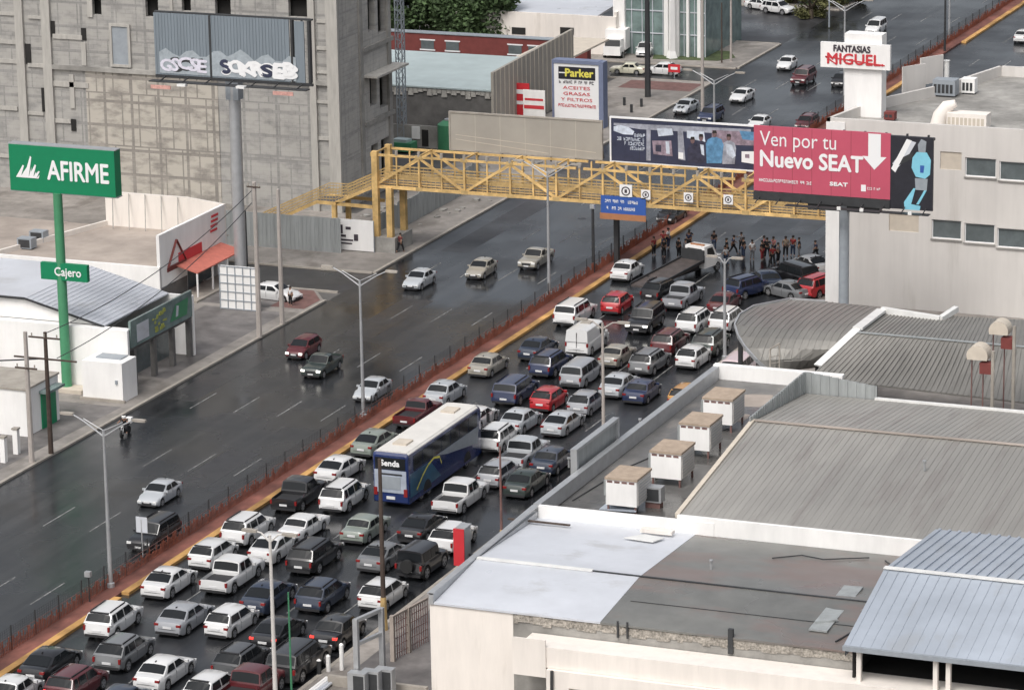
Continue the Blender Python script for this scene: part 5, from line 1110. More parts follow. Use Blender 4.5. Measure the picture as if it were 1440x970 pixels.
for k in range(3):
    x, z = VY(512 + k * 13, 938 - k * 6, -12.6 + k * .1); y = -12.6 + k * .6; x = 27.9 + k * .62
    t = thing('condenser_unit', 'white condenser box, %s of the three stacked by the pale frame' % ('leftmost', 'middle', 'rightmost')[k], 'air conditioner', (x, y, .13), 'condensers by the pale frame')
    part('casing', MB().box(x - .62, x + .5, y - .3, y + .3, .6, 2.1), 'galv', t); part('grille', MB().box(x - .25, x + .42, y - .32, y - .303, .8, 1.95), 'steel_dk', t); part('stand', MB().box(x - .5, x + .4, y - .25, y + .25, .13, .6), 'steel_dk', t)
for k, (px, py, h_) in enumerate(((449, 950, 1.0), (462, 946, 1.1), (481, 944, 1.75))):
    x, y = G(px, py); t = thing('bollard', ('shortest dark bollard with a white cap by the kerb at the bottom', 'white bollard between the short dark one and the tall one', 'tallest white bollard nearest the pale frame')[k], 'bollard', (x, y, .1), 'kerb bollards at the bottom')
    part('shaft', MB().tube([(x, y, .1), (x, y, h_)], .14, 10), 'white' if k else 'steel_dk', t); part('cap', MB().tube([(x, y, h_), (x, y, h_ + .1)], [.15, .06], 10), 'white', t)
for k in range(4):
    x = 24.35 + k * .22; single('pipe', MB().tube([(x, -12.6, .28), (x, -9.6, .28)], .1, 8), 'white' if k < 2 else 'roof_pale', ('white pipe lying nearest the kerb at the bottom edge', 'white pipe lying second from the kerb at the bottom edge', 'pale grey pipe lying third from the kerb at the bottom', 'pale grey pipe lying farthest from the kerb, by the bollards')[k], 'pipe', (x, -12.6, .18), 'pipes lying at the bottom edge')
single('low_wall', MB().box(24.8, 31.3, -10.4, -10.1, .1, .75), 'kerb', 'low pale wall closing the yard at the bottom edge', 'wall', (28, -10.2, .1))
for k, (px, py, lb) in enumerate(((878, 150, 'left'), (888, 160, 'middle'), (902, 152, 'right'))):
    x, y = G(px, py); single('bollard', MB().tube([(x, y, .1), (x, y, 1.0)], .16, 8), 'steel_dk', '%s of the three dark bollards on the far pavement' % lb, 'bollard', (x, y, .1), 'dark bollards on the far pavement')
x, y = G(948, 112); t = thing('red_sign', 'small red sign with white mark beside the far side road', 'sign', (x, y, .1)); part('plate', MB().box(x - .7, x + .7, y, y + .06, .8, 1.7), 'red', t); part('mark', MB().box(x - .4, x + .4, y - .015, y - .001, 1.1, 1.4), 'letter', t); part('post', MB().bar((x, y + .1, .1), (x, y + .1, .8), .08), 'steel_gr', t)
# overhead cables
def sag(a, b, s_, n=14):
    a, b = Vector(a), Vector(b); return [tuple(a + (b - a) * k / n + Vector((0, 0, -s_ * 4 * (k / n) * (1 - k / n)))) for k in range(n + 1)]
x0, y0 = G(72, 640)
for k, (dz, dx) in enumerate(((9.3, 0), (7.5, .9))):
    single('cable', MB().tube(sag((x0 + dx, y0, dz), (-15.3, 63.0, 12.4 - k), 1.2), .035, 5), 'steel_dk', '%s black overhead cable running from the wooden pole to the corner pole' % ('upper', 'lower')[k], 'cable', (x0, y0, dz))
single('cable', MB().tube(sag((x0, y0, 7.4), (-45, 20, 8.2), .8), .06, 5), 'steel_dk', 'thick cable leaving the wooden pole towards the left edge', 'cable', (x0, y0, 7.4))

# small clutter on roofs and yards
for k, (px, py, h, lb) in enumerate(((800, 655, 5.9, 'short grey vent pipe on the dark terrace roof nearest the blank sign'), (900, 600, 5.9, 'short grey vent pipe on the dark terrace roof left of the third cooler'), (1000, 800, 6.5, 'short grey vent pipe on the dark low-pitched roof'), (1300, 660, 8.6, 'short grey vent pipe on the tan warehouse roof'))):
    x, y = G(px, py, h); single('vent_pipe', MB().tube([(x, y, h - .1), (x, y, h + .45), (x, y, h + .5), (x, y, h + .6)], [.07, .07, .13, .13], 8), 'galv', lb, 'pipe', (x, y, h - .1))
for k, (pts, lb) in enumerate((([(32.2, 12, 5.95), (33.0, 20, 5.95), (34.5, 26, 5.95), (36.5, 31, 5.95)], 'thin dark cable trailing along the terrace roof beside the parapet'), ([(x, y, rz_(y) + .06) for x, y in ((54, 5.9), (51.5, 4.5), (50, 4.9), (48.5, 3.6))], 'thin dark cable crossing the dark low-pitched roof'))):
    single('cable', MB().tube(pts, .04, 5), 'steel_dk', lb, 'cable', pts[0])
for k, (px, py, w_, lb) in enumerate(((700, 735, 2.4, 'thin dark puddle-shaped plank lying on the pale roof near its white edge'),)):
    x, y = G(px + 60, py, 6.4); single('plank', MB().box(x - 2.2, x + 2.0, y - .12, y + .1, 6.42, 6.5), 'wood', 'long thin brown plank lying on the pale roof below its white rear edge', 'plank', (x, y, 6.42))
# ---------------------------------------------------------------- vehicles
def lerp(a, b, t): return a + (b - a) * t
def pl(pts, y):
    if y <= pts[0][0]: return pts[0][1]
    for (a, b), (c, d) in zip(pts, pts[1:]):
        if y <= c: return b + (d - b) * (y - a) / (c - a) if c > a else d
    return pts[-1][1]
SPEC = {
 #            L    W    H    belt hood deck  f0    f1    r1    r0   rw   ax_f  ax_r
 'sedan':  (4.55, 1.80, 1.47, .97, .86, 1.00, 1.02, .30, -1.05, -1.72, .32, 1.38, -1.32),
 'coupe':  (4.65, 1.84, 1.44, .98, .85, 1.02, 1.05, .28, -.95, -1.80, .34, 1.42, -1.38),
 'oldsedan': (4.35, 1.65, 1.39, .92, .87, .95, .85, .30, -.85, -1.32, .29, 1.25, -1.20),
 'hatch':  (4.05, 1.72, 1.50, .96, .90, .98, 1.15, .45, -1.45, -1.90, .31, 1.28, -1.24),
 'suv':    (4.55, 1.86, 1.68, 1.08, 1.02, 1.10, 1.12, .48, -1.72, -2.12, .36, 1.38, -1.34),
 'bigsuv': (4.95, 1.95, 1.82, 1.15, 1.10, 1.16, 1.20, .65, -2.05, -2.36, .39, 1.50, -1.48),
 'minivan': (4.95, 1.90, 1.78, 1.05, .98, 1.08, 1.55, .75, -2.05, -2.36, .34, 1.55, -1.45),
 'van':    (5.0, 1.95, 2.15, 1.20, 1.08, 1.2, 1.75, 1.15, -2.35, -2.46, .34, 1.6, -1.5),
 'pickup': (5.35, 1.92, 1.80, 1.10, 1.06, 1.08, 1.15, .55, -.72, -.92, .38, 1.68, -1.62),
 'jeep':   (4.0, 1.82, 1.84, 1.12, 1.05, 1.12, .72, .50, -1.72, -1.80, .42, 1.22, -1.22),
}
_cache = {}
def _var(base, **kw):
    ks = ('L', 'W', 'H', 'belt', 'hood', 'deck', 'f0', 'f1', 'r1', 'r0', 'rw', 'af', 'ar'); v = dict(zip(ks, SPEC[base])); v.update(kw); return tuple(v[k] for k in ks)
SPEC['sedan_b'] = _var('sedan', L=4.7, H=1.44, belt=.95, deck=1.04, f0=1.12, f1=.38, r1=-.92, r0=-1.88, rw=.33)
SPEC['sedan_c'] = _var('sedan', L=4.35, H=1.50, belt=.99, deck=1.02, f0=1.0, f1=.34, r1=-1.0, r0=-1.52, rw=.30, hood=.90)
SPEC['hatch_b'] = _var('hatch', L=3.85, H=1.54, r1=-1.30, r0=-1.84, f0=1.2, f1=.42, belt=1.0, deck=1.02)
SPEC['suv_b'] = _var('suv', L=4.4, H=1.62, r1=-1.45, r0=-2.06, belt=1.06, f1=.40, rw=.35)
SPEC['suv_c'] = _var('suv', L=4.75, W=1.9, H=1.73, r1=-1.85, r0=-2.26, hood=1.06, rw=.38)
SPEC['pickup_b'] = _var('pickup', L=5.0, W=1.82, H=1.72, f0=1.0, f1=.42, r1=-.30, r0=-.48, rw=.35)
VARS = {'sedan': ('sedan', 'sedan_b', 'sedan_c'), 'hatch': ('hatch', 'hatch_b'), 'suv': ('suv', 'suv_b', 'suv_c'), 'pickup': ('pickup', 'pickup_b')}
def wheel_meshes(r):
    key = ('w', round(r, 2))
    if key in _cache: return _cache[key]
    m = MB(); n = 18; prof = [(-.1, r * .72), (-.11, r * .93), (-.08, r), (.08, r), (.11, r * .93), (.1, r * .72)]
    for i, (x, q) in enumerate(prof):
        for j in range(n): a = 2 * math.pi * j / n; m.v.append((x, q * math.cos(a), q * math.sin(a)))
    for i in range(len(prof) - 1):
        for j in range(n): a = i * n + j; b = i * n + (j + 1) % n; m.f.append((a, b, b + n, a + n))
    m.f.append(tuple(range(n))[::-1]); m.f.append(tuple((len(prof) - 1) * n + j for j in range(n)))
    ty = m.mesh('wheel', smooth=True); ty.materials.append(MT['tyre'])
    m = MB(); ro = r * .68; x = .108
    for k in range(5):
        a = k * 2 * math.pi / 5; d = Vector((0, math.cos(a), math.sin(a))); e = Vector((0, -math.sin(a), math.cos(a)))
        c = [Vector((x, 0, 0)) + d * .05 - e * .05, Vector((x, 0, 0)) + d * ro - e * .07, Vector((x, 0, 0)) + d * ro + e * .07, Vector((x, 0, 0)) + d * .05 + e * .05]
        m.add(c + [p - Vector((.03, 0, 0)) for p in c], [(0, 1, 2, 3), (0, 4, 5, 1), (1, 5, 6, 2), (2, 6, 7, 3)])
    nn = 20
    for k in range(nn):
        a0, a1 = 2 * math.pi * k / nn, 2 * math.pi * (k + 1) / nn; P = lambda q, a: (x - .002, q * math.cos(a), q * math.sin(a)); m.quad(P(ro, a0), P(ro, a1), P(ro * .86, a1), P(ro * .86, a0)); m.add([(x - .001, 0, 0), P(.07, a0), P(.07, a1)], [(0, 1, 2)])
    rm = m.mesh('rim'); rm.materials.append(MT['rim']); _cache[key] = (ty, rm); return ty, rm
def build_kind(kind):
    if kind in _cache: return _cache[kind]
    L, W, H, belt, hood, deck, f0, f1, r1, r0, rw, af, ar = SPEC[kind]; w = W / 2; h2 = L / 2; key = kind; kind = kind.split('_')[0]
    out = []
    bed = kind == 'pickup'
    if kind in ('suv', 'bigsuv', 'minivan', 'van', 'hatch', 'jeep'):
        top = [(-h2, .62), (-h2 + .05, .80), (-h2 + .10, belt - .02), (r0 + .06, belt), (f0, belt - .02), (f0 + .15, hood + .03), (h2 - .45, hood - .06), (h2 - .14, hood - .18), (h2, hood - .38)]
    elif bed:
        top = [(-h2, .75), (-h2 + .02, deck), (r0, deck), (r0 + .05, belt), (f0, belt), (f0 + .15, hood + .02), (h2 - .4, hood - .05), (h2 - .08, hood - .16), (h2, hood - .40)]
    else:
        top = [(-h2, .60), (-h2 + .04, .80), (-h2 + .12, deck - .05), (r0, deck), (r0 + .3, belt), (f0, belt - .01), (f0 + .12, hood + .04), (h2 - .5, hood - .08), (h2 - .16, hood - .20), (h2, hood - .36)]
    if kind == 'oldsedan': top[-2] = (h2 - .05, hood - .12)
    if kind == 'jeep': top[-3:] = [(h2 - .35, hood - .02), (h2 - .3, hood - .04), (h2 - .26, hood - .5)]
    sq = kind in ('oldsedan', 'van', 'jeep', 'pickup', 'bigsuv')
    def wid(y):
        e = min(h2 - abs(y), 1.0); tip = .93 if sq else .84
        return w * (tip + (1 - tip) * min(1, (e / (.35 if sq else .6))) ** .6)
    gc = .20 if kind not in ('bigsuv', 'pickup', 'jeep', 'suv') else .30
    ra = rw + .07
    def bot(y):
        z = gc + (.12 if h2 - abs(y) < .15 else 0)
        for c in (af, ar):
            d = abs(y - c)
            if d < ra: z = max(z, rw + math.sqrt(max(0, ra * ra - d * d)))
        return z
    ys = {-h2, -h2 + .04, -h2 + .12, -h2 + .3, h2, h2 - .04, h2 - .14, h2 - .3, h2 - .5, r0, r0 + .3, f0, f0 + .13, 0, -.5, .5}
    for c in (af, ar):
        for q in (-1.0, -.999, -.85, -.5, 0, .5, .85, .999, 1.0): ys.add(c + q * ra)
    ys = sorted(y for y in ys if -h2 <= y <= h2)
    m = MB(); n = 9; N = 2 * n - 2
    bedr = (-h2 + .09, r0 - .03)
    if bed:
        for q in (bedr[0] - .03, bedr[0], bedr[1], bedr[1] + .03): ys.append(q)
        ys = sorted(ys)
    for y in ys:
        ww, zt, zb = wid(y), pl(top, y), bot(y); zt = max(zt, zb + .05)
        zs = lerp(zb, zt, .45); inbed = bed and bedr[0] <= y <= bedr[1]
        half = [(0, zb), (ww * .86, zb), (ww * .97, zb + .0), (ww, zb + min(.12, (zt - zb) * .3)), (ww * 1.0, zs + (zt - zs) * .25), (ww * .975, zt - min(.10, (zt - zb) * .3)), (ww * .90, zt - .015), (ww * .5, zt + .02), (0, zt + .03)]
        if inbed: half[6] = (ww * .90, zt); half[7] = (ww * .86, .62); half[8] = (0, .62)
        ring = [(x, y, z) for x, z in half] + [(-x, y, z) for x, z in half[-2:0:-1]]
        m.v += ring
    for i in range(len(ys) - 1):
        for j in range(N): a = i * N + j; b = i * N + (j + 1) % N; m.f.append((a, a + N, b + N, b))
    m.f.append(tuple(range(N))); m.f.append(tuple((len(ys) - 1) * N + j for j in range(N))[::-1])
    # greenhouse
    wb, wt = w * .955, w * (.80 if not sq else .86)
    k = len(m.v); zr = H - .05
    st = [(f0, None), (f1, 0), (lerp(f1, r1, .5), .02), (r1, 0), (r0, None)]
    for y, cz in st:
        if cz is None: half = [(wb, belt - .06), (wb * .99, belt - .01), (wb * .8, belt), (wb * .4, belt), (0, belt)]
        else: half = [(wb, belt - .06), (wt + .01, zr - .07), (wt - .09, zr + cz), (wt * .5, H - .012 + cz), (0, H + cz)]
        m.v += [(x, y, z) for x, z in half] + [(-x, y, z) for x, z in half[-2::-1]]
    q = 9
    for i in range(4):
        for j in range(q - 1): a = k + i * q + j; m.f.append((a, a + 1, a + 1 + q, a + q))
    body = m.mesh('body', smooth=True); body.materials.append(MT['paint']); out.append(('body', body, 'paint', None))
    def glass(name, pts): mm = MB(); mm.add(pts, [tuple(range(len(pts)))] if len(pts) == 4 else pts_f); me = mm.mesh(name); me.materials.append(MT['glass']); out.append((name, me, None, None))
    def screen(name, ya, yb, s0=.10, s1=.90, off=.02):
        mm = MB(); rows = []
        dy, dz = yb - ya, H - belt; ln = math.hypot(dy, dz); ny = dz / ln * (1 if ya > yb else -1); nz = abs(dy) / ln
        lo = [(wb * .90, belt - .004), (wb * .8, belt), (wb * .4, belt), (0, belt)]; hi = [(wt - .05, zr - .03), (wt - .09, zr), (wt * .5, H - .012), (0, H)]
        for s_ in (s0, s1):
            h_ = [(lerp(a[0], b[0], s_), lerp(ya, yb, s_) + ny * off, lerp(a[1], b[1], s_) + nz * off) for a, b in zip(lo, hi)]
            rows.append([(-x, y, z) for x, y, z in h_] + [h_[k] for k in (2, 1, 0)])
        vs = rows[0] + rows[1]; mm.add(vs, [(k, k + 1, k + 8, k + 7) for k in range(6)]); me = mm.mesh(name); me.materials.append(MT['glass']); out.append((name, me, None, None))
    screen('windshield', f0, f1)
    if kind != 'van': screen('rear_window', r0, r1, .16 if kind not in ('suv', 'bigsuv', 'minivan', 'hatch') else .2, .86)
    elif kind == 'van': pass
    def side(s_, ya, yb, fa, fb):
        """window between two lines; fa/fb = functions of height fraction"""
        mm = MB(); pts = []
        for (fy, t_) in ((fa, .07), (fb, .07), (fb, .93), (fa, .93)):
            x = lerp(wb, wt + .01, t_) + .012; z = lerp(belt - .02, zr - .06, t_); pts.append((s_ * x, fy(t_), z))
        mm.add(pts, [(0, 1, 2, 3) if s_ > 0 else (3, 2, 1, 0)]); me = mm.mesh('side_window'); me.materials.append(MT['glass']); out.append(('side_window', me, None, None))
    F = lambda t_: lerp(f0 - .16, f1 - .02, t_) - .06; Rr = lambda t_: lerp(r0 + .30, r1 + .06, t_) + .04
    if kind in ('sedan', 'coupe', 'oldsedan', 'hatch', 'pickup', 'jeep'): cuts = [lerp(f1, r1, .48)]
    elif kind in ('suv', 'bigsuv'): cuts = [lerp(f1, r1, .36), lerp(f1, r1, .78)]
    elif kind == 'minivan': cuts = [lerp(f1, r1, .25), lerp(f1, r1, .62)]
    else: cuts = [.35]
    for s_ in (-1, 1):
        fs = [F] + [(lambda t_, c=c: c) for c in cuts] + [Rr]
        if kind == 'van': fs = [F, lambda t_: .35]
        for i in range(len(fs) - 1):
            a = (lambda t_, f=fs[i], i=i: f(t_) - (.05 if i else 0)); b = (lambda t_, f=fs[i + 1], i=i: f(t_) + (.05 if i < len(fs) - 2 else 0)); side(s_, 0, 0, a, b)
    def bx(name, mk, *bs, m2=None):
        mm = MB()
        for b_ in bs: mm.box(*b_)
        me = mm.mesh(name); me.materials.append(MT[mk]); out.append((name, me, None, None))
    hf = pl(top, h2 - .14); we = wid(h2 - .1)
    for s_ in (-1, 1):
        bx('headlight', 'HEAD', (s_ * we * .60, s_ * we * .97, h2 - .22, h2 - .0, hf - .22, hf - .06)); zt = (belt if kind in ('suv', 'bigsuv', 'minivan', 'hatch', 'van') else deck) - .10
        wr = wid(-h2 + .1)
        if kind in ('suv', 'bigsuv', 'van', 'pickup', 'jeep', 'minivan'): bx('taillight', 'TAIL', (s_ * wr * .86, s_ * wr * 1.0, -h2 + .0, -h2 + .14, zt - .26, zt + .02))
        else: bx('taillight', 'TAIL', (s_ * wr * .68, s_ * wr * 1.0, -h2 + .02, -h2 + .2, zt - .15, zt - .02))
        bx('mirror', 'PAINTBOX', (s_ * (wb - .02), s_ * (w + .16), f0 - .32, f0 - .18, belt - .02, belt + .13))
    bx('grille', 'trim', (-we * .5, we * .5, h2 - .1, h2 + .012, hf - .36, hf - .14)); bx('front_bumper', 'trim', (-we * .9, we * .9, h2 - .12, h2 + .02, gc + .02, gc + .16)); bx('rear_bumper', 'trim', (-wid(-h2) * .95, wid(-h2) * .95, -h2 - .02, -h2 + .12, gc + .04, gc + .2))
    bx('licence_plate', 'plate', (-.26, .26, -h2 - .022, -h2 + .02, .62, .75)) if kind not in ('sedan', 'coupe', 'oldsedan') else bx('licence_plate', 'plate', (-.26, .26, -h2 - .016, -h2 + .03, .60, .73))
    bx('licence_plate', 'plate', (-.24, .24, h2, h2 + .03, .45, .57))
    if kind == 'jeep':
        mm = MB(); mm.tube([(0, -h2 - .02, 1.0), (0, -h2 - .26, 1.0)], .40, 16); me = mm.mesh('spare_wheel', smooth=True); me.materials.append(MT['tyre']); out.append(('spare_wheel', me, None, None))
    if kind == 'van': bx('roof_vent', 'kerb', (-.4, .4, -.5, .3, H + .0, H + .08)); bx('rear_door_seam', 'trim', (-.012, .012, -h2 - .006, -h2 + .3, .45, 1.9))
    if kind in ('suv', 'bigsuv'):
        for s_ in (-1, 1): bx('roof_rail', 'trim', (s_ * (wt - .14), s_ * (wt - .10), r1 + .1, f1 - .2, H - .03, H + .05))
    if kind in ('sedan', 'hatch', 'coupe', 'suv', 'minivan', 'bigsuv', 'pickup', 'oldsedan'):
        for s_ in (-1, 1):
            for yy in (cuts[0], f0 - .35): bx('door_seam', 'trim', (s_ * (w - .03), s_ * (w + .003), yy - .01, yy + .01, gc + .18, belt - .12))
    if bed: bx('bed_liner', 'trim', (-w * .80, w * .80, -h2 + .14, r0 - .06, .64, .92)); bx('tailgate_seam', 'trim', (-w * .85, w * .85, -h2 - .004, -h2 + .03, .56, .585))
    else: bx('boot_seam', 'trim', (-wid(-h2) * .72, wid(-h2) * .72, -h2 - .008, -h2 + .03, .555, .575))
    if kind in ('hatch', 'suv', 'coupe'): bx('spoiler', 'trim', (-wt * .8, wt * .8, r1 - .10, r1 + .02, H - .045, H + .015))
    if kind in ('suv', 'bigsuv', 'minivan'): bx('lower_cladding', 'trim', (-wid(-h2) * .9, wid(-h2) * .9, -h2 - .012, -h2 + .1, .42, .50))
    if kind in ('sedan', 'coupe'): bx('antenna', 'trim', (-.02, .02, r1 - .02, r1 + .14, H, H + .07))
    _cache[key] = out; return out
NV = 0
def car(kind, pos, heading, color, label, cat='car', group=None, brake=False, beams=False, s=1.0, extra=None):
    """heading in degrees from +y (away) clockwise"""
    global NV; NV += 1; vr = random.Random(NV * 13 + 5)
    base = kind
    if kind in VARS: kind = VARS[kind][vr.randrange(len(VARS[kind]))] if kind != 'pickup' or color != WH else 'pickup'
    name = {'sedan': 'sedan_car', 'coupe': 'sedan_car', 'oldsedan': 'sedan_car', 'hatch': 'hatchback_car', 'suv': 'suv_car', 'bigsuv': 'suv_car', 'minivan': 'minivan', 'van': 'cargo_van', 'pickup': 'pickup_truck', 'jeep': 'off_road_car'}[base]
    t = thing(name, label, cat, (pos[0], pos[1], 0), group, -R(heading)); t.scale = (s * vr.uniform(.98, 1.03), s * vr.uniform(.97, 1.04), s * vr.uniform(.97, 1.04)); t.rotation_euler.z += vr.uniform(-.035, .035)
    for nm, me, _, _ in build_kind(kind):
        k = me.materials[0] if me.materials else None
        mesh = me
        o = bpy.data.objects.new(nm, mesh); COL.objects.link(o); o.parent = t
        if nm == 'body' or nm == 'mirror': o.color = (*color, 1)
        if brake and nm == 'taillight': o.material_slots[0].link = 'OBJECT'; o.material_slots[0].material = MT['lamp_r_on']
        if beams and nm == 'headlight': o.material_slots[0].link = 'OBJECT'; o.material_slots[0].material = MT['lamp_on']
    sp = SPEC[kind]; ty, rm = wheel_meshes(sp[10]); w = sp[1] / 2 - .12
    for sx in (-1, 1):
        for ay in (sp[11], sp[12]):
            o = bpy.data.objects.new('wheel', ty); COL.objects.link(o); o.parent = t; o.location = (sx * w, ay, sp[10])
            if sx < 0: o.rotation_euler = (0, 0, math.pi)
            r_ = bpy.data.objects.new('rim', rm); COL.objects.link(r_); r_.parent = o
    return t
MT['HEAD'] = MT['lamp_w']; MT['TAIL'] = MT['lamp_r']; MT['PAINTBOX'] = MT['paint']
WH, SV, LS, GY, DG, BK = (.66, .66, .655), (.31, .32, .34), (.42, .44, .46), (.16, .165, .17), (.055, .057, .06), (.014, .014, .016)
NB, DB, RD, MR, GR, CH, DGr = (.018, .028, .075), (.025, .035, .06), (.42, .014, .02), (.095, .014, .018), (.22, .25, .22), (.30, .28, .24), (.03, .042, .038)
Q = 'vehicles queueing on the right carriageway'; Lq = 'vehicles on the left carriageway'; FQ = 'vehicles far up the avenue'
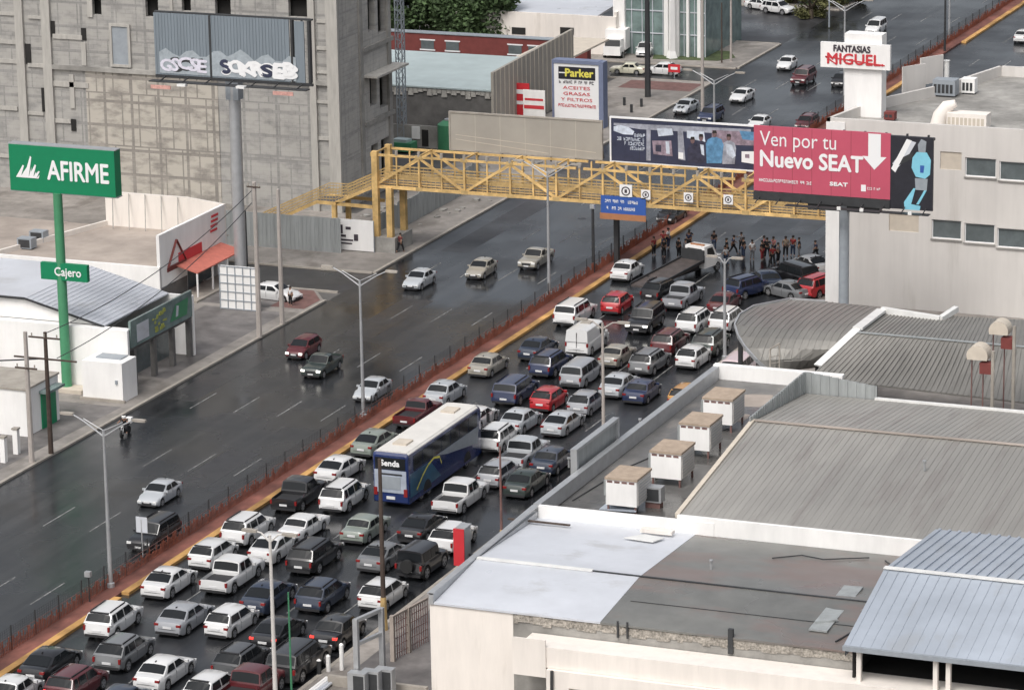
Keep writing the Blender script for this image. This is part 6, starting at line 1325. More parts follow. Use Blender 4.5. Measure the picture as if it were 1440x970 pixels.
T = [ # px, py, kind, colour, heading, flags, label
 (160, 871, 'suv', WH, 0, '', 'white crossover by the orange kerb, behind the black sedan at the lower left'),
 (238, 815, 'coupe', WH, 0, '', 'white sedan with dark sunroof against the orange kerb beside the lamp base'),
 (300, 777, 'hatch', WH, 0, '', 'white hatchback in the median lane just above the white pickup'),
 (349, 743, 'suv', WH, 0, '', 'white crossover in the median lane directly behind the black pickup by the orange kerb'),
 (421, 694, 'pickup', BK, 0, '', 'black pickup beside the median, below the white sedan'),
 (478, 656, 'sedan', WH, 0, '', 'white sedan in the median lane behind the silver-green sedan left of the coach'),
 (528, 620, 'sedan', GR, 0, '', 'silver-green sedan in the median lane at the upper rear corner of the coach'),
 (588, 580, 'pickup', MR, 0, '', 'maroon pickup in the median lane left of the coach roof'),
 (626, 551, 'sedan', LS, 0, '', 'silver sedan in the median lane just ahead of the maroon pickup'),
 (687, 511, 'sedan', CH, 0, '', 'beige-silver sedan in the median lane, alone above the other silver sedan'),
 (71, 931, 'sedan', BK, 0, '', 'black sedan in the median lane at the lower left corner'),
 (20, 972, 'sedan', WH, 0, '', 'white car cut by the bottom left corner of the picture'),
 (108, 962, 'suv', MR, 0, 'b', 'dark red car at the bottom edge beside the black sedan'),
 (175, 915, 'suv', GY, 0, '', 'grey crossover behind the white sedan at the lower left'),
 (260, 865, 'sedan', SV, 0, '', 'silver-grey sedan between two white cars in the second lane'),
 (327, 807, 'pickup', WH, 0, '', 'white double cab pickup in the second lane with dark bed'),
 (386, 767, 'sedan', WH, 0, '', 'white sedan crossed by the top of the white foreground lamp'),
 (427, 738, 'oldsedan', WH, 0, '', 'boxy old white sedan between the white crossover and silver-green old car'),
 (485, 697, 'suv', WH, 0, '', 'white crossover with wide dark rear window just left of the coach rear'),
 (670, 585, 'coupe', WH, 0, '', 'white sedan directly ahead of the coach'),
 (725, 549, 'bigsuv', NB, 0, '', 'large navy car left of the red hatchback'),
 (775, 511, 'suv', NB, 0, '', 'navy crossover just left of the silver minivan'),
 (757, 488, 'sedan', DB, 0, '', 'dark blue sedan uppermost of the three blue cars'),
 (809, 440, 'bigsuv', WH, 0, '', 'white tall car by the median, left of the red car under the flatbed'),
 (882, 379, 'sedan', WH, 0, '', 'white sedan nearest the flatbed tail, farthest in the median lane'),
 (232, 941, 'sedan', WH, 0, '', 'white sedan in the second lane near the bottom, right of the grey crossover'),
 (172, 985, 'sedan', DB, 0, '', 'dark car mostly cut off by the bottom edge right of the dark red car'),
 (298, 968, 'hatch', WH, 0, '', 'white car roof cut by the bottom edge left of the dark red pickup'),
 (326, 871, 'hatch', WH, 0, '', 'white hatchback right of the silver-grey sedan in the third lane'),
 (378, 836, 'sedan', DB, 0, '', 'dark blue sedan behind the white foreground lamp pole'),
 (443, 781, 'suv', BK, 0, '', 'black crossover right of the white sedan in the third lane'),
 (514, 740, 'oldsedan', GR, 0, '', 'boxy greenish grey old sedan directly behind the coach'),
 (340, 929, 'suv', DG, 0, '', 'charcoal crossover left of the white lamp near the bottom'),
 (392, 886, 'sedan', BK, 0, 'b', 'black sedan with glowing tail lamps behind the white lamp pole'),
 (454, 835, 'suv', DB, 0, '', 'dark blue crossover left of the dark pole with the yellow base'),
 (540, 779, 'coupe', GY, 0, '', 'silver and dark sedan crossed by the tall dark pole'),
 (594, 738, 'coupe', BK, 0, '', 'low black car right behind the coach beside the white decorated pickup'),
 (420, 930, 'bigsuv', BK, 0, '', 'large black car at the bottom right of the white foreground lamp'),
 (355, 966, 'pickup', MR, 0, '', 'dark red pickup at the bottom edge just left of the foreground lamp pole'),
 (476, 885, 'sedan', BK, 0, 'b', 'black sedan with red tail lamps seen behind the pale metal frame'),
 (539, 833, 'hatch', WH, 0, '', 'white hatchback crossed by the dark pole beside the iron fence'),
 (594, 790, 'jeep', BK, 0, '', 'black off-road car with a spare wheel on its tail'),
 (637, 755, 'suv', WH, 0, '', 'white crossover half hidden by the red sign box'),
 (648, 697, 'pickup', WH, 0, '', 'white pickup with dark load bed right of the coach rear wheels'),
 (701, 615, 'suv', WH, 0, '', 'white crossover at the right front corner of the coach'),
 (737, 636, 'pickup', LS, 0, '', 'pale silver pickup right of the white crossover beside the coach front'),
 (702, 664, 'hatch', SV, 0, '', 'silver hatchback behind the short reddish pole'),
 (741, 676, 'sedan', DGr, 0, '', 'dark green sedan tight against the parapet'),
 (777, 645, 'sedan', DB, 0, '', 'dark blue sedan mostly hidden by the parapet, behind the silver car'),
 (732, 590, 'sedan', LS, 0, '', 'light silver sedan just below the big navy car'),
 (792, 592, 'sedan', LS, 0, '', 'silver sedan right of the light silver sedan, by the blank parapet sign'),
 (772, 560, 'hatch', RD, 0, '', 'bright red hatchback in the middle of the queue'),
 (824, 565, 'hatch', SV, 0, '', 'silver hatchback right of the bright red hatchback, behind the blank parapet sign'),
 (871, 539, 'sedan', LS, 0, '', 'pale sedan right of the pale kerb lamp with short arms'),
 (903, 548, 'sedan', NB, 0, '', 'dark blue sedan peeking over the parapet beside the pale sedan'),
 (818, 524, 'minivan', SV, 0, '', 'silver minivan left of the pale kerb lamp'),
 (826, 480, 'van', WH, 0, '', 'white windowless cargo van'),
 (868, 498, 'oldsedan', CH, 0, '', 'tan grey sedan right of the white cargo van'),
 (914, 508, 'suv', GY, 0, '', 'grey crossover right of the tan grey sedan'),
 (868, 425, 'hatch', RD, 0, '', 'bright red car below the flatbed tail'),
 (908, 450, 'bigsuv', BK, 180, 'l', 'black car with lit headlamps between the red car and the white crossover'),
 (961, 417, 'pickup', SV, 0, '', 'silver pickup directly below the flatbed truck'),
 (979, 451, 'suv', WH, 0, '', 'white crossover left of the grey kerb lamp'),
 (943, 481, 'suv', MR, 0, '', 'dark red crossover with pale roof trim below the white crossover'),
 (975, 501, 'hatch', WH, 0, '', 'white hatchback farthest right above the terrace parapet'),
 (1000, 482, 'suv', DGr, 0, '', 'dark crossover left of the base of the grey kerb lamp'),
 (1024, 449, 'suv', WH, 0, '', 'white car split by the grey kerb lamp, beside the curved roof'),
 (966, 556, 'hatch', (.5, .25, .06), 0, '', 'orange car peeking above the terrace parapet'),
 (1019, 423, 'sedan', MR, 0, '', 'dark red sedan behind the grey kerb lamp'),
 (1051, 404, 'suv', NB, 20, '', 'dark blue car right of the dark red sedan, angled'),
 (1107, 406, 'sedan', GY, -62, '', 'grey sedan standing sideways across the lanes'),
 (1116, 387, 'bigsuv', BK, -55, '', 'black tall car sideways behind the grey sideways sedan'),
 (1139, 371, 'coupe', WH, -50, '', 'white sedan turned sideways next to the tall building corner'),
 (1153, 403, 'suv', RD, 15, '', 'red car half hidden by the tall off-white building corner'),
 (931, 408, 'suv', BK, 8, '', 'added black car standing in for the shade under the tail of the flatbed truck'),  # car added for the dark, shaded underside of the truck bed
 (1077, 392, 'sedan', DB, -35, '', 'dark blue sedan squeezed above the grey sideways sedan'),
 (1040, 516, 'minivan', (.62, .5, .52), 0, '', 'pinkish white minivan roof below the curved brown roof'),
]
for px, py, k, c, hd, fl, lb in T:
    car(k, G(px, py, .7), hd, c, lb, s=1.035 + .07 * max(0, min(1, (py - 450) / 380)), cat={'pickup': 'pickup', 'minivan': 'minivan', 'van': 'van'}.get(k, 'car'), group=Q, brake='b' in fl, beams='l' in fl)
T2 = [
 (225, 690, 'sedan', LS, 180, '', 'silver sedan alone on the lower left carriageway above the black car'),
 (217, 751, 'bigsuv', BK, 180, '', 'black car on the left carriageway beside the median, behind the small sign'),
 (427, 487, 'hatch', MR, 180, 'l', 'dark red car with lit headlamps above the dark green pickup'),
 (453, 512, 'pickup', DGr, 180, 'l', 'dark green pickup with lit headlamps'),
 (524, 545, 'sedan', LS, 180, '', 'silver sedan passing the second median lamp'),
 (590, 391, 'sedan', LS, 180, '', 'silver sedan in front of the footbridge, leftmost of three'),
 (677, 376, 'sedan', CH, 180, '', 'pale champagne sedan in front of the footbridge, middle of three'),
 (754, 362, 'pickup', CH, 180, '', 'tan grey pickup in front of the footbridge behind the median lamp'),
]
for px, py, k, c, hd, fl, lb in T2: car(k, G(px, py, .7), hd, c, lb, 'pickup' if k == 'pickup' else 'car', Lq, False, 'l' in fl, s=.95)
T3 = [
 (1232, 38, 'minivan', WH, 180, '', 'white minivan above the white pylon'),
 (1130, 108, 'bigsuv', MR, 180, '', 'maroon tall car left of the white crossbar sign'),
 (1107, 88, 'sedan', WH, 180, '', 'white sedan just left of the maroon tall car'),
 (1044, 132, 'sedan', WH, 180, '', 'white sedan in the middle of the far carriageway'),
 (965, 148, 'sedan', LS, 180, '', 'white sedan with dark bonnet stripes at the far left lane'),
 (1000, 161, 'suv', NB, 180, '', 'dark blue car behind the fourth median lamp pole'),
 (1068, 171, 'sedan', WH, 180, '', 'white sedan partly hidden by the top edge of the red billboard'),
 (1135, 172, 'suv', MR, 180, '', 'dark red car partly hidden by the top right part of the red billboard'),
 (1183, 111, 'hatch', BK, 180, '', 'black car peeking out beside the white pylon'),
 (1440, 50, 'sedan', WH, 0, '', 'upper white car cut by the right edge of the picture'),
 (1441, 102, 'sedan', WH, 0, '', 'lower white car cut by the right edge of the picture'),
 (945, 301, 'suv', BK, 180, '', 'dark car glimpsed under the footbridge beside the blue sign'),
]
for px, py, k, c, hd, fl, lb in T3:
    o = car(k, G(px, py, .7), hd, c, lb, 'car', FQ, s=.9)
    if 'stripes' in lb:
        g_ = MB(); g_.box(-.35, -.1, 1.15, 2.1, .84, .91); g_.box(.1, .35, 1.15, 2.1, .84, .91); me = g_.mesh('bonnet_stripe'); me.materials.append(MT['trim']); q = bpy.data.objects.new('bonnet_stripe', me); COL.objects.link(q); q.parent = o
for px, py, k, c, hd, lb in ((1094, 11, 'suv', WH, 110, 'white car parked on the far side street, nearer the avenue'), (1071, 5, 'sedan', WH, 110, 'white car parked on the far side street, behind the other white one'),
    (884, 95, 'oldsedan', (.6, .58, .46), -95, 'cream old car parked in front of the dark pole'), (908, 70, 'suv', WH, 170, 'white car parked between the box van and the showroom'), (932, 96, 'sedan', WH, -90, 'white car parked right of the thick black pole')):
    car(k, G(px, py, .7), hd, c, lb, 'car', 'parked cars', s=.93)
car('sedan', G(385, 410, .7), 95, WH, 'white car parked half behind the gridded panel board', 'car', 'parked cars')
# white box van by the showroom
x, y = G(870, 78); t = thing('box_truck', 'white box truck parked beside the showroom', 'truck', (x, y, 0), None, -R(175))
part('box', MB().box(-1.2, 1.2, -2.9, 1.4, .9, 3.2), 'white', t, local=True); part('cab', MB().prism([(-1.05, 1.45), (1.05, 1.45), (1.0, 3.0), (-1.0, 3.0)], .5, 1.5).prism([(-1.0, 1.45), (1.0, 1.45), (.95, 2.4), (-.95, 2.4)], 1.5, 2.3), 'white', t, local=True)
part('windshield', MB().add([(-.9, 2.75, 1.52), (.9, 2.75, 1.52), (.85, 2.45, 2.2), (-.85, 2.45, 2.2)], [(0, 1, 2, 3)]), 'glass', t, local=True); part('chassis', MB().box(-.9, .9, -2.9, 2.9, .45, .89), 'trim', t, local=True)
ty, rm = wheel_meshes(.42)
def wheels(t, pos):
    for (xx, yy) in pos:
        o = bpy.data.objects.new('wheel', ty); COL.objects.link(o); o.parent = t; o.location = (xx, yy, .42)
        if xx < 0: o.rotation_euler = (0, 0, math.pi)
        q = bpy.data.objects.new('rim', rm); COL.objects.link(q); q.parent = o
wheels(t, [(-1.05, 2.2), (1.05, 2.2), (-1.05, -1.8), (1.05, -1.8)])
# ---------------------------------------------------------------- coach
ty_b = wheel_meshes(.5)
t = thing('coach_bus', 'blue double height coach with white roof standing in the queue', 'bus', (14.0, 30.7, 0)); t.scale = (1.06, 1.04, 1.12)
MT['bus_blue'] = mat('bus_blue', (.010, .025, .11), .25, coat=.6, var=.25, scale=.5); MT['bus_teal'] = mat('bus_teal', (.03, .10, .17), .3, coat=.5, var=.3, scale=.6); MT['bus_silver'] = mat('bus_silver', (.36, .40, .47), .35, coat=.4, var=.15); MT['bus_roof'] = mat('bus_roof', (.66, .64, .60), .5, var=.08, scale=.8)
def rring(y, w, z0, z1, r): return [(-w, z0), (w, z0), (w, z1 - r), (w - r * .3, z1 - r * .3), (w - r, z1), (-w + r, z1), (-w + r * .3, z1 - r * .3), (-w, z1 - r)]
m = MB(); Ys = [(-6.6, 1.20, .45, 3.45, .2), (-6.5, 1.27, .35, 3.62, .2), (5.9, 1.27, .35, 3.62, .2), (6.35, 1.22, .35, 3.5, .3), (6.6, 1.1, .45, 3.1, .3)]
for (y, w, z0, z1, r) in Ys: m.v += [(x, y, z) for x, z in rring(y, w, z0, z1, r)]
for i in range(4):
    for j in range(8): a = i * 8 + j; b = i * 8 + (j + 1) % 8; m.f.append((a, a + 8, b + 8, b))
m.f.append(tuple(range(8))); m.f.append(tuple(32 + j for j in range(8))[::-1])
part('body', m, 'bus_blue', t, local=True)
part('roof', MB().slab([[(-1.1, -6.45, 3.66), (-.6, -6.45, 3.70), (.6, -6.45, 3.70), (1.1, -6.45, 3.66)], [(-1.1, 5.9, 3.66), (-.6, 5.9, 3.70), (.6, 5.9, 3.70), (1.1, 5.9, 3.66)]], .08).slab([[(-1.24, -6.4, 3.55), (-1.09, -6.4, 3.64)], [(-1.24, 5.8, 3.55), (-1.09, 5.8, 3.64)]], .06).slab([[(1.09, -6.4, 3.64), (1.24, -6.4, 3.55)], [(1.09, 5.8, 3.64), (1.24, 5.8, 3.55)]], .06), 'bus_roof', t, 'sun-bleached white roof', local=True)
for y in (-4.4, 3.9): h_ = part('roof_hatch', MB().prism([(-.5, y - .6), (.5, y - .6), (.5, y + .6), (-.5, y + .6)], 3.703, 3.82), 'cream_dk', t, local=True)
for s_ in (-1, 1):
    for k in range(7):
        y0 = -5.7 + k * 1.62; part('side_window', MB().box(s_ * 1.262, s_ * 1.285, y0, y0 + 1.54, 2.35, 3.3), 'glass', t, local=True)
    X = s_ * 1.272
    part('side_panel', MB().add([(X, -6.3, .7), (X, -1.0, .8), (X, -2.8, 2.2), (X, -6.3, 2.25)], [(0, 1, 2, 3) if s_ > 0 else (3, 2, 1, 0)]), 'bus_teal', t, local=True)
    part('side_panel', MB().add([(X, .2, 1.9), (X, 5.6, 1.2), (X, 5.9, 2.3), (X, -1.8, 2.3)], [(0, 1, 2, 3) if s_ > 0 else (3, 2, 1, 0)]), 'steel_gr', t, 'grey swoosh panel', local=True)
    sw = MB(); pts = [(-5.2, .9), (-4.2, 1.55), (-3.2, 2.0), (-2.2, 2.2), (-1.2, 2.0), (-.9, 1.5)]
    for a, b in zip(pts, pts[1:]): sw.bar((X + s_ * .01, a[0], a[1]), (X + s_ * .01, b[0], b[1]), .02, .10, up=(1, 0, 0)) if False else sw.add([(X + s_ * .008, a[0], a[1]), (X + s_ * .008, b[0], b[1]), (X + s_ * .008, b[0] + .05, b[1] + .14), (X + s_ * .008, a[0] - .02, a[1] + .14)], [(0, 1, 2, 3) if s_ > 0 else (3, 2, 1, 0)])
    part('stripe', sw, 'letter_yel', t, local=True)
    part('wheel_arch', MB().add([(X + s_ * .004, c + .68 * math.cos(a_), .5 + .68 * math.sin(a_)) for c in (-3.4,) for a_ in [math.pi * i / 12 for i in range(13)]], [tuple(range(13))]).add([(X + s_ * .004, c + .64 * math.cos(a_), .5 + .64 * math.sin(a_)) for c in (3.7,) for a_ in [math.pi * i / 12 for i in range(13)]], [tuple(range(13))]), 'trim', t, local=True)
    part('mirror', MB().bar((s_ * 1.2, 6.4, 3.1), (s_ * 1.55, 6.9, 2.9), .06).box(s_ * 1.45, s_ * 1.65, 6.85, 6.95, 2.3, 2.9), 'trim', t, local=True)
    part('taillight', MB().box(s_ * .95, s_ * 1.2, -6.66, -6.6, .85, 1.35), 'lamp_r', t, local=True)
part('rear_window', MB().box(-1.08, 1.08, -6.64, -6.58, 2.55, 3.30), 'glass', t, local=True)
part('rear_lettering', text_mb('Senda', .52, (0, -6.66, 2.95), bold=.02, width=1.35), 'letter', t, local=True)
rp = part('rear_panel', MB().box(-1.14, 1.14, -6.64, -6.59, 1.05, 2.5), 'bus_silver', t, 'pale silver rear engine panel', local=True)
part('vent', MB().box(-.72, .72, -6.67, -6.643, 1.3, 2.1), 'steel_gr', rp, local=True); part('vent', MB().box(-.8, .85, -6.665, -6.643, 2.2, 2.3), 'steel_dk', rp, local=True)
part('licence_plate', MB().box(-.3, .3, -6.66, -6.6, .62, .8), 'plate', t, local=True); part('windshield', MB().add([(-1.05, 6.63, 1.3), (1.05, 6.63, 1.3), (1.1, 6.46, 3.2), (-1.1, 6.46, 3.2)], [(0, 1, 2, 3)]), 'glass', t, local=True)
for xx in (-1.12, 1.12):
    for yy in (-4.3, -3.0, 3.7):
        o = bpy.data.objects.new('wheel', ty_b[0]); COL.objects.link(o); o.parent = t; o.location = (xx, yy, .5)
        if xx < 0: o.rotation_euler = (0, 0, math.pi)
        q = bpy.data.objects.new('rim', ty_b[1]); COL.objects.link(q); q.parent = o
# ---------------------------------------------------------------- flatbed tow truck
cabp = Vector((*G(992, 372, .5), 0)); tail = Vector((*G(905, 398, .8), 0)); d = (cabp - tail); hd = math.atan2(-d.x, d.y); Lb = d.length
MT['rust_bed'] = mat('worn_steel_bed', (.075, .062, .058), .6, var=.35, scale=1.5)
t = thing('flatbed_truck', 'white cab flatbed tow truck with its long dark bed tilted down to the road', 'tow truck', (tail.x, tail.y, 0), None, hd)
Lb = max(6.8, min(9.5, Lb))
part('bed', MB().slab([[(-1.2, -.2, .55), (1.2, -.2, .55)], [(-1.2, Lb - 2.0, 1.35), (1.2, Lb - 2.0, 1.35)]], .16), 'rust_bed', t, 'worn dark platform', local=True)
part('bed_rail', MB().bar((-1.22, -.2, .65), (-1.22, Lb - 2, 1.45), .1, .16).bar((1.22, -.2, .65), (1.22, Lb - 2, 1.45), .1, .16), 'steel_dk', t, local=True)
part('headboard', MB().box(-1.2, 1.2, Lb - 2.0, Lb - 1.9, 1.2, 2.3), 'steel_dk', t, local=True); part('chassis', MB().box(-.5, .5, 1.5, Lb + .8, .45, .8), 'trim', t, local=True)
part('cab', MB().prism([(-1.1, Lb - 1.7), (1.1, Lb - 1.7), (1.1, Lb + .2), (-1.1, Lb + .2)], .6, 1.5).add([(-1.1, Lb - 1.7, 1.5), (1.1, Lb - 1.7, 1.5), (1.1, Lb + .2, 1.5), (-1.1, Lb + .2, 1.5), (-1.0, Lb - 1.65, 2.5), (1.0, Lb - 1.65, 2.5), (1.0, Lb - .3, 2.5), (-1.0, Lb - .3, 2.5)], [(4, 5, 6, 7), (0, 1, 5, 4), (1, 2, 6, 5), (2, 3, 7, 6), (3, 0, 4, 7)]), 'white', t, local=True)
part('rear_window', MB().add([(-.8, Lb - 1.705, 1.65), (.8, Lb - 1.705, 1.65), (.75, Lb - 1.675, 2.3), (-.75, Lb - 1.675, 2.3)], [(0, 1, 2, 3)]), 'glass', t, local=True); part('windshield', MB().add([(-.95, Lb + .18, 1.58), (.95, Lb + .18, 1.58), (.9, Lb - .2, 2.38), (-.9, Lb - .2, 2.38)], [(3, 2, 1, 0)]), 'glass', t, local=True)
for s_ in (-1, 1): part('side_window', MB().add([(s_ * 1.1, Lb - 1.3, 1.6), (s_ * 1.1, Lb - .1, 1.6), (s_ * 1.025, Lb - .4, 2.3), (s_ * 1.03, Lb - 1.25, 2.3)], [(0, 1, 2, 3)]), 'glass', t, local=True)
part('bonnet', MB().prism([(-1.0, Lb + .203), (1.0, Lb + .203), (.9, Lb + 1.2), (-.9, Lb + 1.2)], .6, 1.35), 'white', t, local=True); part('light_bar', MB().box(-.7, .7, Lb - 1.3, Lb - 1.1, 2.503, 2.62), 'orange_sign', t, local=True)
wheels(t, [(-1.0, 2.2), (1.0, 2.2), (-1.0, Lb + .3), (1.0, Lb + .3)])

# ---------------------------------------------------------------- people
def person_mesh(joints, edges, radii, name):
    me = bpy.data.meshes.new(name); me.from_pydata(joints, edges, []); ob = bpy.data.objects.new(name, me); COL.objects.link(ob)
    sk = ob.modifiers.new('skin', 'SKIN'); sk.use_smooth_shade = True; sub = ob.modifiers.new('sub', 'SUBSURF'); sub.levels = 1; sub.render_levels = 1
    for v, r_ in zip(me.skin_vertices[0].data, radii): v.radius = (r_, r_)
    me.skin_vertices[0].data[0].use_root = True
    dg = bpy.context.evaluated_depsgraph_get(); dg.update(); out = bpy.data.meshes.new_from_object(ob.evaluated_get(dg)); bpy.data.objects.remove(ob); out.name = name; return out
def person_kit(pose):
    key = ('p', pose)
    if key in _cache: return _cache[key]
    if pose == 'stand': J = dict(pel=(0, 0, .95), sp=(0, -.01, 1.18), ch=(0, 0, 1.38), nk=(0, .01, 1.50), hd=(0, .02, 1.60), hp=(0, .02, 1.70), sL=(-.18, 0, 1.42), eL=(-.25, -.02, 1.14), wL=(-.24, .06, .90), hL=(-.235, .08, .82), sR=(.18, 0, 1.42), eR=(.26, -.03, 1.15), wR=(.20, .12, .95), hR=(.19, .16, .89), pL=(-.10, 0, .90), kL=(-.11, .02, .50), aL=(-.11, -.01, .09), fL=(-.12, .13, .035), pR=(.10, 0, .90), kR=(.13, .03, .50), aR=(.15, 0, .09), fR=(.17, .13, .035))
    elif pose == 'walk': J = dict(pel=(0, 0, .93), sp=(0, 0, 1.16), ch=(0, .03, 1.36), nk=(0, .05, 1.48), hd=(0, .07, 1.58), hp=(0, .08, 1.68), sL=(-.18, .03, 1.40), eL=(-.24, .16, 1.16), wL=(-.21, .32, 1.02), hL=(-.20, .38, .98), sR=(.18, .02, 1.40), eR=(.25, -.14, 1.15), wR=(.24, -.16, .90), hR=(.235, -.14, .82), pL=(-.10, 0, .88), kL=(-.11, -.10, .50), aL=(-.10, -.36, .16), fL=(-.10, -.28, .05), pR=(.10, 0, .88), kR=(.11, .22, .52), aR=(.11, .30, .09), fR=(.12, .43, .035))
    elif pose == 'point': J = dict(pel=(0, 0, .95), sp=(0, 0, 1.18), ch=(0, 0, 1.38), nk=(0, .01, 1.50), hd=(.02, .02, 1.60), hp=(.02, .02, 1.70), sL=(-.18, 0, 1.42), eL=(-.30, .12, 1.24), wL=(-.12, .24, 1.26), hL=(-.06, .26, 1.28), sR=(.18, 0, 1.42), eR=(.34, .10, 1.30), wR=(.36, .30, 1.42), hR=(.37, .38, 1.45), pL=(-.10, 0, .90), kL=(-.15, .02, .50), aL=(-.18, -.01, .09), fL=(-.20, .12, .035), pR=(.10, 0, .90), kR=(.14, .02, .50), aR=(.17, 0, .09), fR=(.20, .12, .035))
    else: J = dict(pel=(0, 0, .80), sp=(0, .05, 1.02), ch=(0, .14, 1.22), nk=(0, .19, 1.32), hd=(0, .22, 1.42), hp=(0, .24, 1.52), sL=(-.19, .14, 1.25), eL=(-.27, .36, 1.10), wL=(-.30, .58, 1.06), hL=(-.30, .65, 1.05), sR=(.19, .14, 1.25), eR=(.27, .36, 1.10), wR=(.30, .58, 1.06), hR=(.30, .65, 1.05), pL=(-.12, .02, .78), kL=(-.20, .42, .70), aL=(-.20, .30, .32), fL=(-.20, .42, .27), pR=(.12, .02, .78), kR=(.20, .42, .70), aR=(.20, .30, .32), fR=(.20, .42, .27))
    names = list(J); idx = {n: i for i, n in enumerate(names)}
    E = [('pel', 'sp'), ('sp', 'ch'), ('ch', 'nk'), ('nk', 'hd'), ('hd', 'hp'), ('ch', 'sL'), ('sL', 'eL'), ('eL', 'wL'), ('wL', 'hL'), ('ch', 'sR'), ('sR', 'eR'), ('eR', 'wR'), ('wR', 'hR'), ('pel', 'pL'), ('pL', 'kL'), ('kL', 'aL'), ('aL', 'fL'), ('pel', 'pR'), ('pR', 'kR'), ('kR', 'aR'), ('aR', 'fR')]
    rad = dict(pel=.13, sp=.125, ch=.145, nk=.055, hd=.092, hp=.085, sL=.06, eL=.045, wL=.032, hL=.038, sR=.06, eR=.045, wR=.032, hR=.038, pL=.09, kL=.062, aL=.042, fL=.04, pR=.09, kR=.062, aR=.042, fR=.04)
    body = person_mesh([J[n] for n in names], [(idx[a], idx[b]) for a, b in E], [rad[n] for n in names], 'body'); body.materials.append(MT['skin'])
    def sub(keep, extra, grow, nm):
        ns = [n for n in keep]; ix = {n: i for i, n in enumerate(ns)}; ee = [(ix[a], ix[b]) for a, b in E if a in ix and b in ix]; P_ = [J[n] for n in ns]; Rr_ = [rad[n] + grow for n in ns]
        for a, b, f in extra: P_.append(tuple(lerp(J[a][k], J[b][k], f) for k in range(3))); Rr_.append(lerp(rad[a], rad[b], f) + grow); ee.append((ix[a], len(P_) - 1))
        me = person_mesh(P_, ee, Rr_, nm); me.materials.append(MT['cloth']); return me
    shirt = sub(['pel', 'sp', 'ch', 'sL', 'sR'], [('sL', 'eL', .75), ('sR', 'eR', .75)], .02, 'shirt')
    trou = sub(['pel', 'pL', 'pR', 'kL', 'kR'], [('kL', 'aL', .9), ('kR', 'aR', .9)], .024, 'trousers')
    h = J['hp']; m = MB(); n = 12
    for i, (z, r_) in enumerate(((-.05, .105), (.0, .112), (.05, .10), (.09, .055))):
        for k in range(n): a = 2 * math.pi * k / n; m.v.append((h[0] + r_ * math.cos(a), h[1] - .02 + r_ * math.sin(a) * 1.05, h[2] + z))
    for i in range(3):
        for k in range(n): a = i * n + k; b = i * n + (k + 1) % n; m.f.append((a, b, b + n, a + n))
    m.f.append(tuple(3 * n + k for k in range(n))); hair = m.mesh('hair', smooth=True); hair.materials.append(MT['hair'])
    f = MB(); hd_ = J['hd']; fy = hd_[1] + .095
    f.box(hd_[0] - .045, hd_[0] - .02, fy - .01, fy + .003, hd_[2] + .03, hd_[2] + .045); f.box(hd_[0] + .02, hd_[0] + .045, fy - .01, fy + .003, hd_[2] + .03, hd_[2] + .045); f.box(hd_[0] - .03, hd_[0] + .03, fy - .015, fy + .001, hd_[2] - .045, hd_[2] - .035)
    face = f.mesh('face'); face.materials.append(MT['hair'])
    _cache[key] = (body, shirt, trou, hair, face); return _cache[key]
def person(x, y, hd, pose, c1, c2, lb, z=0, g='people standing round the flatbed truck', helmet=False):
    t = thing('person', lb, 'person', (x, y, z), g, -R(hd)); hs_ = .94 + (len(lb) % 9) * .015; t.scale = (hs_ * (1 + len(lb) % 5 * .04), hs_ * (1 + len(lb) % 4 * .05), hs_); bd, sh, tr_, hr, fc = person_kit(pose)
    for nm, me, c in (('body', bd, None), ('shirt', sh, c1), ('trousers', tr_, c2), ('hair', hr, None), ('face', fc, None)):
        o = bpy.data.objects.new(nm, me); COL.objects.link(o); o.parent = t
        if c: o.color = (*c, 1)
    return t
BLK, DNM, WHT, RDC, NVY, GRY, PNK, TAN = (.015, .015, .017), (.04, .06, .11), (.65, .65, .65), (.27, .035, .035), (.03, .035, .07), (.2, .2, .21), (.42, .17, .17), (.26, .21, .16)
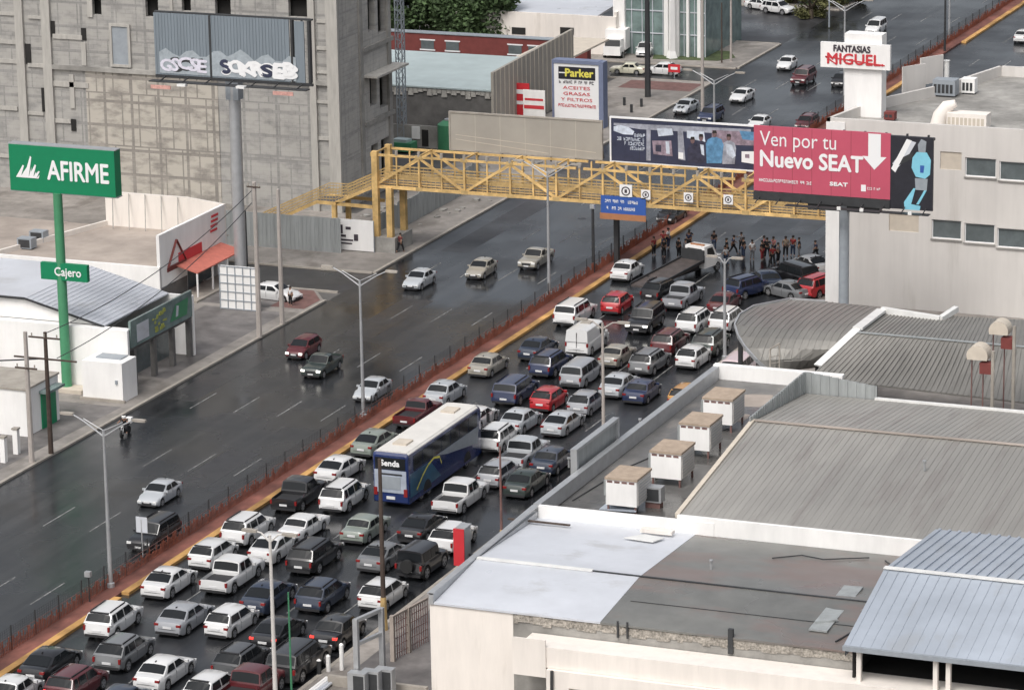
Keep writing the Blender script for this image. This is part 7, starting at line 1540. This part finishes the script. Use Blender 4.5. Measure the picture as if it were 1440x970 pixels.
PP = [(920, 360, 120, 'stand', RDC, BLK, 'person in red at the median beside the flatbed truck, leftmost of the crowd'), (929, 352, 160, 'point', RDC, DNM, 'person in red pointing, close behind the leftmost person in red'), (934, 362, 200, 'stand', BLK, BLK, 'person in black just right of the two people in red by the median'),
 (943, 350, 90, 'stand', WHT, NVY, 'person in a white top and navy trousers on the median side of the flatbed truck'), (962, 362, 30, 'walk', GRY, BLK, 'person in grey walking behind the flatbed bed left of the cab'), (973, 355, 190, 'stand', NVY, BLK, 'person in navy standing left of the flatbed cab'),
 (1026, 360, 240, 'stand', BLK, BLK, 'person all in black nearest the right side of the truck cab'), (1041, 361, 180, 'point', GRY, BLK, 'person in grey top with raised arm right of the person all in black'), (1053, 361, 150, 'stand', WHT, GRY, 'person in white top and grey trousers in the middle of the right group'),
 (1070, 366, 100, 'stand', BLK, RDC, 'person in black top and red trousers left of the pink shirts'), (1078, 366, 260, 'stand', PNK, BLK, 'person in pink shirt and black trousers'), (1088, 367, 200, 'walk', PNK, DNM, 'person in pink shirt and denim walking right of the other pink shirt'),
 (1108, 366, 160, 'stand', TAN, BLK, 'person in a tan top left of the parked black tall car'), (1120, 362, 190, 'stand', RDC, DNM, 'person in red top with denim trousers above the black tall car'), (1148, 362, 230, 'walk', NVY, BLK, 'person in navy walking next to the tall off-white building'),
 (1004, 352, 180, 'stand', BLK, DNM, 'person in a black top directly behind the truck cab'),
 (1031, 357, 60, 'walk', NVY, BLK, 'person in navy overlapping the person all in black right of the cab'), (1046, 367, 220, 'stand', BLK, DNM, 'person in black top and denim nearest the dark cars in the middle group'), (1074, 358, 160, 'point', BLK, BLK, 'person in black raising an arm behind the pink shirts'),
 (1083, 372, 330, 'stand', RDC, BLK, 'person in red top close in front of the pink shirts'), (1096, 374, 100, 'stand', GRY, BLK, 'person in grey top right beside the black tall sideways car'), (1126, 368, 250, 'stand', BLK, GRY, 'person in black top above the white sedan turned sideways'),
 (967, 352, 140, 'point', BLK, GRY, 'person in black top gesturing over the truck bed'), (951, 366, 30, 'stand', BLK, BLK, 'person all in black at the left side of the truck bed'), (1016, 371, 280, 'walk', WHT, DNM, 'person in white top passing the right corner of the truck cab')]
_pr = random.Random(11)
for px, py, hd, po, c1, c2, lb in PP: x, y = G(px + _pr.uniform(-5, 5), py + _pr.uniform(-8, 5)); person(x, y, hd, po, c1, c2, lb, .17 if 3.3 < x < 5.3 else 0)
for px, py, po, c1, lb in ((563, 357, 'walk', (.1, .02, .02), 'person in dark red walking on the pavement right of the yellow tower'), (550, 352, 'stand', GRY, 'person in grey standing close to the concrete tower plinth')):
    x, y = G(px, py); person(x, y, 20, po, c1, BLK, lb, .13, 'pedestrians on the left pavement')
x, y = G(409, 432); person(x, y, 200, 'stand', WHT, BLK, 'person in white top and dark trousers beside the parked white car', .137, 'pedestrians on the left pavement')
# motorcycle and rider
x, y = G(177, 612); hdm = 175
t = thing('motorcycle', 'dark motorcycle ridden along the left kerb', 'motorcycle', (x, y, 0), None, -R(hdm))
part('frame', MB().tube([(0, -.55, .55), (0, .1, .75), (0, .5, .72), (0, .62, .95)], [.05, .12, .1, .04], 8).box(-.15, .15, -.15, .25, .25, .6), 'trim', t, local=True); part('seat', MB().box(-.13, .13, -.62, .12, .74, .82), 'tyre', t, local=True)
part('fork', MB().bar((-.08, .55, .9), (-.08, .75, .3), .05).bar((.08, .55, .9), (.08, .75, .3), .05), 'galv', t, local=True); part('handlebar', MB().tube([(-.36, .52, 1.04), (0, .58, 1.0), (.36, .52, 1.04)], .02, 6), 'steel_dk', t, local=True); part('headlight', MB().tube([(0, .66, .9), (0, .74, .9)], .1, 10), 'lamp_w', t, local=True)
part('top_box', MB().box(-.22, .22, -1.0, -.6, .8, 1.2), 'white', t, 'white top box', local=True)
wt_, _r = wheel_meshes(.30)
for yy in (.75, -.6):
    o = bpy.data.objects.new('wheel', wt_); COL.objects.link(o); o.parent = t; o.location = (0, yy, .3); o.scale = (.6, 1, 1); q = bpy.data.objects.new('rim', _r); COL.objects.link(q); q.parent = o
rp_ = person(x, y, hdm, 'ride', BLK, BLK, 'rider in black with a white helmet on the motorcycle by the left kerb', .03, None)
hm = MB(); hm.tube([(0, .22, 1.34), (0, .22, 1.42), (0, .22, 1.52), (0, .22, 1.60)], [.11, .15, .14, .06], 14); me = hm.mesh('helmet', smooth=True); me.materials.append(MT['white']); o = bpy.data.objects.new('helmet', me); COL.objects.link(o); o.parent = rp_
print('vehicles', NV, 'objects', len(bpy.data.objects))

for o in bpy.data.objects:
    if o.get('label') and len(str(o['label']).split()) > 16: print('LONG', o['label'])
